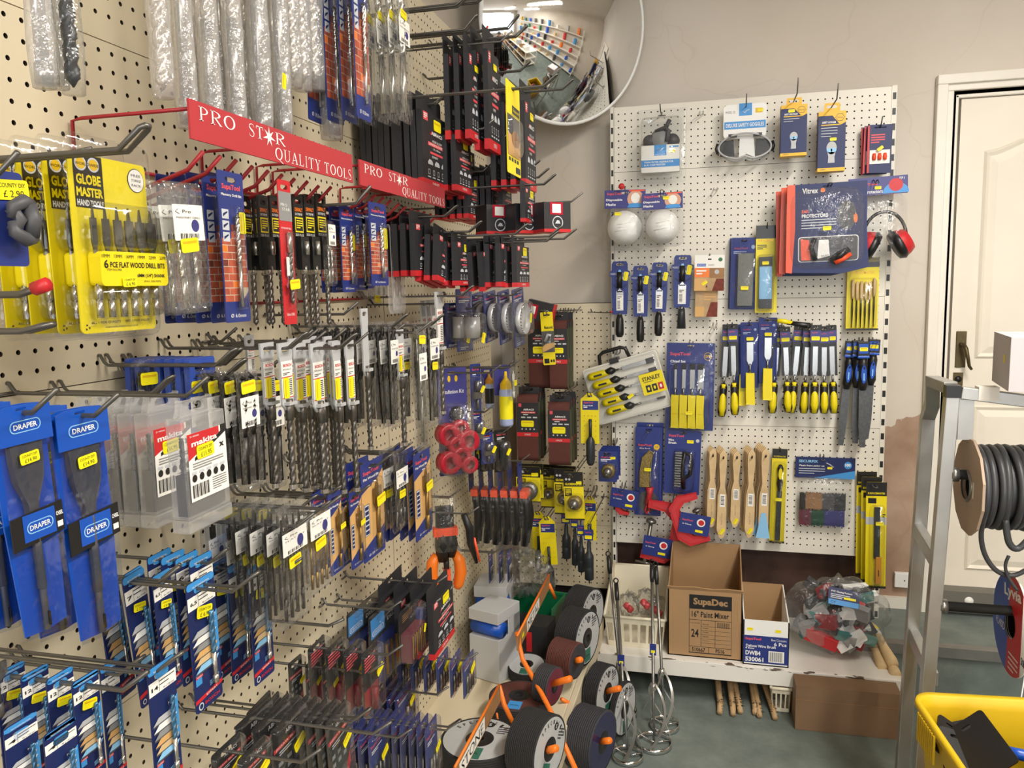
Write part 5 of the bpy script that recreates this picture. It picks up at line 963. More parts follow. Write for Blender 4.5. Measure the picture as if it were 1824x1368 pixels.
# six spring clamps on one long pair of wires
loc, w, h = fitL(915, 832, 934, 1000, .205); w = .052; t = thing('spring_clamp_pack', 'x', 'clamp', loc, (0, radians(-3), LEFT)); b = backing(w*1.05, h*.34, 'blue', .0012); b.text('SupaTool', 0, -h*.2, w*.7, h*.03, 'supared', -.0016); b.build('header_card', t)
b = MB()
for s in (-1, 1):
    x = w*.2*s; b.tube([(x, -.012, -h*.34), (x*1.15, -.022, -h*.46), (x*1.3, -.026, -h*.60), (x*1.1, -.02, -h*.75), (x*1.6, -.012, -h*.93)], [w*.22, w*.30, w*.32, w*.28, w*.22], 'black', 10)
b.tube([(-w*.3, -.022, -h*.58), (w*.3, -.022, -h*.58)], w*.2, 'blk2', 10); b.build('clamp_body', t)
b = MB(); b.bx(-w*.46, w*.46, -.028, -.004, -h*.385, -h*.31, 'orangered'); b.bx(-w*.2, -w*.05, -.024, -.004, -h*.40, -h*.36, 'orangered'); b.bx(w*.12, w*.26, -.024, -.004, -h*.41, -h*.36, 'orangered'); b.build('jaw_pads', t); MB().blister(-w*.52, w*.52, -h, -h*.29, .032, 'crinkle', .25, -.001).build('blister', t)
stack(t, 6, (-.034, 0, 0), 'black spring clamp with orange jaws, in the row of six', 'black spring clamps in a row', (.01, .03)); hk(loc, 'the row of six black spring clamps', (944, 855), 'd', zo=.004)
# quick-grip clamps with orange handles
def qclamp(px, d, label, hook_tip=None, col='orange'):
    loc, w, h = fitB(*px, d); t = thing('quick_clamp', label, 'clamp', loc, (0, 0, .5)); b = MB(); b.bx(-w*.3, w*.3, -.02, 0, -h*.52, -h*.12, 'blk2'); b.tube([(-w*.08, -.01, -h*.30), (-w*.12, -.02, -h*.5), (-w*.1, -.016, -h*.66)], [w*.22, w*.26, w*.2], 'black', 10); b.tube([(w*.12, -.01, -h*.3), (w*.18, -.02, -h*.5), (w*.16, -.016, -h*.62)], [w*.2, w*.24, w*.18], 'black', 10); b.build('clamp_body', t)
    b = MB(); b.bx(-w*.4, w*.4, -.034, -.006, -h*.40, -h*.32, 'orangered'); b.bx(-w*.3, -w*.1, -.03, -.006, -h*.43, -h*.37, 'orangered'); b.build('jaw_pads', t)
    for s in (-1, 1): MB().tube([(s*w*.30, -.012, -h*.60), (s*w*.46, -.014, -h*.68), (s*w*.50, -.014, -h*.8), (s*w*.40, -.014, -h*.93), (s*w*.36, -.014, -h*.97)], [w*.14, w*.2, w*.21, w*.18, w*.1], col, 12).build('orange_handle', t)
    MB().tube([(0, -.02, -h*.62), (0, -.024, -h*.76)], w*.10, 'blk2', 8).bx(-w*.11, w*.11, -.036, -.016, -h*1.04, -h*.74, 'orangered').build('trigger', t)
    b = MB(); b.blister(-w*.4, w*.4, -h*.58, 0, .04, 'crinkle', .2, .002); b.build('blister', t); return loc
l = qclamp((764, 878, 814, 1052), 2.05, 'quick-grip clamp with two curved orange handles hanging in a clear pack'); hk(l, 'the orange handled quick-grip clamp', (818, 870), 'd', L=.2)
loc, w, h = fitL(806, 930, 838, 1030, .16); w = .06; t = thing('quick_clamp', 'black clamp with slim orange edged handle right of the orange handled one', 'clamp', loc, (0, radians(-14), LEFT-.7)); MB().tube([(0, -.01, 0), (w*.1, -.012, -h*.3), (-w*.05, -.012, -h*.6), (0, -.012, -h)], [w*.14, w*.2, w*.16, w*.08], 'black', 10).build('clamp_body', t); MB().tube([(w*.16, -.016, -h*.5), (w*.12, -.018, -h*.98)], [w*.07, w*.05], 'orangered', 8).build('jaw_pads', t); hk(loc, 'the slim orange edged clamp', None, 's', zo=0)
for u0, u1, v0, q, d in ((866, 880, 990, 'left', .11), (884, 898, 992, 'middle', .15), (898, 914, 990, 'right', .18)):
    loc, w, h = fitL(u0, v0, u1, 1048, d); t = blisterpack(loc, .05, h, q+' one of three narrow blue packs hanging under the spring clamps', RL, 'blue', 'supa', False, .01, 'accessory_pack', 'drill accessories')
hk(loc, 'the narrow blue packs under the spring clamps', (897, 1032), 'd', zo=-.012)

# ================================================================ on the narrow board in the corner (facing the camera)
RB = (0, 0, 0); YC = 3.285
def hb(x, z, yb, L, short, kind='d', red=False, rise=.02, label=None): return hook('peg_hook', label or 'grey wire hook carrying '+short, (x, yb, z), RB, L, kind, rise, red, r=.0023)
def belt(px, y, n, base, hooked, gap=.05):
    loc, w, h = fitB(*px, y); t = thing('sanding_belt', 'x', 'sanding belt', loc, RB); r = .022; k = 10
    pr_ = [(r*cos(pi*i/k)*1., r*sin(pi*i/k)) for i in range(k+1)]; P_ = [(p[0], -r+p[1]) for p in pr_]+[(-p[0], -h+r-p[1]) for p in pr_]; b = MB(); n_ = len(P_)
    for x0, x1, off_, m in ((-w/2, w/2, 0, 'belt'),):
        vs = [(x0, -p[0]-r, p[1]) for p in P_]+[(x1, -p[0]-r, p[1]) for p in P_]; b.add(vs, [(i, (i+1) % n_, n_+(i+1) % n_, n_+i) for i in range(n_)], 'belt', True)
        q = .0015; vs = [(x0, -p[0]*.93-r, p[1]*(1-.0)-(q if p[1] > -h/2 else -q)) for p in P_]+[(x1, -p[0]*.93-r, p[1]-(q if p[1] > -h/2 else -q)) for p in P_]; b.add(vs, [(i, (i+1) % n_, n_+(i+1) % n_, n_+i) for i in range(n_)], 'beltb', True)
    b.build('belt', t); y = -2*r-.001
    s = MB(); s.bx(-w*.5-.001, w*.5+.001, -2*r-.0012, -2*r+.001, -h*.62, -h*.12, 'black3'); s.bx(-w*.51, w*.51, -2*r-.0016, -2*r, -h*.62, -h*.56, 'red'); yy = y-.001; s.text('ABRACS', w*.06, -h*.22, w*.5, h*.028, 'white', yy, 0, .02); s.rect(-w*.3, w*.38, -h*.275, -h*.25, yy, 'supared'); s.text('SANDING BELTS', w*.04, -h*.263, w*.6, h*.014, 'white', yy-.0003); nl(s, -w*.2, w*.2, -h*.29, 1, h*.02, 'white', yy); s.rect(-w*.42, -w*.28, -h*.18, -h*.13, yy, 'supared')
    for i, x in enumerate((-.3, -.02, .26)): s.rect(w*x, w*(x+.2), -h*.345, -h*.325, yy, 'icon')
    for i in range(4): x = w*(-.26+i*.19); s.rect(x-w*.03, x+w*.03, -h*.52, -h*.50, yy, 'icon')
    s.text('3 PACK', 0, -h*.59, w*.3, h*.025, 'white', yy-.0006); s.build('card_sleeve', t); f = MB(); f.poly([(-w*.5, -h*.12), (w*.5, -h*.12), (w*.5, h*.10), (-w*.5, h*.10)], -r*.5, -r*.45, 'black3', [slot(0, h*.06, w*.4, .01)]); f.build('hang_tab', t)
    price(t, 0, -h*.43, w*.6, yy, 0); stack(t, n, (0, gap, 0), base, base, (.0, .015)); hb(loc.x, loc.z+.02, YC, YC-loc.y+.09, hooked)
belt((982, 570, 1013, 692), 3.0, 3, 'brown sanding belt with black sleeve, upper right on the corner board', 'the upper right sanding belts'); belt((925, 700, 962, 818), 2.98, 3, 'brown sanding belt with black sleeve, lower left on the corner board', 'the lower left sanding belts'); belt((980, 714, 1018, 826), 2.95, 3, 'brown sanding belt with black sleeve, lower right on the corner board', 'the lower right sanding belts'); belt((945, 570, 985, 690), 3.05, 4, 'wide brown sanding belt behind the yellow topped pack on the corner board', 'the wide sanding belts', .045)
loc, w, h = fitB(962, 556, 984, 650, 2.86); t = thing('blade_pack', 'yellow and black blade pack hanging before the brown sanding belts', 'blade pack', loc, (0, radians(-3), 0)); b = backing(w, h, 'yel'); b.rect(-w*.5, w*.5, -h*.76, -h*.36, -.0016, 'greyd'); b.text('flexovit', w*.1, -h*.29, w*.7, h*.06, 'blk2', -.0016, 0, .03); b.quad([(-w*.5, -h*.76), (w*.5, -h*.66), (w*.5, -h*.58), (-w*.2, -h*.60), (-w*.5, -h*.66)], -.002, 'tan'); b.rect(-w*.4, w*.0, -h*.97, -h*.88, -.0016, 'blk2'); b.rect(w*.1, w*.24, -h*.95, -h*.9, -.0016, 'blk2'); b.rect(w*.3, w*.44, -h*.95, -h*.9, -.0016, 'blk2'); b.build('backing_card', t); MB().tube([(-w*.2, -.012, -h*.55), (w*.1, -.014, -h*.42), (w*.3, -.012, -h*.45)], w*.13, 'greyl', 10).build('contents', t); MB().blister(-w*.46, w*.46, -h*.78, -h*.34, .025, 'clear', .2, -.001).build('blister', t); hb(loc.x, loc.z-.012, YC, YC-loc.y+.04, 'the yellow and black blade pack')
loc, w, h = fitB(946, 538, 994, 572, 2.93); t = thing('sanding_roll_box', 'black carton with red end lying askew above the sanding belts', 'sanding roll box', loc, (0, radians(14), 0)); b = MB(); b.bx(-w/2, w/2, -.04, 0, -h, 0, 'black3'); b.bx(w*.44, w*.5+.0004, -.0404, .0004, -h-.0004, .0004, 'red'); b.rect(-w*.46, -w*.1, -h*.9, -h*.2, -.0406, 'crimson'); b.rect(-w*.36, -w*.18, -h*.7, -h*.3, -.041, 'paper'); b.poly(ell(w*.26, -h*.5, w*.1), -.0406, None, 'icon', [ell(w*.26, -h*.5, w*.08)]); b.build('box', t, bev=.001); hb(loc.x, loc.z-.05, YC, YC-loc.y+.05, 'the askew black carton', label='grey hook under the askew black carton above the sanding belts')
hook('peg_hook', 'bare grey hook beside the sanding belts on the corner board', UB(1035, 552, YC), (0, 0, radians(-50)), .16, 's', .01, r=.0022); hook('peg_hook', 'bare grey hook with red tip on the corner board, next to the trowels', UB(1052, 556, YC), (0, 0, radians(40)), .16, 's', .004, True, r=.0018); hook('peg_hook', 'bare grey loop hook left of the yellow handled chisel case', UB(1012, 692, YC), (0, 0, radians(18)), .2, 'd', -.02, r=.0022)
# wire cup brushes on yellow and black cards
def cupbrush(px, y, n, base, hooked, m='yel', top='blk2', gap=.05, roll=0, cz=-.62, wire_m='wirebr', grp=None):
    loc, w, h = fitB(*px, y); t = thing('cup_brush_card', 'x', 'wire brush', loc, (0, radians(roll), 0)); b = backing(w, h, m, .0012, .003); yy = -.0016
    if top != m:
        b.rect(-w*.5, w*.5, -h*.30, 0, yy, top); b.text('GLOBEMASTER', 0, -h*.25, w*.85, h*.05, 'yel', yy-.0003, 0, .04); b.poly(ell(-w*.36, -h*.15, w*.06), yy-.0003, None, 'icon'); b.poly(ell(-w*.2, -h*.15, w*.06), yy-.0003, None, 'icon'); b.rect(-w*.46, -w*.1, -h*.50, -h*.34, yy, 'blk2'); nl(b, -w*.42, -w*.14, -h*.36, 4, h*.03, 'yel', yy-.0003); b.rect(-w*.5, w*.5, -h, -h*.97, yy, 'blk2')
    else: logo(b, -w*.05, -h*.2, w*.6, h*.07, yy); nl(b, -w*.38, w*.2, -h*.26, 2, h*.05, 'white', yy)
    b.build('backing_card', t); r = w*.36; c = (w*.06, 0, h*cz)
    MB().lathe([(r, -.004), (r*1.02, -.02), (r*.85, -.03), (r*.6, -.032)], wire_m, 22, c, 'y').build('wire_bristles', t); MB().lathe([(r*.72, -.026), (r*.6, -.045), (r*.3, -.052), (0, -.052)], 'steel', 20, c, 'y').lathe([(r*.12, -.05), (r*.12, -.085), (0, -.085)], 'steel', 8, c, 'y').build('cup', t)
    MB().blister(-w*.42, w*.48, h*cz-w*.44, h*cz+w*.44, .04, 'clear', .3, -.001).build('blister', t); price(t, w*.28, -h*.22, w*.28, -.0022, 4); stack(t, n, (0, gap, 0), base, grp or base, (.01, .03))
    if hooked: hb(loc.x, loc.z-.012, YC if px[0] < 1060 else YB, (YC if px[0] < 1060 else YB)-loc.y+.07, hooked)
cupbrush((1003, 840, 1038, 926), 2.86, 1, 'yellow and black card with the largest brass cup brush, foremost on the corner board', 'the foremost cup brush card', roll=-2); cupbrush((987, 834, 1022, 916), 2.95, 2, 'yellow and black cup brush card behind the foremost one', None, grp='yellow cup brush cards'); cupbrush((963, 832, 990, 904), 3.04, 2, 'yellow and black cup brush card in the middle of the yellow cards', 'the middle cup brush cards'); cupbrush((919, 830, 962, 894), 2.9, 2, 'yellow and black card with small wire wheel below the sanding belts', 'the small wire wheel cards', wire_m='wirest', cz=-.66)
cupbrush((1066, 803, 1099, 858), 2.98, 4, 'small blue card with cup brush beside the long blue wire brush', 'the small blue cup brush cards', 'blue', 'blue', .035)
# core drill adapters on perforated yellow cards
def corecard(px, y, label, hooked, toolz=(-.55, -1.2), roll=0, yb=YC, card=True):
    loc, w, h = fitB(*px, y); t = thing('core_drill_card', label, 'core drill', loc, (0, radians(roll), 0)); b = MB()
    o = [(-w*.5, -h*.12), (-w*.2, -h*.03), (-w*.16, 0), (w*.16, 0), (w*.2, -h*.03), (w*.5, -h*.12), (w*.5, -h), (-w*.5, -h)]; b.poly(o, -.0015, 0, 'yel', [slot(0, -h*.06, w*.3, .008)]+[ell(x*w, -h*z, .0018, n=6) for x in (-.3, -.1, .1, .3) for z in (.45, .55, .65, .75, .85)]); b.rect(-w*.4, w*.46, -h*.33, -h*.15, -.0018, 'blue'); b.text('SupaTool', -w*.08, -h*.19, w*.5, h*.04, 'supared', -.0021, 0, .03); b.text('Short Drill', -w*.1, -h*.245, w*.5, h*.025, 'white', -.0021, 0, .03); nl(b, -w*.34, w*.0, -h*.27, 1, h*.04, 'white', -.0021); b.build('backing_card', t)
    r = w*.24; z0, z1 = h*toolz[0], h*toolz[1]; l = z1-z0; c = (w*.06, -r-.003, 0)
    MB().tube([(w*.06, -r-.003, z0), (w*.06, -r-.003, z0+l*.42)], r*.36, 'graphite', 10).lathe([(r*.4, z0+l*.40), (r*.8, z0+l*.46), (r, z0+l*.52), (r, z1+.012), (r*.9, z1+.008), (r*.9, z1), (r*.5, z1-.01), (0, z1-.012)], 'graphite', 18, c).build('core_drill', t)
    if hooked: hb(loc.x, loc.z-h*.06, yb, yb-loc.y+.03, hooked)
    return loc
corecard((1034, 700, 1067, 790), 2.95, 'yellow perforated card with grey core drill, in front of the yellow handled chisel case', 'the perforated card before the chisel case', (-.5, -1.36)); corecard((959, 919, 988, 1005), 2.9, 'yellow perforated card with black core drill below the sanding belts', 'the perforated card below the belts', (-.6, -1.55), -3); corecard((944, 910, 973, 994), 3.02, 'yellow perforated card behind another, lower left of the corner board', 'the rear perforated card', (-.5, -1.2)); corecard((1040, 884, 1062, 962), 3.12, 'yellow perforated card with blue label on the right edge of the corner board', 'the perforated card at the board edge', (-.6, -.9))
for i, (u0, u1, v0, vb, q) in enumerate(((1000, 1017, 930, 994, 'first'), (1017, 1031, 938, 1006, 'second'), (1028, 1042, 952, 1018, 'third'), (1040, 1058, 960, 1032, 'fourth'))):
    loc, w, h = fitB(u0, v0, u1, vb, 2.98-.04*i); t = thing('core_drill', q+' from the left of the four grey core drills hanging by their shanks', 'core drill', loc, RB, 'hanging grey core drills'); r = w*.46
    MB().tube([(0, 0, .055), (0, 0, -h*.1)], r*.3, 'graphite', 10).lathe([(r*.3, -.002), (r*.45, -h*.12), (r*.5, -h*.3), (r*.95, -h*.4), (r, -h*.44), (r, -h*.66), (r*.95, -h*.67), (r, -h*.69), (r, -h*.98), (r*.85, -h), (0, -h)], 'graphite', 18).lathe([(r*.18, -h), (r*.14, -h*1.08), (0, -h*1.12)], 'drilld', 8).build('core_body', t); MB().bx(-w*.45, w*.45, -r*.5-.004, -r*.5-.002, .0, .04, 'blue').text('SupaTool', 0, .03, w*.6, .007, 'supared', -r*.5-.0045).build('card_tag', t); price(t, 0, .012, w*.7, -r*.5-.005)
    hook('peg_hook', 'grey hook of the '+q+' hanging grey core drill', (loc.x, YC, loc.z+.052), RB, YC-loc.y+.02, 's', .015, r=.002)
# ================================================================ goods on the tall board facing the camera
def hbk(x, z, L, short, kind='s', rise=.02, label=None): return hook('peg_hook', label or 'grey wire hook carrying '+short, (x, YB, z), RB, L, kind, rise, r=.0022)
def at(px, gap): loc, w, h = fitB(*px, YB-gap); return loc, w, h
# respirator in a clear clamshell
loc, w, h = at((1134, 197, 1223, 326), .03); t = thing('respirator_pack', 'twin filter respirator in a clear clamshell at the top left of the tall board', 'respirator', loc, RB)
MB().blister(-w/2, w/2, -h, 0, .008, 'clear', .05, .002, .012).blister(-w*.40, w*.42, -h*.95, -h*.13, .075, 'clear', .12, 0, .015).build('clamshell', t)
b = MB(); y = -.062; b.poly(rr(-w*.38, w*.38, -h*.88, -h*.52, .004), y, y+.03, 'paper'); b.rect(-w*.12, w*.12, -h*.66, -h*.52, y-.0004, 'sky'); b.tube([(-w*.07, y-.001, -h*.585), (-w*.02, y-.001, -h*.575), (0, y-.001, -h*.6), (w*.03, y-.001, -h*.575), (w*.075, y-.001, -h*.565)], .0016, 'white', 4); b.rect(-w*.38, w*.38, -h*.81, -h*.715, y-.0004, 'sky'); b.text('TWIN FILTER RESPIRATOR', -w*.03, -h*.745, w*.58, h*.024, 'white', y-.0008, 0, .02); b.text('& A1 CARTRIDGES', -w*.11, -h*.78, w*.42, h*.024, 'white', y-.0008, 0, .02); b.rect(w*.18, w*.36, -h*.56, -h*.54, y-.0004, 'sky'); b.text('SAFETYLINE', 0, -h*.645, w*.2, h*.012, 'white', y-.0008); b.build('printed_card', t, bev=.001); price(t, w*.24, -h*.61, .022, y-.0008)
b = MB(); b.lathe([(0, -.062), (.03, -.058), (.042, -.04), (.045, -.01)], 'grey', 20, (w*.0, 0, -h*.44), 'y').lathe([(0, -.06), (.024, -.056), (.026, -.03)], 'greyd', 16, (-w*.22, 0, -h*.46), 'y').lathe([(0, -.06), (.024, -.056), (.026, -.03)], 'greyd', 16, (w*.24, 0, -h*.46), 'y'); b.tube([(-w*.1, -.05, -h*.34), (w*.1, -.055, -h*.29), (w*.16, -.06, -h*.34), (w*.13, -.06, -h*.48)], .009, 'greyd', 8); b.tube([(w*.1, -.055, -h*.3), (w*.18, -.05, -h*.19)], .008, 'greyd', 8); b.build('respirator', t); hbk(loc.x+.0, loc.z-.02, .11, 'the respirator pack')
# safety goggles under a header card
loc, w, h = at((1289, 188, 1366, 246), .06); t = thing('goggles_pack', 'clear safety goggles hanging below a white and blue header card', 'goggles', loc, RB)
b = MB(); b.poly(rr(-w/2, w/2, -h, 0, .016, 5), -.0012, 0, 'white', [slot(w*.02, -.012, .01, .007)]); b.rect(-w*.14, w*.16, -h*.34, h*.02, -.0016, 'sky'); b.tube([(-w*.05, -.002, -h*.22), (w*.0, -.002, -h*.26), (w*.03, -.002, -h*.2), (w*.1, -.002, -h*.17)], .0016, 'white', 4); b.rect(-w*.48, w*.48, -h*.72, -h*.5, -.0016, 'sky'); b.text('DELUXE SAFETY GOGGLES', 0, -h*.61, w*.88, h*.11, 'white', -.002, 0, .02); b.text('MODEL  CE', -w*.34, -h*.22, w*.22, h*.07, 'greyd', -.0016); b.rect(w*.24, w*.4, -h*.28, -h*.14, -.0016, 'yeld'); b.poly([(-w*.12, -h), (w*.2, -h), (w*.24, -h*1.62), (w*.04, -h*1.5), (-w*.14, -h*1.64)], -.03, -.029, 'white'); b.build('header_card', t)
g = MB(); zc = -h*1.3; W = w*.62; pts = []
def gogg(s): return [(W*.98*cos(a), -.055+.03*abs(cos(a))**2, zc+s*(.046*sin(a)*(1 if sin(a) > 0 else 1)-(.012*math.exp(-(cos(a)*6)**2) if sin(a) < 0 else 0)*-1)) for a in [2*pi*i/40 for i in range(40)]]
P1_ = gogg(1); g.tube(P1_, .0036, 'greyl', 8, closed=True); P2_ = [(p[0]*.96, p[1]+.035, zc+(p[2]-zc)*1.12) for p in P1_]; n = 40
g.add(P1_+P2_, [(i, (i+1) % n, n+(i+1) % n, n+i) for i in range(n)], 'clear', True); g.tube(P2_, .003, 'greyl', 6, closed=True); g.add(P1_, [tuple(range(n))], 'clear')
for s in (-1, 1): g.bx(min(s*W*.3, s*W*.62), max(s*W*.3, s*W*.62), -.05, -.03, zc+.036, zc+.046, 'blk2')
g.build('goggle_frame', t)
b = MB()
for s in (-1, 1): b.tube([(s*W*1.0, -.022, zc+.018), (s*W*1.06, -.02, zc), (s*W*1.0, -.022, zc-.018)], .007, 'blk2', 8); b.poly([(s*W*.92, zc-.028), (s*W*.92, zc+.028), (s*W*.42, zc+.03), (s*W*.38, zc-.03)], -.018, -.015, 'blk2')
b.build('strap', t); price(t, w*.36, -h*.2, .02, -.002); hbk(loc.x+.003, loc.z-.012, .12, 'the safety goggles', rise=.035)
# yellow-topped navy boxes
def navybox(px, label, title, big):
    loc, w, h = at(px, .09); th = .05; t = thing('safety_box', label, 'safety eyewear box', loc, RB); b = MB(); zt = -h*.14
    b.bx(-w/2, w/2, -th, 0, -h, zt, 'navy'); b.bx(-w/2-.0004, w/2+.0004, -th-.0004, .0004, -h-.0004, -h*.95, 'ochre'); b.bx(-w/2-.0004, w/2+.0004, -th-.0004, .0004, zt-h*.06, zt+.0004, 'ochre'); y = -th-.0008
    b.poly([(-w/2, zt), (w/2, zt), (w/2, zt-h*.16), (w*.3, zt-h*.2), (0, zt-h*.06), (-w/2, zt-h*.06)], y, None, 'ochre'); b.poly(ell(w*.28, zt-h*.09, w*.17, h*.06, 6), y-.0003, None, 'blk2', [ell(w*.28, zt-h*.09, w*.155, h*.052, 6)]); b.text('Vitrex', w*.28, zt-h*.09, w*.22, h*.03, 'blk2', y-.0003)
    b.poly([(-w*.3, zt), (w*.32, zt), (w*.3, 0), (-w*.26, 0)], -th*.55, -th*.52, 'ochre', [slot(0, -h*.055, w*.4, .01)])
    b.text(title, -w*.12, zt-h*.155, w*.5, h*.03, 'white', y, 0, .03); b.rect(-w*.4, w*.3, zt-h*.2, zt-h*.185, y, 'ochre'); nl(b, -w*.4, w*.2, zt-h*.23, 2 if not big else 4, h*.04, 'icon', y, h*.009)
    c = (0, -h*.70); k = 1.25 if big else 1.; b.poly(ell(c[0], c[1]+h*.03*k, w*.15*k, h*.075*k), y, None, 'greyl'); b.poly([(-w*.13*k, c[1]-h*.0), (w*.13*k, c[1]), (w*.09*k, c[1]-h*.09), (w*.1*k, c[1]-h*.18), (-w*.1*k, c[1]-h*.18), (-w*.09*k, c[1]-h*.09)], y, None, 'greyl'); b.poly(ell(-w*.06*k, c[1]+h*.005, w*.085*k, h*.025*k), y-.0004, None, 'skyl'); b.poly(ell(w*.06*k, c[1]+h*.005, w*.085*k, h*.025*k), y-.0004, None, 'skyl'); b.text('SAFETY', -w*.3, -h*.975, w*.22, h*.02, 'blk2', y)
    b.build('box', t, bev=.0008); price(t, -w*.1 if not big else w*.05, zt-(h*.1 if not big else h*.40), .022, y-.0004); hbk(loc.x, loc.z-h*.055, .27, 'the navy '+('goggles' if big else 'spectacles')+' box', rise=.045); return t
navybox((1390, 179, 1436, 281), 'smaller navy and yellow safety spectacles box', 'SAFETY SPECTACLES', False); navybox((1456, 188, 1504, 308), 'taller navy and yellow safety goggles box', 'SAFETY GOGGLES', True)
# ear plug packets
loc, w, h = at((1546, 223, 1590, 309), .07); t = thing('ear_plug_packet', 'x', 'ear plugs', loc, RB); b = MB(); b.poly([(-w/2, 0), (w/2, -.002), (w*.48, -h*.5), (w*.5, -h), (-w*.48, -h*.98), (-w*.46, -h*.4)], -.004, 0, 'navy', [slot(0, -.011, w*.5, .006)]); nl(b, -w*.36, w*.2, -h*.2, 4, h*.05, 'supared', -.0045); b.rect(-w*.4, w*.42, -h*.8, -h*.52, -.0045, 'paper'); b.bx(-w*.5, -w*.42, -.0046, .001, -h*.98, -.003, 'red'); b.build('packet', t)
b = MB()
for i in range(3): b.lathe([(0, -.012), (.006, -.011), (.007, 0), (.005, .012), (0, .013)], 'orangered', 10, (-w*.22+w*.22*i, -.008, -h*.66), 'z')
b.build('ear_plugs', t); price(t, w*.0, -h*.5, .022, -.016, 35); stack(t, 3, (-.008, .02, 0), 'navy and red ear plug packet at the right edge of the tall board', 'ear plug packets'); hbk(loc.x, loc.z-.01, .11, 'the ear plug packets', rise=.03)
# disposable masks
def masks(px, gap, label, roll):
    loc, w, h = at(px, gap); t = thing('mask_bag', label, 'dust masks', loc, (0, radians(roll), 0)); b = MB(); hh = h*.30; b.poly(rr(-w/2, w/2, -hh, 0, .001, 1), -.0015, 0, 'purple', [slot(-w*.0, -.012, .03, .008)]); y = -.0019
    b.poly(ell(w*.26, -hh*.5, w*.2, hh*.46), y, None, 'skin'); b.poly(ell(w*.26, -hh*.46, w*.11, hh*.28), y-.0003, None, 'paper'); b.quad([(w*.06, -hh*.96), (w*.46, -hh*.96), (w*.40, -hh*.74), (w*.12, -hh*.74)], y-.0003, 'sky'); b.rect(w*.1, w*.48, -hh*.1, -hh*.02, y-.0003, 'orangered'); logo(b, -w*.26, -hh*.22, w*.36, hh*.18, y); b.text('Disposable', -w*.26, -hh*.55, w*.4, hh*.16, 'white', y, 0, .03); b.text('Masks', -w*.34, -hh*.78, w*.24, hh*.14, 'white', y, 0, .03); b.build('header_card', t)
    for k in range(3):
        c = (0, -.01, -h*.62); r = w*.40
        m = MB(); o = .018*(2-k)
        prof = [(r*1.03, .0), (r, -.004), (r*.93, -.02), (r*.74, -.042), (r*.45, -.055), (0, -.06)]
        m.lathe([(q, yy-o+.036) for q, yy in prof], 'mask', 26, c, 'y')
        if k == 0:
            for z in (-.012, .0, .012): m.tube([(-r*.45, c[1]-o+.036-.052, c[2]+z-.005), (0, c[1]-o+.036-.0605, c[2]+z), (r*.45, c[1]-o+.036-.052, c[2]+z+.005)], .0022, 'mask', 6)
        m.build('dust_mask', t)
    f = MB(); f.blister(-w*.52, w*.52, -h, -hh*.95, .085, 'crinkle', .4, .004); f.build('plastic_bag', t); price(t, (-w*.1, w*.1)[gap > .1], -h*(.42 if gap < .1 else .1), .024, -.088 if gap < .1 else -.002); return loc
l = masks((1077, 340, 1150, 447), .09, 'bag of white dust masks at the left edge of the tall board, rear one', 1); hbk(l.x, l.z-.012, .1, 'the rear bag of dust masks'); l = masks((1143, 345, 1216, 440), .11, 'bag of white dust masks with the orange cap picture, front one', -1); hbk(l.x, l.z-.012, .13, 'the front bag of dust masks', 'd')
# ear protectors
loc, w, h = at((1402, 330, 1544, 488), .17); t = thing('ear_protector_bag', 'x', 'ear protectors', loc, (0, radians(-1), 0)); b = MB(); y = -.012
b.poly([(-w/2, 0), (w/2, 0), (w*.5, -h*.5), (w*.53, -h*.94), (w*.2, -h), (-w*.3, -h*.98), (-w*.52, -h*.97), (-w*.51, -h*.4)], -.012, 0, 'navy', [slot(.0, -.012, .03, .007)]); b.poly([(-w*.5, 0), (-w*.4, 0), (-w*.40, -h*.5), (-w*.44, -h*.98), (-w*.52, -h*.97), (-w*.51, -h*.4)], y-.0003, None, 'orangered'); b.text('Vitrex', -w*.21, -h*.075, w*.2, h*.06, 'white', y-.0004, 0, .03); b.poly(ell(-w*.05, -h*.075, w*.03), y-.0004, None, 'orange'); b.rect(-w*.4, w*.5, -h*.155, -h*.15, y-.0004, 'blue'); b.text('EAR', -w*.27, -h*.30, w*.09, h*.035, 'orangered', y-.0004, 0, .03); b.text('PROTECTORS', -w*.15, -h*.35, w*.33, h*.04, 'white', y-.0004, 0, .03); nl(b, -w*.32, w*.12, -h*.39, 4, h*.03, 'icon', y-.0004, h*.01)
b.poly(ell(w*.25, -h*.36, w*.12, h*.16), y-.0004, None, 'greyd'); b.poly(ell(w*.36, -h*.4, w*.025, h*.05), y-.0008, None, 'orange'); b.poly(rr(-w*.36, w*.40, -h*.86, -h*.58, .01, 4), y-.0004, None, 'white'); b.poly(rr(-w*.35, w*.39, -h*.855, -h*.588, .01, 4), y-.0007, None, 'greyd'); b.quad([(-w*.32, -h*.84), (-w*.2, -h*.84), (-w*.22, -h*.62), (-w*.33, -h*.6)], y-.001, 'orangered'); b.build('printed_bag', t)
b = MB(); b.tube([(-w*.14, -.02, -h*.84), (-w*.2, -.03, -h*.7), (-w*.15, -.024, -h*.6)], .008, 'blk2', 8); b.tube([(w*.06, -.02, -h*.86), (w*.16, -.032, -h*.80), (w*.27, -.026, -h*.74)], [.012, .016, .012], 'blk2', 10); b.tube([(w*.1, -.03, -h*.88), (w*.2, -.036, -h*.84), (w*.29, -.03, -h*.79)], .009, 'orangered', 8); b.poly([(-w*.12, -h*.83), (w*.04, -h*.80), (w*.02, -h*.62), (-w*.1, -h*.62)], -.018, -.017, 'paper'); b.text('Vitrex', -w*.02, -h*.80, w*.1, h*.03, 'blk2', -.0184, 190); b.build('ear_protectors', t)
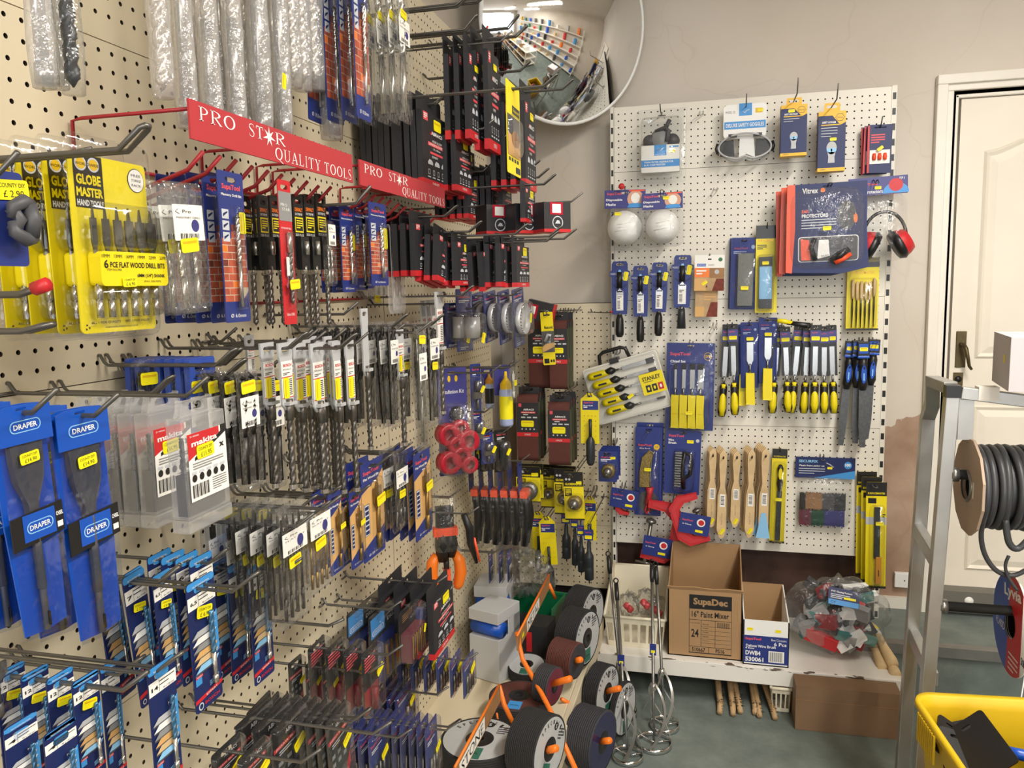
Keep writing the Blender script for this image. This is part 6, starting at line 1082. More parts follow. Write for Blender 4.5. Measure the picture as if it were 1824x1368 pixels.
f = MB(); f.blister(-w*.5, w*.5, -h*.97, -h*.02, .045, 'crinkle', .5, .0); f.build('clear_front', t); price(t, -w*.01, -h*.5, .028, -.046); stack(t, 3, (-.016, .046, -.004), 'navy ear protector bag with orange edge', 'navy and orange ear protector bags', (.0, .03)); hbk(loc.x+.01, loc.z-.012, .2, 'the ear protector bags', 'd', rise=.01)
loc, w, h = at((1511, 318, 1617, 466), .07); t = thing('ear_muff_bag', 'clear bag of red and black ear muffs under a blue header, overhanging the board edge', 'ear muffs', loc, (0, radians(-2), 0)); b = MB(); hh = h*.21; b.poly(rr(-w/2, w/2, -hh, 0, .001, 1), -.0015, 0, 'purple'); logo(b, -w*.18, -hh*.4, w*.34, hh*.2, -.0019); b.text('Ear Protectors', -w*.12, -hh*.8, w*.4, hh*.2, 'white', -.0019, 0, .02); b.poly(ell(w*.3, -hh*.95, w*.22, hh*.6)[:11], -.0019, None, 'sky'); b.poly(ell(w*.30, -hh*.5, w*.12, hh*.36), -.0022, None, 'red'); b.text('EP1', w*.4, -hh*.16, w*.08, hh*.14, 'white', -.0022); b.build('header_card', t)
b = MB(); b.tube([(w*.36*cos(a)+w*.08, -.03, -h*.72+h*.30*sin(a)) for a in [pi*(.02+.96*i/16) for i in range(17)]], .006, 'blk2', 8)
for s in (-1, 1): c = (w*.08+s*w*.27, -.03, -h*.80); b.T = Matrix.Translation(c) @ Matrix.Rotation(s*-.5, 4, 'Y'); q = 1.4; b.lathe([(0, s*.034), (.028*q, s*.030), (.034*q, s*.012), (.036*q, .0)], 'red', 18, (0, 0, 0), 'x'); b.lathe([(.036*q, 0), (.04*q, -s*.010), (.034*q, -s*.026), (0, -s*.026)], 'blk2', 18, (0, 0, 0), 'x'); b.T = None
b.build('ear_muffs', t); MB().blister(-w*.49, w*.49, -h, -hh*.9, .075, 'crinkle', .4, .004).build('plastic_bag', t); price(t, -w*.0, -hh*.6, .022, -.0024, -3); hbk(loc.x-.01, loc.z-.012, .12, 'the ear muff bag', 'd', rise=-.015)
# margin trowels in blue card sleeves
def trowel(px, vb, label, roll, tub=False):
    loc, w, h = at(px, .05); full = (UB(px[0], px[1], YB-.05)-UB(px[0], vb, YB-.05)).z; t = thing('margin_trowel', label, 'trowel', loc, (0, radians(roll), 0)); b = MB()
    b.poly([(-w*.36, 0), (w*.36, 0), (w*.44, -h*.05), (w*.44, -h*.17), (w*.56, -h*.19), (w*.56, -h*.27), (w*.46, -h*.29), (w*.46, -h*.6), (w*.40, -h), (-w*.40, -h), (-w*.46, -h*.6), (-w*.46, -h*.29), (-w*.56, -h*.27), (-w*.56, -h*.19), (-w*.44, -h*.17), (-w*.44, -h*.05)], -.003, 0, 'blue', [slot(0, -h*.06, w*.4, h*.05)]); b.text('MARSHALLTOWN', 0, -h*.235, w*1.02, h*.04, 'icon', -.0034); b.poly([(-w*.2, -h*.33), (-w*.05, -h*.16), (w*.05, -h*.16), (w*.2, -h*.33), (w*.1, -h*.33), (0, -h*.22), (-w*.1, -h*.33)], -.0036, None, 'skyl')
    for s in (-1, 1): b.quad([(s*w*.38, -h*.42), (0, -h*.52), (0, -h*.56), (s*w*.38, -h*.46)], -.0034, 'navy')
    b.build('card_sleeve', t); k = MB(); k.bx(-w*.2, w*.2, -.005, -.0035, -h*.93, -h*.56, 'blade'); k.tube([(0, -.012, -h*.97), (0, -.014, -h*1.06)], .006, 'steel', 8); k.poly([(-w*.18, -h*.58), (0, -h*.5), (w*.18, -h*.58)], -.005, -.0035, 'blade'); k.build('blade', t)
    p = MB(); p.rect(-w*.18, w*.18, -h*.91, -h*.64, -.0056, 'paper'); nl(p, -w*.14, w*.1, -h*.66, 2, h*.03, 'greyd', -.006)
    for i in range(8): p.rect(-w*.14, w*.02, -h*(.74+i*.02), -h*(.75+i*.02), -.006, 'blk2')
    p.build('paper_label', t); MB().tube([(0, -.010, -h*.20), (0, -.012, -h*.5)], w*.15, 'blk2', 10).build('upper_grip', t)
    g = MB(); r = w*.24
    if tub: g.tube([(0, -.013, -h*1.02), (0, -.013, -h*1.12), (0, -.013, -full)], [r*.7, r*.8, r], 'graphite', 12)
    else: g.tube([(0, -.013, -h*1.0), (0, -.014, -h*1.1), (0, -.015, -h*1.3), (0, -.015, -full+.01), (0, -.015, -full)], [r*.55, r*.9, r, r*.95, r*.6], 'blk2', 12)
    g.build('handle', t); price(t, w*.34, -h*.28, w*.5, -.0045, 80); hbk(loc.x, loc.z-h*.06, .08, 'the trowel '+label.split(', ')[1], 'd', rise=.0)
trowel((1088, 466, 1120, 560), 600, 'margin trowel in blue sleeve, leftmost of the four', 0); trowel((1126, 474, 1156, 564), 609, 'margin trowel in blue sleeve, second from the left and hanging lowest', 0); trowel((1160, 468, 1191, 556), 598, 'margin trowel in blue sleeve, third from the left', 1); trowel((1199, 455, 1234, 548), 585, 'margin trowel in blue sleeve, rightmost with the open tube handle', 1, True)
# tan sandpaper pack
for px, q, g in (((1238, 455, 1291, 518), 'tan and brown sandpaper pack with white header beside the trowels', .07), ((1239, 512, 1279, 564), 'brown wood-picture sandpaper pack hanging below the white headed one', .05)):
    loc, w, h = at(px, g); t = thing('sandpaper_pack', q, 'sandpaper', loc, (0, radians(1), 0)); b = MB(); b.poly(rr(-w/2, w/2, -h, 0, .002, 2), -.012, 0, 'woodb')
    if g > .06: b.rect(-w*.5, w*.5, -h*.36, 0, -.0124, 'paper'); b.rect(-w*.42, -w*.12, -h*.32, -h*.24, -.0128, 'royal'); b.text('NORTON', -w*.27, -h*.28, w*.24, h*.04, 'white', -.0132); b.text('EXPERT', w*.06, -h*.28, w*.2, h*.04, 'greyd', -.0128); b.rect(-w*.5, 0, -h*.62, -h*.36, -.0124, 'orange'); b.rect(0, w*.5, -h*.64, -h*.36, -.0124, 'woodd'); b.poly(ell(w*.25, -h*.47, w*.08), -.0128, None, 'greyl'); nl(b, -w*.44, -w*.1, -h*.42, 2, h*.08, 'paper', -.0128); b.bx(-w*.06, w*.06, -.0126, .001, -h*.14, -h*.1, 'blk2'); b.poly(ell(w*.36, -h*.13, w*.07), -.0128, None, 'green')
    b.quad([(-w*.5, -h), (-w*.1, -h), (-w*.1, -h*.66), (-w*.5, -h*.66)], -.0125, 'tan'); b.quad([(w*.1, -h), (w*.5, -h), (w*.5, -h*.66), (w*.24, -h*.66)], -.0125, 'brickd')
    if g < .06: nl(b, -w*.1, w*.4, -h*.12, 4, h*.09, 'tan', -.0128); b.quad([(0, -h), (w*.5, -h), (w*.5, -h*.5), (w*.2, -h*.5)], -.0127, 'brickd')
    b.build('pack', t); price(t, -w*.15, -h*.78 if g > .06 else -h*.08, .022, -.014, 35) if g > .06 else None
    hbk(loc.x, loc.z-h*.12, .09, 'the '+q.split(' pack')[0])
# sharpening stones
loc, w, h = at((1303, 424, 1349, 551), .04); t = thing('sharpening_stone_pack', 'x', 'sharpening stone', loc, (0, radians(1), 0)); b = backing(w, h, 'blue'); logo(b, -w*.12, -h*.15, w*.52, h*.03, -.0016); nl(b, -w*.4, w*.1, -h*.19, 2, h*.02, 'white', -.0016); b.poly(ell(w*.36, -h*.13, w*.08), -.0016, None, 'icon'); b.build('backing_card', t); MB().bx(-w*.22, w*.38, -.022, -.002, -h*.95, -h*.22, 'stone').build('stone', t, bev=.0015); MB().blister(-w*.30, w*.46, -h*.985, -h*.19, .027, 'clear', .12, -.001).blister(-w/2, w/2, -h, 0, .006, 'clearblue', .04, .001, .004).build('blister', t); price(t, w*.06, -h*.70, .028, -.028); stack(t, 2, (-.006, .03, 0), 'grey sharpening stone on blue card', 'grey sharpening stones on blue cards'); hbk(loc.x, loc.z-.012, .08, 'the sharpening stones on blue cards', 'd', rise=0)
loc, w, h = at((1347, 402, 1386, 557), .05); t = thing('sharpening_stone_pack', 'sharpening stone with shiny blue-green face on a yellow card with black top', 'sharpening stone', loc, RB); b = backing(w, h, 'yel'); b.rect(-w*.5, w*.5, -h*.15, 0, -.0016, 'blk2'); b.text('SURFACEMASTER', 0, -h*.17, w*.8, h*.025, 'gold', -.002, 0, .03); nl(b, -w*.44, w*.0, -h*.22, 3, h*.02, 'blk2', -.0016); b.build('backing_card', t); MB().bx(-w*.34, w*.26, -.022, -.002, -h*.95, -h*.36, 'graphite').bx(-w*.33, w*.25, -.0226, -.022, -h*.84, -h*.47, 'skyl').build('stone', t, bev=.001); MB().blister(-w*.42, w*.36, -h*.985, -h*.33, .028, 'crinkle', .15, -.001).build('blister', t); price(t, -w*.06, -h*.43, .024, -.029); hbk(loc.x, loc.z-.012, .08, 'the yellow carded sharpening stone')
# needle files on a yellow card
loc, w, h = at((1510, 460, 1567, 588), .04); t = thing('needle_file_set', 'yellow card of six needle files with wooden handles', 'file set', loc, RB); b = backing(w, h, 'yel'); b.rect(-w*.5, w*.5, -h*.13, 0, -.0016, 'blk2'); b.text('SURFACEMASTER', .0, -h*.2, w*.7, h*.04, 'gold', -.0016, 0, .02); b.bx(-w*.5, w*.5, -.016, -.001, -h, -h*.975, 'blk2'); b.build('backing_card', t)
for i in range(6):
    x = w*(-.32+.135*i); o = (.0, -.025, -.02, -.03, -.025, .02)[i]*h; f = MB(); f.tube([(x, -.01, -h*.30+o), (x, -.011, -h*.34+o), (x, -.011, -h*.52+o), (x, -.01, -h*.56+o)], [.004, .006, .0052, .0035], 'wood', 9).build('wooden_handle', t); MB().tube([(x, -.01, -h*.55+o), (x, -.01, -h*.70+o), (x, -.01, -h*.96+o*.3)], [.0022, .0032, .0012], 'drilld', 7).build('file_blade', t)
MB().blister(-w*.44, w*.46, -h*.98, -h*.27, .022, 'clear', .12, -.001).build('blister', t); hbk(loc.x, loc.z-.012, .07, 'the needle file card')
# blue and black handled files
for i, (u0, u1, v0, vb, g, rl, q) in enumerate(((1507, 1524, 607, 793, .03, 4, 'leftmost of the bunch'), (1519, 1536, 606, 789, .05, 0, 'middle of the bunch, behind'), (1527, 1547, 608, 796, .08, -1, 'in front of the bunch'), (1547, 1566, 604, 781, .06, 3, 'rightmost, apart on its own'))):
    loc, w, h = at((u0, v0, u1, vb), g); w = .040; t = thing('rasp_file', 'file with black and blue handle, '+q, 'file', loc, (0, radians(rl), 0)); b = MB(); b.bx(-w*.5, w*.5, -.022, 0, -h*.15, 0, 'black'); b.rect(-w*.4, w*.4, -h*.11, -h*.02, -.0224, 'royal'); b.bx(-w*.5, w*.5, -.024, 0, -h*.155, -h*.13, 'royal'); b.build('hanger', t, bev=.002); price(t, 0, -h*.07, w*.7, -.023)
    m = MB(); m.tube([(0, -.012, -h*.15), (0, -.013, -h*.2), (0, -.013, -h*.30), (0, -.013, -h*.40), (0, -.012, -h*.455)], [w*.30, w*.42, w*.36, w*.44, w*.26], 'blk2', 14).build('handle', t); MB().poly(ell(0, -h*.30, w*.24, h*.085), -.034, -.012, 'royal', [ell(0, -h*.245, w*.08, h*.012)]).rect(-w*.05, w*.05, -h*.36, -h*.29, -.0345, 'skyl').build('blue_grip', t, bev=.001); MB().poly([(-w*.32, -h*.45), (w*.32, -h*.45), (w*.36, -h*.8), (w*.26, -h), (-w*.2, -h), (-w*.34, -h*.8)], -.012, -.006, 'file').build('file_blade', t)
hbk(loc.x-.035, loc.z-.012, .1, 'the bunch of blue handled files', 'd', rise=0); hbk(loc.x, loc.z-.012, .14, 'the single blue handled file', 'd', rise=.0)
# cased chisel set
A = UB(1037, 660, YB-.06); B_ = UB(1168, 622, YB-.06); C_ = UB(1070, 757, YB-.06); W = (B_-A).length; H = (C_-A).length; ang = math.atan2(B_.z-A.z, B_.x-A.x); t = thing('chisel_set_case', 'clear case of five yellow and black chisels hanging askew by its black handle', 'chisel set', A, (0, -ang, 0))
b = MB(); b.poly(rr(0, W, -H, 0, .012, 4), 0, .045, 'offwhite'); b.bx(W*.38, W*.5, -.006, .05, -.008, .012, 'blk2'); b.build('case_back', t, bev=.003)
b = MB(); b.tube([(W*.24, .02, 0), (W*.26, .02, .036), (W*.32, .02, .046), (W*.56, .02, .046), (W*.62, .02, .036), (W*.64, .02, 0)], .0075, 'blk2', 8); b.build('handle', t); b = MB(); b.blister(.003, W-.003, -H+.003, -.003, .028, 'clear', .08, 0, .012); b.build('clear_lid', t)
for i in range(5):
    z = -H*(.15+.165*i); x = W*(.06+.045*i*.6); m = MB(); m.tube([(x, -.012, z), (x+W*.05, -.013, z), (x+W*.2, -.013, z+.001), (x+W*.30, -.012, z)], [.012, .0165, .0145, .011], 'yel', 12).build('yellow_grip', t); MB().tube([(x+W*.22, -.014, z+.002), (x+W*.32, -.014, z+.003), (x+W*.37, -.012, z)], [.010, .0155, .007], 'blk2', 12).bx(x+W*.08, x+W*.19, -.0300, -.026, z-.0035, z+.0035, 'blk2').build('black_grip', t); bw = (.013, .011, .008, .006, .005)[i]; MB().tube([(x+W*.37, -.012, z), (x+W*.46, -.012, z)], .004, 'steel', 8).bx(x+W*.46, W*.86, -.014, -.011, z-bw*.6, z+bw*.6, 'blade').bx(W*.84, W*.95, -.018, -.006, z-bw*.8, z+bw*.8, 'greyd').build('chisel_blade', t)
b = MB(); b.poly(rr(W*.70, W*1.005, -H*.70, -H*.34, .002, 2), -.0305, -.0295, 'yel'); b.text('STANLEY', W*.85, -H*.43, W*.24, H*.07, 'blk2', -.031, 0, .03); nl(b, W*.74, W*.94, -H*.48, 1, H*.02, 'blk2', -.031)
for i, m in enumerate(('blk2', 'blk2', 'red')): b.rect(W*(.75+.08*i), W*(.815+.08*i), -H*.66, -H*.54, -.031, m); b.poly(ell(W*(.782+.08*i), -H*.6, W*.014, H*.03), -.0314, None, 'yel' if i < 2 else 'white')
b.build('yellow_sleeve', t); price(t, W*.53, -H*.64, .026, -.031, 20); hbk((A.x+B_.x)/2-.005, A.z+.068, .08, 'the cased chisel set', 'd', rise=0)
# chisel set on a blue card
loc, w, h = at((1188, 611, 1274, 766), .05); t = thing('chisel_set_card', 'large blue card of four yellow handled chisels', 'chisel set', loc, (0, radians(1), 0)); b = backing(w, h, 'blue', .0015, .004); logo(b, -w*.22, -h*.13, w*.42, h*.05, -.002); b.text('Chisel Set', -w*.26, -h*.21, w*.32, h*.03, 'white', -.002, 0, .03); b.text('4 piece', -w*.36, -h*.245, w*.12, h*.015, 'white', -.002); b.poly(ell(w*.36, -h*.15, w*.085), -.002, None, 'yeld', [ell(w*.36, -h*.15, w*.075)]); b.text('2YR', w*.36, -h*.15, w*.11, h*.03, 'yeld', -.002, 0, .04); b.build('backing_card', t)
for i in range(4):
    x = w*(-.30+.175*i); bw = (.0028, .0045, .006, .0075)[i]*1.5; k = MB(); k.bx(x-bw, x+bw, -.012, -.009, -h*.52, -h*.24, 'blade'); k.tube([(x, -.0105, -h*.51), (x, -.0105, -h*.62)], .0035, 'blade', 8); k.bx(x-bw-.001, x+bw+.001, -.013, -.008, -h*.30, -h*.235, 'blk2'); k.build('chisel_blade', t); MB().poly([(x-w*.065, -h*.60), (x+w*.065, -h*.60), (x+w*.078, -h*.8), (x+w*.075, -h*.965), (x-w*.075, -h*.965), (x-w*.078, -h*.8)], -.024, -.003, 'yel').rect(x-w*.05, x+w*.05, -h*.81, -h*.8, -.0244, 'yeld').build('yellow_handle', t, bev=.003)
MB().blister(-w*.44, w*.42, -h*.985, -h*.22, .03, 'clear', .08, -.001).blister(-w/2-.002, w/2+.002, -h-.002, .002, .005, 'clear', .04, .001, .005).build('blister', t); price(t, -w*.0, -h*.79, .026, -.031, 2); hbk(loc.x, loc.z-.012, .08, 'the blue chisel set card', 'd', rise=0)
# single chisels
def bychisel(px, g, label, roll, hung=True):
    loc, w, h = at(px, g); w = .034; t = thing('bevel_chisel', label, 'chisel', loc, (0, radians(roll), 0)); b = MB(); b.poly(rr(-w*.55, w*.55, -h*.15, 0, .003, 2), -.008, 0, 'black', [slot(0, -.01, w*.5, .007)]); b.rect(-w*.55, w*.55, -h*.20, -h*.06, -.0084, 'purple'); logo(b, -w*.1, -h*.085, w*.6, h*.02, -.0088); b.build('card_tag', t); price(t, 0, -h*.15, w*.85, -.009)
    b = MB(); b.poly([(-w*.26, -h*.2), (w*.26, -h*.2), (w*.26, -h*.5), (w*.14, -h*.58), (-w*.14, -h*.58), (-w*.26, -h*.5)], -.011, -.008, 'blade'); b.bx(-w*.44, w*.44, -.012, -.002, -h*.24, -h*.19, 'blk2'); b.bx(-w*.5, -w*.26, -.013, -.002, -h*.57, -h*.2, 'blk2'); b.bx(w*.26, w*.5, -.013, -.002, -h*.57, -h*.2, 'blk2'); b.tube([(0, -.009, -h*.56), (0, -.009, -h*.66)], .0045, 'blade', 8); b.build('chisel_blade', t)
    MB().tube([(0, -.011, -h*.64), (0, -.012, -h*.68), (0, -.012, -h*.78), (0, -.012, -h*.95), (0, -.012, -h)], [w*.28, w*.44, w*.42, w*.50, w*.36], 'blk2', 14).build('black_handle', t); MB().tube([(0, -.017, -h*.71), (0, -.021, -h*.80), (0, -.021, -h*.90), (0, -.018, -h*.99)], [w*.14, w*.36, w*.40, w*.28], 'yel', 12).tube([(0, -.014, -h*.645), (0, -.016, -h*.69)], [w*.26, w*.36], 'yel', 12).build('yellow_grip', t)
    if hung: hbk(loc.x, loc.z-.011, YB-loc.y+.04, 'the chisel '+label.split(', ')[1], 's', rise=.01)
bychisel((1284, 578, 1308, 741), .04, 'black and yellow chisel, left of a pair beside the blue card', 3); bychisel((1296, 577, 1314, 738), .07, 'black and yellow chisel, right of a pair beside the blue card', -2); bychisel((1376, 582, 1396, 735), .04, 'black and yellow chisel, left of the middle pair', 3); bychisel((1388, 582, 1408, 733), .07, 'black and yellow chisel, right of the middle pair', -3)
for i, (u, q, r_, g) in enumerate(((1424, 'leftmost', 4, .05), (1440, 'second', 2, .08), (1453, 'third and foremost', 0, .12), (1468, 'fourth', -1, .09), (1480, 'rightmost', -3, .05))): bychisel((u-10, 579+(i % 2)*2, u+10, 735, ), g, 'black and yellow chisel, '+q+' in the bunch of five', r_)
def ychisel(px, g, label, roll):
    loc, w, h = at(px, g); t = thing('carded_chisel', label, 'chisel', loc, (0, radians(roll), 0)); b = backing(w*.94, h*.80, 'blue'); logo(b, -w*.14, -h*.09, w*.4, h*.02, -.0016); nl(b, -w*.34, w*.06, -h*.12, 2, h*.015, 'white', -.0016); b.poly(ell(w*.3, -h*.09, w*.07), -.0016, None, 'icon'); b.build('backing_card', t); x = w*.02
    k = MB(); k.poly([(x-w*.17, -h*.24), (x+w*.17, -h*.24), (x+w*.17, -h*.46), (x+w*.05, -h*.52), (x-w*.05, -h*.52), (x-w*.17, -h*.46)], -.011, -.008, 'blade'); k.tube([(x, -.0095, -h*.5), (x, -.0095, -h*.63)], .0038, 'blade', 8); k.build('chisel_blade', t); MB().poly([(x-w*.18, -h*.62), (x+w*.18, -h*.62), (x+w*.24, -h*.82), (x+w*.22, -h*.99), (x-w*.22, -h*.99), (x-w*.24, -h*.82)], -.024, -.003, 'yel').build('yellow_handle', t, bev=.003); MB().blister(-w/2, w/2, -h*.84, 0, .008, 'clearblue', .05, .001, .006).build('blister', t); price(t, w*.02, -h*.20, .026, -.0095); hbk(loc.x, loc.z-.012, YB-loc.y+.03, 'the '+label, 's', rise=.012)
ychisel((1318, 574, 1352, 720), .05, 'yellow handled chisel on a blue card, left of two', -1); ychisel((1312, 578, 1340, 722), .025, 'yellow handled chisel on a blue card, mostly hidden behind another', 1); ychisel((1350, 566, 1386, 712), .05, 'yellow handled chisel on a blue card, right of two', 0)
loc = UB(1412, 576, YB-.15); t = thing('craft_chisel', 'yellow and black handled chisel lying across the hooks above the bunch', 'chisel', loc, (0, radians(9), 0)); MB().tube([(-.055, 0, .002), (-.03, 0, .003), (0, 0, .0)], [.008, .009, .008], 'yel', 12).build('yellow_grip', t); MB().tube([(-.02, 0, .0), (.03, 0, 0), (.06, 0, 0), (.064, 0, 0)], [.0075, .0095, .011, .007], 'blk2', 12).build('black_grip', t); MB().tube([(-.055, 0, .002), (-.13, 0, .006)], [.0028, .0012], 'drill', 6).build('chisel_blade', t)
for x_, z_ in ((loc.x-.04, loc.z-.014), (loc.x+.05, loc.z-.022)): hbk(x_, z_, .19, '', label='grey hook under the '+('left' if x_ < loc.x else 'right')+' end of the lying yellow and black chisel', rise=.016)
# long wire brush on blue card, block wire brush
loc, w, h = at((1132, 760, 1180, 918), .06); t = thing('wire_brush_card', 'x', 'wire brush', loc, (0, radians(1), 0)); b = backing(w, h, 'blue'); b.rect(-w*.46, -w*.1, -h*.22, -h*.19, -.0016, 'navy'); logo(b, -w*.14, -h*.205, w*.5, h*.028, -.0019); b.text('Wire Brush', -w*.14, -h*.24, w*.4, h*.016, 'white', -.0016); b.poly(ell(w*.3, -h*.22, w*.11), -.0016, None, 'yeld'); b.text('2YR', w*.3, -h*.22, w*.13, h*.018, 'blue', -.0019); b.poly(ell(w*.0, -h*.84, w*.4, h*.12), -.0014, None, 'greyd'); b.build('backing_card', t)
p = [(w*.24, -.014, -h*.26), (w*.14, -.014, -h*.32), (w*.1, -.014, -h*.48), (w*.1, -.014, -h*.66)]; MB().tube(p, [.003, .005, .005, .005], 'steel', 8).build('spine', t); MB().poly([(w*.2, -h*.29), (w*.04, -h*.26), (-w*.22, -h*.33), (-w*.30, -h*.48), (-w*.28, -h*.66), (w*.08, -h*.66), (w*.06, -h*.46)], -.022, -.006, 'wirebr').build('brass_bristles', t, bev=.002)
MB().tube([(w*.08, -.014, -h*.67), (w*.08, -.014, -h*.74), (w*.0, -.014, -h*.86)], [w*.16, w*.11, w*.12], 'red', 10).tube([(w*.0, -.014, -h*.86), (-w*.08, -.014, -h*.93), (-w*.02, -.014, -h*.97), (w*.08, -.014, -h*.93), (w*.04, -.014, -h*.87)], w*.05, 'red', 8).build('red_handle', t); MB().blister(-w*.40, w*.44, -h*.985, -h*.24, .03, 'clear', .1, -.001).build('blister', t); price(t, -w*.0, -h*.46, .026, -.031); stack(t, 2, (.002, .035, .012), 'tall blue card with brass wire brush and red handle', 'tall blue wire brush cards', (.0, .01)); hbk(loc.x, loc.z-.012, .12, 'the tall blue wire brush cards', 'd', rise=0)
loc, w, h = at((1186, 766, 1250, 880), .05); t = thing('wire_brush_card', 'blue card with black block-handled wire brush', 'wire brush', loc, (0, radians(2), 0)); b = backing(w, h, 'blue'); logo(b, -w*.2, -h*.09, w*.42, h*.05, -.0016); b.text('Wire', -w*.34, -h*.155, w*.16, h*.035, 'white', -.0016, 0, .03); b.text('Brush', -w*.30, -h*.20, w*.22, h*.035, 'white', -.0016, 0, .03); b.poly(ell(w*.4, -h*.15, w*.05), -.0016, None, 'icon'); b.build('backing_card', t)
MB().tube([(w*.06, -.016, -h*.32), (w*.02, -.016, -h*.5), (w*.02, -.016, -h*.7), (w*.08, -.016, -h*.90)], [.008, .009, .009, .008], 'blk2', 10).tube([(w*.06, -.016, -h*.34), (w*.22, -.02, -h*.36), (w*.27, -.02, -h*.5), (w*.24, -.02, -h*.66), (w*.06, -.016, -h*.74)], .007, 'blk2', 10).build('block_handle', t); b = MB()
for i in range(14): z = -h*(.34+.04*i); b.bx(-w*.20-.0, -w*.02, -.02, -.010, z-h*.013, z+h*.013, 'wirest')
b.build('steel_bristles', t); MB().blister(-w*.26, w*.36, -h*.95, -h*.28, .036, 'clear', .15, -.001).build('blister', t); price(t, w*.2, -h*.17, .026, -.002); hbk(loc.x, loc.z-.012, .07, 'the block wire brush card')
# red clamps
def gclamp(cpx, size, y, ang, label, tagoff, L=1., mir=1):
    c = UB(*cpx, y); t = thing('g_clamp', label, 'clamp', c, (0, radians(ang), 0)); s = size; w_ = s*.62
    b = MB(); b.T = Matrix.Scale(mir, 4, (1, 0, 0))
    b.poly([(w_, -s*.02), (w_, s*.10), (s*.34, s*.14), (s*.18, s*.30), (s*.18, s*.72), (s*.34, s*.86), (w_, s*.88), (w_*1.02, s*1.0), (s*.22, s*1.02), (0, s*.84), (0, s*.16), (s*.2, -s*.04)], -.010, .010, 'red'); b.poly([(w_*.9, 0.02*s), (w_*.9, s*.06), (s*.3, s*.10), (s*.13, s*.28), (s*.13, s*.74), (s*.3, s*.90), (w_*.9, s*.92), (w_*.9, s*.97), (s*.24, s*.98), (s*.04, s*.80), (s*.04, s*.2), (s*.22, s*.0)], -.0115, .0115, 'bagred'); b.build('frame', t, bev=.002)
    k = MB(); k.T = Matrix.Scale(mir, 4, (1, 0, 0)); x = w_*.86; k.tube([(x, 0, -s*.34*L), (x, 0, s*.62)], s*.035, 'steel', 8); k.lathe([(s*.09, s*.62), (s*.09, s*.66), (s*.05, s*.68)], 'steel', 12, (x, 0, 0), cap=True); k.tube([(x-s*.16, 0, -s*.32*L), (x+s*.16, 0, -s*.32*L)], s*.02, 'steel', 6); k.build('screw', t)
    g = MB(); g.T = Matrix.Translation((tagoff[0]*s, -.02, tagoff[1]*s)) @ Matrix.Rotation(radians(-ang+8), 4, 'Y'); tw = .058; g.poly(rr(-tw, tw, -.04, .04, .003, 2), -.001, 0, 'blue'); g.text('SupaTool', -tw*.5, .012, tw*.7, .009, 'supared', -.0014, 90 if False else 0, .03); g.text('G Clamp', -tw*.5, -.004, tw*.6, .006, 'white', -.0014, 0, .02); g.poly(ell(tw*.4, .01, .016), -.0014, None, 'paper'); g.poly(ell(tw*.42, .01, .011), -.0018, None, 'red'); g.rect(tw*.1, tw*.6, -.03, -.02, -.0014, 'yelp'); g.build('card_tag', t)
    return c
c = gclamp((1205, 1003), .235, YB-.09, 9, 'large red G clamp opening towards the tall wire brush card above the cream basket', (-.36, .24), .35, -1); hbk(c.x-.02, c.z+.215, .16, 'the large red clamp over the cream basket', rise=.01); c = gclamp((1212, 972), .19, YB-.14, -17, 'large red G clamp leaning over the open brown carton', (.42, .40), .12); hbk(c.x-.03, c.z+.18, .2, 'the red clamp leaning over the carton', rise=.01)
c = gclamp((1096, 913), .09, YB-.06, 4, 'small red G clamp with blue tag left of the tall wire brush card', (.4, .75), .3); hbk(c.x+.03, c.z+.10, .1, 'the small red clamp', 'd', rise=0)
# wooden handled scraper brushes
def woody(px, g, n, base, blade=False, gap=.018):
    loc, w, h = at(px, g); w = .042; t = thing('wooden_tool', 'x', 'wooden tool', loc, (0, radians(1), 0)); b = MB()
    b.poly([(0, 0), (w*.30, -h*.05), (w*.34, -h*.16), (w*.2, -h*.40), (w*.40, -h*.52), (w*.42, -h*.9), (w*.2, -h*.985), (0, -h), (-w*.2, -h*.985), (-w*.42, -h*.9), (-w*.40, -h*.52), (-w*.2, -h*.40), (-w*.34, -h*.16), (-w*.30, -h*.05)], -.012, 0, 'wood', [ell(0, -h*.10, .004)]); b.build('wooden_handle', t, bev=.003)
    p = MB(); p.rect(-w*.22, w*.26, -h*.64, -h*.50, -.0125, 'paper')
    for i in range(7): p.rect(-w*.14, w*.18, -h*(.52+.015*i), -h*(.527+.015*i), -.0129, 'blk2')
    p.text('Supa Tool', 0, -h*.78, h*.13, w*.16, 'woodd', -.0125, 90); p.build('paper_label', t)
    if blade: MB().poly([(-w*.2, -h*.72), (w*.2, -h*.72), (w*.62, -h*1.0), (-w*.62, -h*1.0)], -.0145, -.0125, 'skyl').build('scraper_blade', t)
    price(t, w*.05, -h*.92 if not blade else -h*.3, w*.6, -.0128, 60) if not blade else None
    stack(t, n, (-.004, gap, 0), base, base, (.0, .012)); hook('peg_hook', 'black hook holding the '+base, (loc.x, YB, loc.z-h*.11), RB, YB-loc.y+.035, 's', .014, m='wired', r=.003)
woody((1262, 797, 1279, 938), .10, 4, 'pale wooden brush handle, first bunch from the left'); woody((1281, 799, 1297, 958), .12, 5, 'pale wooden brush handle, second bunch from the left'); woody((1305, 801, 1321, 938), .10, 4, 'browner wooden brush handle, third bunch from the left'); woody((1330, 798, 1349, 957), .13, 5, 'pale wooden brush handle, fourth bunch from the left'); woody((1352, 796, 1376, 957), .11, 6, 'pale wooden handle with pale blue scraper, rightmost bunch', True)
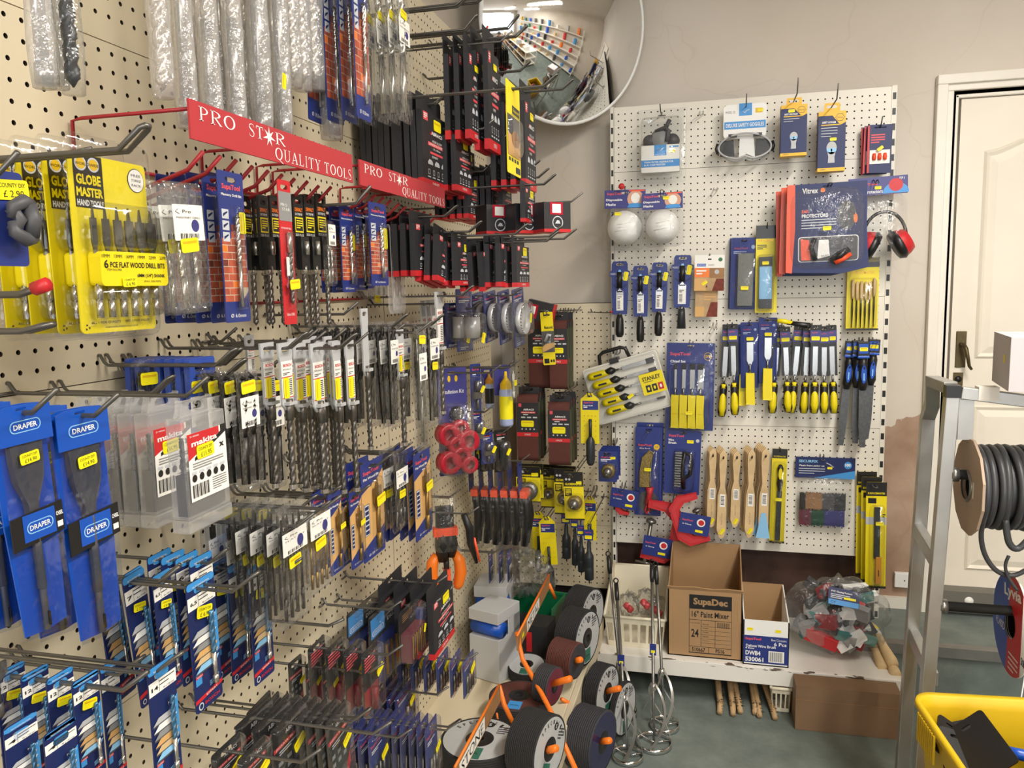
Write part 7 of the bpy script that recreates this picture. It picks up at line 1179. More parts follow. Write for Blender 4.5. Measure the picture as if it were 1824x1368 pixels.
# file on a yellow card
loc, w, h = at((1376, 799, 1403, 966), .03); t = thing('file_card', 'tall yellow card with a yellow and black handled file beside the wooden handles', 'file', loc, (0, radians(1), 0)); b = backing(w, h, 'yel'); b.rect(-w*.5, w*.5, -h*.10, 0, -.0016, 'blk2'); b.text('GLOBEMASTER', 0, -h*.08, w*.8, h*.016, 'yel', -.002); b.bx(-w*.5, w*.5, -.012, 0, -h, -h*.985, 'blk2'); b.build('backing_card', t); MB().tube([(w*.06, -.012, -h*.16), (w*.06, -.014, -h*.2), (w*.06, -.013, -h*.28), (w*.06, -.014, -h*.36), (w*.06, -.012, -h*.44)], [.006, .012, .009, .012, .007], 'blk2', 12).poly(ell(w*.06, -h*.25, .0075, h*.06), -.027, -.014, 'yel').build('handle', t); MB().poly([(-w*.1, -h*.44), (w*.22, -h*.44), (w*.2, -h*.97), (-w*.12, -h*.97)], -.014, -.009, 'graphite').build('file_blade', t); price(t, 0, -h*.53, .026, -.015); MB().blister(-w*.4, w*.46, -h*.985, -h*.13, .03, 'clear', .1, -.001).build('blister', t); hbk(loc.x, loc.z-.012, .06, 'the tall yellow file card')
# packers in a bag with a printed header
loc, w, h = at((1417, 813, 1524, 852), .02); H2 = (UB(1470, 813, YB-.02)-UB(1470, 938, YB-.02)).z; t = thing('packer_bag', 'clear bag of coloured plastic frame packers under a navy header', 'plastic packers', loc, RB); b = MB(); b.poly(rr(-w/2, w/2, -h, 0, .001, 1), -.0012, 0, 'navy'); b.quad([(-w*.2, -h), (w/2, -h), (w/2, -h*.6)], -.0016, 'sky'); b.text('SECURFIX', -w*.28, -h*.2, w*.32, h*.13, 'skyl', -.0018, 0, .03); b.text('Plastic frame packer set', -w*.22, -h*.42, w*.42, h*.1, 'white', -.0018, 0, .02); nl(b, -w*.44, w*.0, -h*.54, 3, h*.11, 'icon', -.0018, h*.03); b.poly(ell(w*.38, -h*.35, w*.065), -.0018, None, 'sky'); b.text('100', w*.38, -h*.34, w*.09, h*.14, 'white', -.0022, 0, .04); b.tube([(w*.02, -.003, -h*.26), (w*.08, -.003, -h*.34), (w*.14, -.003, -h*.46)], .0025, 'greyl', 5); b.build('header_card', t); price(t, w*.08, -h*.50, .018, -.0024)
x0 = -w*.42; x = x0
for row, cols in ((0, (('blk2', .10), ('woodd', .28), ('greyd', .20), ('graphite', .19))), (1, (('magenta', .20), ('greend', .22), ('purple', .16), ('purple', .18)))):
    x = x0
    for m, f_ in cols:
        n = int(f_*100); z1 = -H2*(.50 if row == 0 else .73); z0 = -H2*(.735 if row == 0 else .96)
        q = MB()
        for i in range(n): xa = x+w*f_*i/n; q.bx(xa, xa+w*f_/n*.82, -.018, -.004, z0+random.uniform(-.003, .003), z1+random.uniform(-.003, .003), m)
        o = q.build('plastic_packers', t); o['kind'] = 'stuff'; x += w*f_
MB().blister(-w*.46, w*.46, -H2, -h*.9, .026, 'crinkle', .3, .001).build('plastic_bag', t); hbk(loc.x-.01, loc.z-.006, .05, 'the bag of packers', 'd', rise=0)
# long yellow bladed file cards hanging past the right edge
loc, w, h = at((1543, 858, 1580, 1046), .08); t = thing('file_card', 'x', 'file', loc, (0, radians(-1), 0)); b = backing(w, h, 'yel'); b.rect(-w*.5, w*.5, -h*.13, 0, -.0016, 'blk2'); b.text('SURFACEMASTER', 0, -h*.105, w*.84, h*.018, 'yel', -.002, 0, .03); b.rect(-w*.4, -w*.0, -h*.2, -h*.15, -.0016, 'blk2'); b.rect(-w*.5, w*.5, -h*.40, -h*.33, -.0015, 'greyl'); b.bx(-w*.5, w*.5, -.012, 0, -h, -h*.985, 'blk2'); nl(b, w*.3, w*.46, -h*.3, 2, h*.02, 'blk2', -.0016); b.build('backing_card', t); MB().bx(-w*.1, w*.18, -.012, -.004, -h*.72, -h*.23, 'graphite').build('file_blade', t, bev=.001); MB().bx(-w*.02, w*.26, -.018, -.003, -h*.955, -h*.70, 'amber').rect(w*.1, w*.14, -h*.88, -h*.82, -.0184, 'blk2').build('amber_handle', t, bev=.002); price(t, w*.14, -h*.38, .028, -.019); MB().blister(-w*.3, w*.42, -h*.975, -h*.21, .022, 'clear', .1, -.001).build('blister', t); stack(t, 3, (-.012, .032, .012), 'tall yellow file card at the lower right corner of the tall board', 'tall yellow file cards', (.0, .01)); hbk(loc.x-.01, loc.z-.01, .13, 'the tall yellow file cards', 'd', rise=0)
# bare hooks on the tall board
for (u, v, L, k, r, q) in ((1250, 205, .1, 'd', -.02, 'bare bright loop hook right of the respirator pack'), (1275, 341, .06, 'd', .0, 'bare bright loop hook right of the dust masks'), (1274, 580, .07, 'd', -.012, 'bare bright hook above the blue chisel set card'), (1440, 700, .08, 's', .02, 'bare dark hook below the bunch of five chisels')):
    if v != 700: p = UB(u, v, YB); hook('peg_hook', q, p, RB, L, k, r, r=.002, m='chrome')
# ================================================================ left base shelf: cartons, bin, grinding discs
def carton_roll(px, z, label, w, dpt, h, rz):
    p = UZ(px[0], px[1], z); p.x = max(p.x, .03); t = thing('roll_carton', label, 'carton', p, (0, 0, rz)); b = MB(); b.bx(0, w, 0, dpt, 0, h*.62, 'greyl').bx(0, w, 0, dpt, h*.84, h, 'greyl').bx(0, w, dpt*.7, dpt, h*.6, h*.86, 'greyl').bx(0, .003, dpt*.3, dpt, h*.6, h*.86, 'greyl').bx(w-.003, w, dpt*.45, dpt, h*.6, h*.86, 'greyl'); b.build('carton', t, bev=.003); MB().tube([(.004, h*.115, h*.73), (w+.001, h*.115, h*.73)], h*.108, 'draper', 24).build('blue_roll', t); return t
carton_roll((838, 1204), .252, 'open-fronted silver carton with a blue abrasive roll, nearer the discs', .115, .13, .235, radians(-18)); carton_roll((806, 1160), .252, 'open-fronted silver carton with a blue abrasive roll, behind the other', .115, .13, .245, radians(4))
p = UZ(905, 1140, .252); t = thing('storage_bin', 'dark green open-fronted plastic bin under the crumpled plastic', 'bin', p, (0, 0, radians(-8))); b = MB(); W, Dp, H = .17, .16, .14
b.bx(0, W, 0, Dp, 0, .006, 'green').bx(0, .004, 0, Dp, 0, H, 'green').bx(W-.004, W, 0, Dp, 0, H, 'green').bx(0, W, Dp-.004, Dp, 0, H, 'green').bx(0, W, 0, .004, 0, H*.55, 'green').bx(-.006, W+.006, -.008, .004, H*.5, H*.6, 'green').bx(-.006, W+.006, Dp-.006, Dp+.004, H-.012, H, 'green'); b.build('bin_body', t, bev=.002)
def lump(name, loc, rx, ry, rz, m, n=14, amp=.25, seed=1, freq=3., parent=None):
    rnd = random.Random(seed); ph = [(rnd.uniform(0, 6), rnd.uniform(1.5, freq*2), rnd.uniform(0, 6), rnd.uniform(1.5, freq*2)) for _ in range(9)]; vs = []; fs = []; k = n*2
    for i in range(n+1):
        for j in range(k):
            th, a = pi*i/n, 2*pi*j/k; d = 1+sum(amp/9*2*sin(q[1]*th+q[0])*sin(round(q[3])*a+q[2]) for q in ph); vs.append((rx*d*sin(th)*cos(a), ry*d*sin(th)*sin(a), rz*d*cos(th)))
    for i in range(n):
        for j in range(k): fs.append((i*k+j, i*k+(j+1) % k, (i+1)*k+(j+1) % k, (i+1)*k+j))
    return MB().add(vs, fs, m, True).build(name, parent, loc)
c = UB(938, 1018, p.y+.09); o = lump('plastic_wrap', c, .085, .07, .075, 'crinkle', 22, .55, 5, 6.); tag(o, 'crumpled heap of clear plastic wrap in the dark green bin', 'plastic wrap')
p = UZ(914, 1166, .252); t = thing('disc_box', 'black carton of discs between the silver carton and the stacked discs', 'carton', p, (0, 0, radians(-6))); MB().bx(0, .125, 0, .1, 0, .115, 'black3').bx(.05, .07, -.0006, 0, .02, .09, 'red').bx(-.0006, 0, .02, .05, .03, .08, 'red').build('box', t, bev=.002)
# grinding discs; every disc of a stack is its own object
def disc_proto(r, th, m, label_m, band, txt):
    b = MB(); b.lathe([(.0112, -th/2), (r, -th/2), (r, th/2), (.0112, th/2)], m, 40, (0, 0, 0), 'y'); b.lathe([(.0112, th/2), (.0112, -th/2)], m, 16, (0, 0, 0), 'y')
    if label_m:
        b.lathe([(r*.36, -th/2-.0004), (r*.93, -th/2-.0004)], label_m, 40, (0, 0, 0), 'y'); b.lathe([(.012, -th/2-.0012), (r*.2, -th/2-.003), (r*.34, -th/2-.0004)], 'blk2', 30, (0, 0, 0), 'y')
        if band:
            b.quad([(-r*.22, -r*.88), (r*.22, -r*.88), (r*.22, -r*.40), (-r*.22, -r*.40)], -th/2-.0008, band); b.text('METAL', 0, -r*.65, r*.3, r*.07, 'blk2', -th/2-.0012)
        if txt:
            for i, ch in enumerate(txt): a = radians(150-i*13); b.text(ch, r*.78*cos(a), r*.78*sin(a), r*.07, r*.12, 'blk2', -th/2-.0008, math.degrees(a)-90, .03)
            nl(b, r*.34, r*.72, r*.62, 4, r*.09, 'greyd', -th/2-.0008); b.poly(ell(r*.1, r*.66, r*.12), -th/2-.0008, None, 'blk2'); b.text('S', r*.1, r*.66, r*.08, r*.13, 'disclab', -th/2-.0012, 0, .04)
    return b
def discs(c, r, n, th, head, tilt, base, m='discd', label_m='disclab', band='discgreen', txt='SPECIALIST', roll=0, grp=None):
    """n discs on one axis; c: centre of the foremost face; the axis runs back from there"""
    ax = Matrix.Rotation(head, 3, 'Z') @ Matrix.Rotation(tilt, 3, 'X') @ Vector((0, 1, 0)); o = disc_proto(r, th*.9, m, label_m, band, txt).build('grinding_disc'); b2 = disc_proto(r, th*.9, m, None, None, None).build('grinding_disc') if n > 1 else None
    R_ = (Matrix.Rotation(head, 4, 'Z') @ Matrix.Rotation(tilt, 4, 'X') @ Matrix.Rotation(roll, 4, 'Y')).to_euler(); g = grp or base
    o.location = c; o.rotation_euler = R_; tag(o, ('topmost ' if tilt < -1 else 'foremost ')+base, 'grinding disc', 'stack of '+base)
    for k in range(1, n):
        q = b2 if k == 1 else b2.copy()
        if k > 1: COL.objects.link(q)
        q.location = Vector(c)+ax*th*k; q.rotation_euler = R_; tag(q, ORD[k]+('-from-top ' if tilt < -1 else '-from-front ')+base.replace('large disc', 'disc behind the large one', 1).replace('brown disc', 'disc behind the brown one', 1), 'grinding disc', 'stack of '+base)
AXH = radians(72)    # discs on the pegs face towards the aisle
discs(UB(1054, 1094, 2.66), .092, 12, .0062, AXH, .0, 'large disc, top stack on the rack, grey label', grp='a'); discs(UB(1045, 1136, 2.48), .091, 13, .006, AXH, .0, 'large disc, second stack from the top, grey label'); discs(UB(1027, 1177, 2.32), .056, 15, .0055, AXH, .02, 'small brown disc in the stack above the orange peg', 'belt', 'disc', None, ''); discs(UB(987, 1222, 2.15), .0555, 8, .006, AXH, .02, 'small dark red disc in the stack on the upper orange peg', 'disc', 'magenta', None, '')
discs(UB(1081, 1233, 2.45), .089, 8, .0062, AXH, .0, 'large disc low down, in front of the shelf edge'); discs(UB(1112, 1262, 2.52), .09, 3, .006, AXH, .0, 'large disc standing on the floor beside the paint mixers'); discs(UB(978, 1334, 1.85), .085, 16, .0052, AXH, .0, 'large disc of the nearest stack, with curved lettering', roll=.5)
c7 = UB(1073, 1322, 2.18); discs(c7, .092, 14, .0062, AXH, .0, 'dark disc wrapped in blue film beside the paint mixers', 'disc', 'discblue', None, '')
p = UZ(855, 1330, .31); discs((p.x, p.y, .262+.0062*11), .105, 12, .0062, 0, radians(-90), 'large disc lying flat on the base shelf with green band', roll=.0)
p = UZ(925, 1240, .262+.006*9); discs((p.x, p.y, .262+.006*9), .09, 10, .006, 0, radians(-90), 'brown disc lying flat behind the nearest stack, blue band', 'disc', 'belt', 'sky', '')
p = UZ(938, 1184, .262+.03); discs((p.x, p.y, .262+.03), .062, 6, .006, 0, radians(-82), 'smaller disc lying flat with grey ring label beside the black carton', 'discd', 'disclab', 'discgreen', '')
# orange wire rack carrying the discs
t = thing('disc_rack', 'orange tube rack with two brown sign strips carrying the grinding discs', 'display rack', (.30, 2.0, .25), RB); O = Vector((.30, 2.0, .25)); S = lambda u, v, x: UL(u, v, x)-O
def plank(u0, v0, u1, v1, xs, txt, lab0, lab1):
    a, c = S(u0, v0, xs), S(u1, v1, xs); L = (c-a).length; b = MB(); yaw = math.atan2(c.y-a.y, c.x-a.x); pt = math.asin((c.z-a.z)/L); b.T = Matrix.Translation(a) @ Matrix.Rotation(yaw, 4, 'Z') @ Matrix.Rotation(-pt, 4, 'Y')
    b.bx(0, L, -.003, .003, -.045, 0, 'woodd'); b.tube([(0, 0, .002), (L, 0, .002)], .0035, 'orange', 6); b.rect(L*lab0, L*lab1, -.041, -.004, -.0034, 'paper'); b.text(txt, L*(lab0+lab1)/2, -.024, L*(lab1-lab0)*.86, .026, 'blk2', -.0038); b.build('sign_strip', t); price(t, 0, 0, .026, 0).matrix_local = b.T @ Matrix.Translation((L*(lab0-.12), -.004, -.022))
plank(810, 1368, 889, 1221, .27, 'STONE', .06, .60); plank(921, 1134, 978, 1024, .27, 'METAL', .24, .62)
TB = lambda pts, r=.006: MB().tube([UB(u, v, y)-O for u, v, y in pts], r, 'orange', 8).build('orange_tube', t)
TB([(921, 1126, 2.2), (924, 1145, 2.2), (931, 1175, 2.18), (955, 1217, 2.12), (979, 1263, 2.06), (1000, 1315, 2.0), (1026, 1372, 1.94)], .0075); TB([(978, 1040, 2.63), (989, 1066, 2.66)]); TB([(889, 1222, 2.0), (898, 1255, 2.0), (914, 1288, 1.98)], .007); TB([(1000, 1245, 2.25), (1030, 1262, 2.3)]); TB([(885, 1270, 2.0), (888, 1290, 2.0), (893, 1292, 2.0), (890, 1305, 2.0)], .003)
for (u0, v0, u1, v1, y) in ((980, 1219, 1016, 1209, 2.125), (1079, 1232, 1104, 1226, 2.425), (1070, 1321, 1086, 1319, 2.15), (973, 1337, 990, 1333, 1.825), (1024, 1177, 1034, 1175, 2.30)):
    a = UB(u0, v0, y+.02)-O; c = UB(u1, v1, y-.02)-O; MB().tube([a, c], .0095, 'orange', 14).build('orange_peg', t)
# ================================================================ paint mixers leaning on the shelf
def mixer(foot, top, topy, ring, label, clipv=None, rr_=.05):
    f = UZ(*foot, .012); a = UB(*top, topy); t = thing('paint_mixer', label, 'paint mixer', f, (0, 0, 0)); d = a-f; L = d.length; ax = d.normalized(); hub = ax*.17; b = MB(); b.tube([(0, 0, .006), hub, ax*(L-.06)], [.004, .0055, .0055], 'steel', 10); b.build('rod', t)
    b = MB(); b.tube([ax*(L-.075), ax*(L-.055), ax*(L-.015)], [.0068, .0085, .0075], 'blk2', 10); k = ax*(L-.005); b.tube([k+Vector((.008*cos(q), 0, .009*sin(q))) for q in [2*pi*i/12 for i in range(12)]], .0025, 'blk2', 6, closed=True); b.build('hanging_cap', t)
    def ring_(c, r, z0, z1, n=40):
        vs = []
        for z, q in ((z0, r), (z1, r), (z1, r-.0025), (z0, r-.0025)): vs += [(c.x+q*cos(2*pi*i/n), c.y+q*sin(2*pi*i/n), c.z+z) for i in range(n)]
        return vs, [(k*n+i, k*n+(i+1) % n, ((k+1) % 4)*n+(i+1) % n, ((k+1) % 4)*n+i) for k in range(4) for i in range(n)]
    b = MB(); v, fs = ring_(Vector((0, 0, 0)), rr_, -.012, .006); b.add(v, fs, 'chrome', True)
    for i in range(3): q = 2*pi*i/3+.4; b.tube([(0, 0, .0), (rr_*cos(q), rr_*sin(q), 0)], .003, 'chrome', 6)
    b.build('base_ring', t); b = MB()
    for i in range(3):
        q0 = 2*pi*i/3+.4; n = 14; vs = []
        for j in range(n+1):
            s = j/n; q = q0+s*2.2; r_ = rr_*(.98-.86*s**2.2); pz = ax*(.005+.175*s); wd = .017
            for e in (-1, 1): vs.append((pz.x+r_*cos(q)-e*wd*sin(q)*.75*(1-.7*s), pz.y+r_*sin(q)+e*wd*cos(q)*.75*(1-.7*s), pz.z+e*wd*.7*(1-.5*s)))
        b.add(vs, [(2*j, 2*j+2, 2*j+3, 2*j+1) for j in range(n)], 'alu', True)
    b.lathe([(.009, -.012), (.010, 0), (.009, .014)], 'chrome', 14, tuple(hub), cap=True); b.build('spiral_blades', t)
    if clipv: c = ax*(L*clipv); b = MB(); b.T = Matrix.Translation(c); b.bx(-.010, .012, -.010, -.008, -.02, .02, 'blue'); b.rect(-.006, .008, -.012, -.002, -.0104, 'yelp'); b.build('card_tag', t)
    return t
mixer((1118, 1345), (1097, 1032), 2.74, 0, 'steel paint mixer nearest the camera with blue tag, left of four', .52); mixer((1112, 1268), (1083, 984), 2.76, 0, 'tallest leaning steel paint mixer, leftmost cap, behind the nearest one', None, .045); mixer((1165, 1322), (1161, 998), 2.74, 0, 'steel paint mixer with blue tag before the open brown carton', .5, .058); mixer((1184, 1290), (1168, 1002), 2.77, 0, 'rearmost steel paint mixer, half hidden by its twin before the carton', None, .05)
# ================================================================ on and under the white shelf
ZS = .1655
def basket(name, label, x0, x1, y0, y1, z0, z1, back=None):
    t = thing(name, label, 'basket', ((x0+x1)/2, (y0+y1)/2, z0)); W, Dp, H = (x1-x0)/2, (y1-y0)/2, z1-z0; hb_ = (back or z1)-z0; b = MB(); k = .90
    b.bx(-W*k, W*k, -Dp*k, Dp*k, 0, .004, 'basket')
    def wallp(p0, p1, h0, h1, nrm):
        n = max(4, int((Vector(p1)-Vector(p0)).length/.026)); A = [Vector(p0), Vector(p1)]; B = [Vector((p0[0]/k, p0[1]/k, h0)), Vector((p1[0]/k, p1[1]/k, h1))]
        def P_(s, r): lo = A[0].lerp(A[1], s); hi = B[0].lerp(B[1], s); return lo.lerp(hi, r)
        th = Vector(nrm)*.003
        def q4(s0, s1, r0, r1):
            c = [P_(s0, r0), P_(s1, r0), P_(s1, r1), P_(s0, r1)]; v = c+[x+th for x in c]; b.add(v, [(0, 1, 2, 3), (7, 6, 5, 4), (0, 4, 5, 1), (1, 5, 6, 2), (2, 6, 7, 3), (3, 7, 4, 0)], 'basket')
        q4(0, 1, 0, .16); q4(0, 1, .78, 1)
        for i in range(n+1): s = i/n; q4(max(0, s-.16/n), min(1, s+.16/n), .16, .78)
    wallp((-W*k, -Dp*k, 0), (W*k, -Dp*k, 0), H, H, (0, 1, 0)); wallp((-W*k, -Dp*k, 0), (-W*k, Dp*k, 0), H, hb_, (1, 0, 0)); wallp((W*k, -Dp*k, 0), (W*k, Dp*k, 0), H, hb_, (-1, 0, 0))
    if back: b.bx(-W, W, Dp*.96, Dp*1.0, 0, hb_, 'basket')
    else: wallp((-W*k, Dp*k, 0), (W*k, Dp*k, 0), hb_, hb_, (0, -1, 0))
    b.tube([(-W, -Dp, H), (W, -Dp, H)], .006, 'basket', 6); b.tube([(-W, -Dp, H), (-W, Dp, hb_)], .006, 'basket', 6); b.tube([(W, -Dp, H), (W, Dp, hb_)], .006, 'basket', 6); b.tube([(-W, Dp, hb_), (W, Dp, hb_)], .006, 'basket', 6); b.build('basket_body', t); return t
basket('storage_basket', 'cream slatted plastic basket with high back at the left of the white shelf', .436, .662, 2.85, 3.14, ZS, .285, .385)
for i, (u, v, s) in enumerate(((1120, 1078, 3), (1150, 1072, 8), (1172, 1085, 4))):
    c = UB(u, v, 2.96); o = lump('plastic_bag', c, .04, .05, .045, 'crinkle', 14, .5, s, 5.); tag(o, ('left', 'middle', 'right')[i]+' of three small clear bags of red parts in the cream basket', 'plastic bag', None)
    for j in range(2): a = lump('red_part', (0.012*(j-.5), -.008, -.012*j), .014, .014, .014, 'red', 8, .2, j+2, 3., o)
lump('red_cap', (-.01, -.03, .01), .012, .012, .012, 'red', 8, .05, 3, 2., bpy.data.objects['plastic_bag'])
# open brown carton
def opencarton(label, x0, x1, y0, y1, z0, zf, zb, m, inner):
    t = thing('open_carton', label, 'carton', ((x0+x1)/2, y0, z0)); W = (x1-x0)/2; D_ = y1-y0; f = zf-z0; bk = zb-z0; th = .004; b = MB(); b.bx(-W, W, 0, D_, 0, .004, inner); b.bx(-W, W, 0, th, 0, f, m); b.bx(-W, W, D_-th, D_, 0, bk, inner)
    for s in (-1, 1):
        xa, xb = sorted((s*W, s*(W-th))); sd = [(0, 0), (D_, 0), (D_, bk), (D_*.15, f+(bk-f)*.12), (0, f)]; v = [(xa, p[0], p[1]) for p in sd]+[(xb, p[0], p[1]) for p in sd]; b.add(v, [(0, 1, 2, 3, 4), (9, 8, 7, 6, 5)]+[(i, (i+1) % 5, 5+(i+1) % 5, 5+i) for i in range(5)], m)
    return t, b, W, f
t, b, W, f = opencarton('tall open brown carton printed 16 inch paint mixer, on the white shelf', .672, .934, 2.83, 3.13, ZS, .42, .50, 'card', 'card'); y = -.0006
b.rect(-W*.42, W*.72, f*.06, f*.93, y, 'blk2'); b.rect(-W*.41, W*.71, f*.075, f*.72, y-.0003, 'card'); b.text('SupaDec', W*.15, f*.82, W*.92, f*.13, 'card', y-.0006, 0, .04); b.text('16" Paint Mixer', W*.15, f*.645, W*1.0, f*.09, 'blk2', y-.0006, 0, .02)
for z in (.56, .16): b.rect(-W*.41, W*.71, f*z-.0008, f*z+.0008, y-.0006, 'blk2')
b.rect(-W*.10, -W*.09, f*.16, f*.56, y-.0006, 'blk2'); b.rect(W*.28, W*.29, f*.16, f*.56, y-.0006, 'blk2'); b.rect(W*.10, W*.11, f*.075, f*.16, y-.0006, 'blk2'); b.text('24', -W*.26, f*.36, W*.2, f*.12, 'blk2', y-.0006, 0, .02); b.text('510667', -W*.16, f*.115, W*.36, f*.06, 'blk2', y-.0006, 0, .02); b.text('PS16', W*.42, f*.115, W*.24, f*.06, 'blk2', y-.0006, 0, .02); b.text('Order Quantity', -W*.26, f*.51, W*.26, f*.02, 'blk2', y-.0006)
for i in range(5): b.rect(-W*.09, W*.70, f*(.22+.062*i)-.0004, f*(.22+.062*i)+.0004, y-.0006, 'blk2'); b.text(('Quantity', 'Width', 'Weight', 'Height', 'Barcode')[i], W*.03, f*(.255+.062*i), W*.16, f*.02, 'blk2', y-.0006); 
for i in range(16): b.rect(W*(.34+.02*i), W*(.34+.02*i+(.006 if i % 3 else .013)), f*.46, f*.54, y-.0006, 'blk2')
b.build('carton', t)
q = MB(); q.poly([(-W, 0), (W, 0), (W*1.02, .012), (W*.6, .016), (W*.2, .010), (-W*.3, .016), (-W*.8, .011), (-W*1.01, .014)], 0, .004, 'card'); q.build('torn_flap', t, (0, .0, f-.003), (radians(25), 0, 0))
t, b, W, f = opencarton('white open fronted carton with blue wire brush label, on the white shelf', .937, 1.092, 2.81, 3.09, ZS, .332, .366, 'white', 'card'); y = -.0006
b.rect(-W*.98, W*.97, f*.05, f*.66, y, 'blue'); b.text('SupaTool', -W*.56, f*.58, W*.7, f*.07, 'supared', y-.0004, 0, .04); b.text('Box Contains', W*.56, f*.59, W*.66, f*.05, 'white', y-.0004); b.text('6 Pcs', W*.62, f*.50, W*.54, f*.08, 'white', y-.0004, 0, .02); b.text('Deluxe Wire Brush', -W*.22, f*.43, W*1.3, f*.06, 'white', y-.0004, 0, .02); b.text('4 Row', -W*.7, f*.375, W*.4, f*.04, 'white', y-.0004, 0, .02); b.text('DWB4', -W*.56, f*.27, W*.66, f*.1, 'white', y-.0004, 0, .03); b.text('530061', -W*.5, f*.13, W*.8, f*.1, 'white', y-.0004, 0, .03); b.rect(W*.12, W*.8, f*.09, f*.34, y-.0004, 'paper')
for i in range(18): b.rect(W*(.18+.031*i), W*(.18+.031*i+(.01 if i % 3 else .02)), f*.11, f*.32, y-.0007, 'blk2')
b.build('carton', t); price(t, -W*.7, f*.80, .02, y-.0004, 2); price(t, W*.52, f*.79, .02, y-.0004, -2)
# big clear bag of mixed packets
c = UB(1488, 1122, 2.98); t = thing('mixed_bag', 'bulging clear bag of mixed red, white and grey packets on the white shelf', 'plastic bag', (c.x, c.y, ZS)); rnd = random.Random(4)
o = lump('plastic_bag', (0, -.01, .152), .18, .115, .122, 'crinkle', 26, .22, 9, 4., t)
for i in range(70):
    a = rnd.uniform(0, 2*pi); r_ = sqrt(rnd.random()); z = rnd.uniform(.06, .24); k = sqrt(max(.05, 1-((z-.12)/.15)**2))*.8; m = rnd.choice(['white', 'white', 'red', 'red', 'graphite', 'greyd', 'blk2', 'greyl', 'teal', 'winered', 'grey', 'blk2', 'graphite'])
    b = MB(); s = (rnd.uniform(.025, .06), rnd.uniform(.008, .02), rnd.uniform(.014, .03)); b.bx(-s[0], s[0], -s[1], s[1], -s[2], s[2], m); b.build('packet', t, (r_*cos(a)*.14*k, -abs(r_*sin(a))*.10*k, z), (rnd.uniform(-.5, .5), rnd.uniform(-.7, .7), rnd.uniform(-.6, .6)), bev=.002)
b = MB(); b.poly(rr(-.052, .052, -.03, .03, .002, 2), -.0012, 0, 'navy'); b.rect(-.05, .05, -.03, -.012, -.0016, 'sky'); b.text('PVC Glazing Packers', -.008, .016, .07, .008, 'white', -.0016, 0, .02); nl(b, -.044, .02, .008, 3, .006, 'icon', -.0016); b.rect(0, .04, -.006, .002, -.0018, 'yelp'); b.text('C4', -.035, -.021, .016, .009, 'navy', -.002); b.build('header_card', t, (.01, -.10, .245), (radians(-35), radians(8), 0))
# wooden tool handles
for i, (u0, v0, u1, v1, y0, y1, q) in enumerate(((1552, 1112, 1592, 1185, 3.05, 2.86, 'upper'), (1580, 1160, 1596, 1205, 2.95, 2.83, 'lower right'), (1545, 1120, 1574, 1192, 3.06, 2.87, 'lower left'))):
    a, c = UB(u0, v0, y0), UB(u1, v1, y1); t = thing('hammer_handle', q+' one of three wooden tool handles lying at the right end of the shelf', 'wooden handle', a); d = c-a; MB().tube([(0, 0, 0), d*.1, d*.55, d*.9, d], [.010, .015, .015, .020, .017], 'wood', 14).build('handle', t)
    if i == 0: MB().tube([d*.2, d*.30], .0162, 'paper', 14).tube([d*.13, d*.17], .0164, 'yelp', 14).build('paper_label', t)
# under the shelf
basket('storage_basket', 'cream slatted basket under the white shelf beside the big brown box', 1.035, 1.10, 2.79, 3.1, 0.002, .095)
b = MB(); b.bx(0, .33, 0, .085, 0, .158, 'cardd').bx(0, .33, .085, .34, 0, .098, 'cardd'); b.bx(.002, .328, -.001, .0, .12, .158, 'cardd'); b.rect(.0, .33, .108, .1095, -.0015, 'woodd'); o = b.build('cardboard_box', None, (1.107, 2.70, 0.001), (0, 0, radians(1))); tag(o, 'closed brown cardboard box on the floor under the white shelf', 'cardboard box')
for i, (u, v, uu) in enumerate(((1282, 1269, 1258), (1306, 1272, 1294), (1319, 1268, 1304), (1345, 1270, 1322), (1353, 1275, 1333), (1381, 1279, 1354))):
    a = UZ(u, v, .012); t = thing('wire_hand_brush', ('first', 'second', 'third', 'fourth', 'fifth', 'sixth')[i]+' from the left of the wooden backed wire brushes under the shelf', 'wire brush', a, (0, 0, radians(-2+3*(i % 3))), None); dx = (uu-u)*.0016
    MB().tube([(0, 0, 0), (0, .06, .002), (dx*.3, .16, .03), (dx*.7, .26, .075), (dx, .33, .10)], [.0095, .011, .011, .010, .008], 'woodb', 10).build('wooden_back', t); b = MB(); rn = random.Random(i)
    for j in range(70): x = rn.uniform(-.012, .016); yy = rn.uniform(.0, .16); b.tube([(x*.3, yy, .006+yy*.12), (x+rn.uniform(-.004, .004), yy+rn.uniform(-.006, .006), .004+yy*.16)], .0009, 'wiredk', 3, cap=False)
    q = b.build('wire_bristles', t); q['kind'] = 'stuff'
# ================================================================ reel stand, reels, bin on the right
def tubing(name, pts, w_, d_, m, parent):
    b = MB(); P_ = [Vector(p) for p in pts]; n = len(P_); vs = []
    for i in range(n):
        tg = (P_[min(i+1, n-1)]-P_[max(i-1, 0)]).normalized(); u = Vector((1, 0, 0)) if abs(tg.x) < .8 else Vector((0, 1, 0)); u = (u-tg*u.dot(tg)).normalized(); v = tg.cross(u)
        for e, g in ((-1, -1), (1, -1), (1, 1), (-1, 1)): vs.append(P_[i]+u*w_/2*e+v*d_/2*g)
    fs = [(4*i+j, 4*i+(j+1) % 4, 4*i+4+(j+1) % 4, 4*i+4+j) for i in range(n-1) for j in range(4)]+[(3, 2, 1, 0), tuple(4*(n-1)+j for j in range(4))]
    b.add(vs, fs, m); return b.build(name, parent, bev=.002)
Y1, Y2 = 2.15, 2.38; o_ = UB(1700, 690, Y1); t = thing('reel_stand', 'aluminium box tube stand holding the cable reels by the door', 'reel stand', (o_.x, Y1, 0)); O2 = Vector((o_.x, Y1, 0)); Sb = lambda u, v, y: UB(u, v, y)-O2
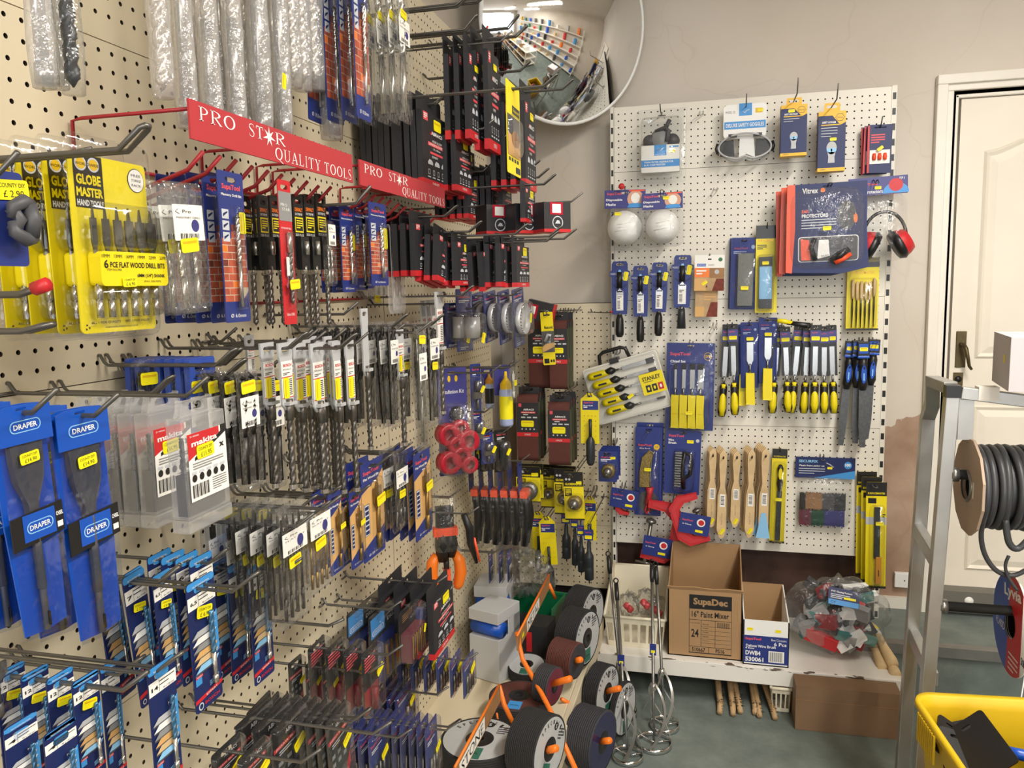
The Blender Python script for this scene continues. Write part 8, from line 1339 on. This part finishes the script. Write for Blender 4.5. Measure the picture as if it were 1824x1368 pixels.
ptop = Sb(1696, 690, Y1); pbot = Sb(1651, 1228, Y1); k = pbot+(pbot-ptop).normalized()*(pbot.z/ abs((pbot-ptop).normalized().z)); tubing('front_post', [ptop, pbot, k], .031, .031, 'alu', t)
l0 = Sb(1652, 745, Y2); l1 = Sb(1607, 1368, Y2); l2 = l1+(l1-l0).normalized()*(l1.z/abs((l1-l0).normalized().z)); tubing('rear_leg', [ptop+Vector((0, .012, -.002)), ptop+Vector((-.02, .10, .004)), ptop+(l0-ptop)*.72+Vector((-.005, 0, .018)), l0, l1, l2], .034, .028, 'alu', t)
MB().bx(-.017, .017, -.018, .018, -.024, .006, 'blk2').build('end_cap', t, ptop); x1 = Sb(1824, 706, Y1); e = ptop+(x1-ptop)*4.2; tubing('top_bar', [ptop+Vector((.018, 0, -.012)), e+Vector((0, 0, -.012))], .030, .030, 'alu', t); MB().bx(0, .045, -.0165, .0165, -.017, .0165, 'trimp').build('tape', t, ptop+Vector((.055, 0, -.013))); MB().bx(.016, .05, -.004, .004, -.13, -.03, 'alu').build('gusset', t, ptop)
for z in (.80, .49): tubing('spacer_bar', [Vector((pbot.x+(ptop.x-pbot.x)*.5, .0, z)), Vector((l0.x*.5+l1.x*.5, Y2-Y1, z+.02))], .025, .04, 'alu', t)
def post_x(z): return (ptop.x+(pbot.x-ptop.x)*(ptop.z-z)/(ptop.z-pbot.z))
ax1 = UB(1700, 845, Y1).z; ax2 = UB(1690, 1080, Y1).z
for z in (ax1, ax2): MB().tube([(post_x(z)+.014, 0, z), (e.x, 0, z+.0)], .0125, 'rubber', 14).tube([(post_x(z)+.012, 0, z), (post_x(z)+.03, 0, z)], .018, 'steel', 10).build('axle', t)
tubing('far_post', [(e.x, 0, ptop.z), (e.x, 0, 0)], .031, .031, 'alu', t); tubing('far_leg', [(e.x, .01, ptop.z), (e.x, Y2-Y1, 0)], .031, .028, 'alu', t)
# grey cable on a cardboard reel
cx = UB(1725, 865, Y1).x-O2.x; zc = UB(1725, 865, Y1).z; rf = .123; t2 = thing('cable_reel', 'large cardboard reel of grey flat cable on the upper axle', 'cable reel', (O2.x+cx, Y1, zc)); WD = .20
def oct_(x0, x1, r, hole, b, m, n=10):
    o = [(r*cos(2*pi*(i+.5)/n), r*sin(2*pi*(i+.5)/n)) for i in range(n)]; h = [(hole*cos(2*pi*i/24), hole*sin(2*pi*i/24)) for i in range(24)]; old = b.T; b.T = Matrix.Rotation(pi/2, 4, 'Z'); b.poly(o, -x1, -x0, m, [h]); b.T = old
b = MB(); oct_(-.003, .003, rf, .034, b, 'reelc', 12); b.build('flange', t2); b = MB(); oct_(WD-.003, WD+.003, rf, .034, b, 'reelc', 12); b.build('flange', t2); MB().lathe([(.034, -.001), (.036, WD)], 'blk2', 24, (0, 0, 0), 'x').lathe([(.034, -.008), (.040, -.006), (.040, -.003)], 'steel', 24, (0, 0, 0), 'x').build('core', t2)
b = MB(); n = 11
for i in range(n):
    x = .012+(WD-.024)*i/(n-1); r_ = .094+.006*random.random(); sk = random.uniform(-.008, .008); b.tube([(x+sk*cos(q), r_*cos(q), r_*sin(q)) for q in [2*pi*j/36 for j in range(36)]], .0088, 'cable', 8, closed=True)
b.lathe([(.088, .004), (.088, WD-.004)], 'cable', 30, (0, 0, 0), 'x'); b.build('wound_cable', t2)
def sm(p, n=5):
    p = [Vector(q) for q in p]; p = [p[0]]+p+[p[-1]]; o = []
    for i in range(1, len(p)-2):
        for j in range(n): s = j/n; o.append(.5*((2*p[i])+(p[i+1]-p[i-1])*s+(2*p[i-1]-5*p[i]+4*p[i+1]-p[i+2])*s*s+(3*p[i]-p[i-1]-3*p[i+1]+p[i+2])*s**3))
    return o+[p[-1]]
b = MB(); b.tube(sm([(.02, -.09, -.03), (.016, -.06, -.10), (.03, -.05, -.16), (.06, -.05, -.20), (.10, -.05, -.205), (.14, -.06, -.16), (.15, -.08, -.09)]), .006, 'cable', 8); b.tube(sm([(.06, -.08, -.06), (.07, -.08, -.115), (.09, -.08, -.13), (.115, -.08, -.10)]), .008, 'cable', 8); b.tube(sm([(.078, -.06, -.155), (.072, -.06, -.18), (.08, -.06, -.21), (.10, -.06, -.24)]), .004, 'cable', 7); b.build('loose_end', t2)
b = MB(); b.T = Matrix.Rotation(-pi/2, 4, 'Z'); b.rect(.045, .056, -.02, .02, -.0036, 'offwhite'); b.rect(-.06, -.05, .0, .03, -.0036, 'offwhite'); b.T = None; b.build('paper_label', t2)
# coloured reel on the lower axle
p = UB(1803, 1112, Y1); t3 = thing('cable_reel', 'red, blue and white card reel on the lower axle above the yellow bin', 'cable reel', (p.x, Y1, p.z)); R_ = .128; b = MB(); b.T = Matrix.Rotation(-pi/2, 4, 'Z')
C0 = ell(0, 0, R_, R_, 48); clip = lambda x0, x1: [(max(x0, min(x1, p_[0])), p_[1]) for p_ in C0]
b.lathe([(.034, -.004), (R_, -.004), (R_, 0), (.034, 0)], 'paper', 48, (0, 0, 0), 'y')
def seg(xa, xb, m):
    n = 30; zt = lambda x: sqrt(max(0, R_*R_*.995-x*x)); hz = lambda x: sqrt(max(0, .036**2-x*x))
    for i in range(n):
        a0, a1 = xa+(xb-xa)*i/n, xa+(xb-xa)*(i+1)/n
        for s in (-1, 1): b.quad([(a0, s*hz(a0)), (a1, s*hz(a1)), (a1, s*zt(a1)), (a0, s*zt(a0))], -.0046, m)
seg(-R_*.97, -R_*.12, 'royal'); seg(-R_*.12, R_*.6, 'red'); b.text('Lyvia', R_*.05, R_*.62, R_*.9, R_*.3, 'white', -.005, 8, .03); b.text('FL40D', -R_*.52, -R_*.18, R_*.5, R_*.16, 'white', -.005); b.text('50M', R_*.76, -R_*.45, R_*.24, R_*.16, 'blk2', -.005, 0, .03); nl(b, R_*.0, R_*.5, -R_*.55, 4, R_*.1, 'paper', -.005, R_*.03); b.build('flange', t3); MB().lathe([(.036, -.006), (.036, .16)], 'blk2', 24, (0, 0, 0), 'x').lathe([(.05, .004), (.05, .156)], 'white', 24, (0, 0, 0), 'x').lathe([(.036, .158), (R_, .158), (R_, .162), (.036, .162)], 'paper', 40, (0, 0, 0), 'x').lathe([(.09, .006), (.09, .156)], 'white', 30, (0, 0, 0), 'x').build('wound_cable', t3)
MB().tube([(.02, -.05, -.075), (.0, -.08, -.17), (-.015, -.09, -.29), (-.02, -.09, -.36)], .0016, 'white', 6).build('loose_cord', t3)
# white box on the top bar
q = UB(1797, 600, Y1-.05); b = MB(); b.bx(0, .22, -.12, .10, 0, .125, 'foam'); b.bx(-.001, .0, -.06, -.045, .06, .08, 'yelp'); o = b.build('white_box', None, (q.x, Y1-.0, ptop.z+.006), (0, 0, radians(-8)), bev=.002); tag(o, 'plain white carton resting on the top bar of the reel stand', 'carton')
# yellow bin
p0, p1 = UZ(1634, 1236, .56), UZ(1724, 1368, .56); t4 = thing('yellow_bin', 'yellow plastic tub in the lower right corner', 'tub', (p0.x, p0.y, 0)); yaw = math.atan2(-(p1.x-p0.x), p0.y-p1.y)*-1; L = 0.42; Wd = .36; b = MB(); k = .80
def rrz(x0, x1, y0, y1, z, r, n=5): return [(p_[0], p_[1], z) for p_ in rr(x0, x1, y0, y1, r, n)]
lv = [rrz(.0, Wd, -L, 0, .555, .04), rrz(-.012, Wd+.012, -L-.012, .012, .560, .045), rrz(-.014, Wd+.014, -L-.014, .014, .545, .045), rrz(-.002, Wd+.002, -L-.002, .002, .535, .04), rrz(.03, Wd-.03, -L+.03, -.03, .12, .04), rrz(.034, Wd-.034, -L+.034, -.034, .12, .035), rrz(.004, Wd-.004, -L+.004, -.004, .53, .036)]
n = len(lv[0]); V = [v for l in lv for v in l]; order = [6, 0, 1, 2, 3, 4]; fs = []
for a, c in zip(order[:-1], order[1:]): fs += [(a*n+i, a*n+(i+1) % n, c*n+(i+1) % n, c*n+i) for i in range(n)]
fs += [(5*n+i, 5*n+(i+1) % n, 6*n+(i+1) % n, 6*n+i) for i in range(n)]+[tuple(5*n+i for i in range(n)), tuple(4*n+i for i in reversed(range(n)))]
b.add(V, fs, 'binyel', True); t4.rotation_euler = (0, 0, -yaw if False else math.atan2(p1.x-p0.x, p0.y-p1.y)); b.build('tub', t4)
b = MB()
for i in range(9): b.bx(-.017, -.013, -.06-.012*i, -.054-.012*i, .48, .545, 'binyel')
b.build('grip_ribs', t4); tb = MB().bx(-.0, .44, -.44, .04, 0, .118, 'card').build('cardboard_box', None, (p0.x, p0.y, 0), t4.rotation_euler); tag(tb, 'brown carton on the floor under the yellow tub', 'cardboard box')
Mx = Matrix.Translation(t4.location) @ Matrix.Rotation(t4.rotation_euler.z, 4, 'Z')
def inbin(u, v, z): return UZ(u, v, z)
for i, (u, v, w_, h_, rz, q) in enumerate(((1716, 1330, .07, .12, -20, 'foremost with long hang hole'), (1706, 1345, .065, .12, 12, 'lowest, with hang hole'), (1690, 1318, .06, .10, 34, 'leftmost, half covered'), (1745, 1330, .10, .13, -42, 'widest, pointing right'))):
    t5 = thing('black_hanger_card', 'black plastic hanger card in the yellow tub, '+q, 'hanger card', inbin(u, v, .40), (radians(-62), radians(rz), 0)); bb = MB(); bb.poly(rr(-w_/2, w_/2, -h_*.5, h_*.5, .008, 3), -.002, .002, 'black', [slot(0, h_*.36, .022, .008)]); bb.build('card', t5)
    t5.location = inbin(u, v, .485+.012*i)
a = inbin(1795, 1338, .47); t5 = thing('screwdriver', 'blue handled tool with red end lying in the yellow tub', 'screwdriver', a, (0, 0, 0)); MB().tube([(0, 0, 0), (.02, -.004, -.002), (.09, -.02, -.004), (.12, -.025, -.006)], [.011, .013, .013, .009], 'royal', 14).build('blue_handle', t5); MB().tube([(-.004, .001, 0), (.006, 0, 0)], [.008, .0095], 'red', 12).build('red_end', t5); MB().tube([(.12, -.025, -.006), (.2, -.045, -.01)], .003, 'steel', 8).build('shaft', t5)
a = inbin(1715, 1372, .46); o = MB().bx(0, .16, -.12, 0, -.008, .0, 'winered').build('red_tray', None, a, (0, 0, radians(-6)), bev=.004); tag(o, 'dark red plastic tray at the bottom right corner, in the yellow tub', 'tray')
# ================================================================ the rest of the shop, seen in the convex mirror
def shelf_unit(label, x0, x1, y0, y1, levels, h):
    t = thing('shop_shelving', label, 'shelving', ((x0+x1)/2, (y0+y1)/2, 0)); W, D_ = (x1-x0)/2, (y1-y0)/2
    for z in levels: MB().bx(-W, W, -D_, D_, z-.03, z, 'pegw').build('shelf', t)
    for s in (-1, 1):
        for q in (-1, 1): MB().bx(s*W-.02, s*W+.02, q*D_-.02, q*D_+.02, 0, h, 'pegw').build('upright', t)
rs = random.Random(11)
shelf_unit('long white island shelving behind the camera, seen in the mirror', 1.95, 2.65, -4.2, .2, (.15, .5, .85), .88)
for k, (y, z, m, w_, h_) in enumerate([(-3.9+.42*i, .852, ('basket', 'card', 'white', 'basket', 'woodb', 'yeld', 'basket', 'greyl', 'card', 'white')[i], .26, .2) for i in range(10)]+[(-3.8+.5*i, .502, ('card', 'winered', 'wood', 'blk2', 'card', 'royal', 'wood', 'card')[i], .22, .2) for i in range(8)]+[(-3.8+.5*i, .152, ('wood', 'card', 'winered', 'card', 'greyd', 'wood', 'card', 'blk2')[i], .24, .24) for i in range(8)]):
    b = MB(); b.bx(-.14, .14, -w_/2, w_/2, 0, .004, m)
    for s in (-1, 1): b.bx(s*.14-.003, s*.14+.003, -w_/2, w_/2, 0, h_*rs.uniform(.5, 1), m).bx(-.14, .14, s*w_/2-.003, s*w_/2+.003, 0, h_*rs.uniform(.5, 1), m)
    o = b.build('stock_tray', None, (2.12+rs.uniform(0, .05), y, z)); tag(o, 'open tray of stock on the island shelving seen in the mirror', 'tray', 'open trays on the island shelving')
shelf_unit('tall white wall shelving along the far side of the shop, seen in the mirror', 3.85, 4.18, -4.6, 2.2, (.15, .6, 1.05, 1.5, 1.95), 2.2)
for i in range(46):
    z = (.152, .602, 1.052, 1.502, 1.952)[i % 5]; y = -4.5+.145*i; b = MB().bx(-.1, .1, -.06, .06, 0, rs.uniform(.14, .36), rs.choice(['royal', 'red', 'green', 'yeld', 'white', 'greyd', 'blk2', 'orange', 'greyl', 'sky', 'wood'])); o = b.build('stock_carton', None, (3.98, y, z)); tag(o, 'coloured carton on the far wall shelving seen in the mirror', 'carton', 'cartons on the far wall shelving')
t = thing('pegboard_bay', 'cream pegboard wall behind the camera, seen only in the mirror', 'pegboard shelving bay', (0, -1.9, 0), (0, 0, LEFT)); MB().bx(-2.2, 2.2, 0, .03, .2, 2.4, 'peg').build('pegboard_panel', t); MB().bx(-2.2, 2.2, -.40, 0, .2, .25, 'peg').bx(-2.2, 2.2, -.42, -.40, 0, .2, 'peg').build('base_shelf', t)
for i in range(40):
    w_ = rs.uniform(.05, .1); b = MB().bx(-w_, w_, -rs.uniform(.03, .14), -.001, -rs.uniform(.14, .3), 0, rs.choice(['blue', 'red', 'yel', 'black', 'white', 'navy', 'orange', 'greyl'])); o = b.build('hanging_packet', None, (.002, -4.0+.105*i, (2.2, 1.75, 1.3, .85)[i % 4]), (0, 0, LEFT)); tag(o, 'packet hanging on the pegboard wall behind the camera', 'packet', 'packets on the pegboard wall behind the camera')
# the person taking the photograph, holding a phone; only the mirror shows them
def skin(name, pts, edges, rad, m, parent, root=0):
    me = bpy.data.meshes.new(name); me.from_pydata(pts, edges, []); o = bpy.data.objects.new(name, me); COL.objects.link(o); o.parent = parent; me.materials.append(MATS[m])
    o.modifiers.new('k', 'SKIN'); s = o.modifiers.new('s', 'SUBSURF'); s.levels = s.render_levels = 1
    for i, v in enumerate(me.skin_vertices[0].data): v.radius = (rad[i], rad[i]); v.use_root = i == root
    return o
t = thing('person', 'person in a dark t-shirt and jeans holding up a phone, reflected in the mirror', 'person', (CAM.x, -.50, 0))
B = [(0, 0, .95), (0, 0, 1.15), (0, .01, 1.36), (0, .01, 1.46), (0, .03, 1.56), (0, .04, 1.66)]; Bd = [.13, .125, .12, .055, .078, .072]; E = [(0, 1), (1, 2), (2, 3), (3, 4), (4, 5)]
for s in (-1, 1):
    k = len(B); B += [(s*.18, 0, 1.40), (s*.25, .08, 1.18), (s*.12, .36, 1.36), (s*.07, .42, 1.42), (s*.055, .45, 1.47)]; Bd += [.06, .045, .034, .026, .028]; E += [(2, k), (k, k+1), (k+1, k+2), (k+2, k+3), (k+3, k+4)]
    for j in range(4): B += [(s*(.05-.004*j), .465, 1.49+.012*j-.02), (s*.035, .468, 1.495+.012*j-.02)]; Bd += [.0085, .008]; n = len(B); E += [(k+4, n-2), (n-2, n-1)]
    B.append((s*.05, .452, 1.51)); Bd.append(.009); E.append((k+4, len(B)-1))
    k = len(B); B += [(s*.09, 0, .86), (s*.11, .02, .48), (s*.12, -.01, .09), (s*.13, .12, .045)]; Bd += [.09, .062, .045, .035]; E += [(0, k), (k, k+1), (k+1, k+2), (k+2, k+3)]
skin('body', B, E, Bd, 'skin', t)
skin('t_shirt', [(0, 0, .92), (0, 0, 1.15), (0, .01, 1.36), (0, .01, 1.43), (-.18, 0, 1.40), (-.225, .045, 1.28), (.18, 0, 1.40), (.225, .045, 1.28)], [(0, 1), (1, 2), (2, 3), (2, 4), (4, 5), (2, 6), (6, 7)], [.15, .145, .14, .07, .078, .066, .078, .066], 'navy', t)
skin('jeans', [(0, 0, .98), (-.09, 0, .86), (-.11, .02, .48), (-.12, -.01, .10), (.09, 0, .86), (.11, .02, .48), (.12, -.01, .10)], [(0, 1), (1, 2), (2, 3), (0, 4), (4, 5), (5, 6)], [.145, .105, .078, .062, .105, .078, .062], 'graphite', t)
for s in (-1, 1): MB().lathe([(0, -.05), (.05, -.02), (.05, .14), (0, .17)], 'blk2', 12, (s*.13, .05, .045), 'y').build('shoe', t)
lump('hair', (0, .015, 1.67), .088, .098, .085, 'greyd', 12, .08, 3, 3., t); MB().lathe([(0, .135), (.012, .12), (.016, .1)], 'skin', 8, (0, 0, 1.60), 'y').build('nose', t)
for s in (-1, 1): MB().lathe([(0, .114), (.010, .108)], 'blk2', 10, (s*.032, 0, 1.625), 'y').build('eye', t); MB().lathe([(0, -.012), (.022, 0), (0, .012)], 'skin', 10, (s*.083, .03, 1.61), 'x').build('ear', t)
MB().bx(-.02, .02, .108, .112, 1.553, 1.559, 'supared').build('mouth', t)
o = MB().bx(-.037, .037, -.013, -.005, -.10, .02, 'blk2').build('phone', None, (CAM.x, -.015, 1.52), bev=.002); tag(o, 'black phone held up by the reflected person', 'phone')
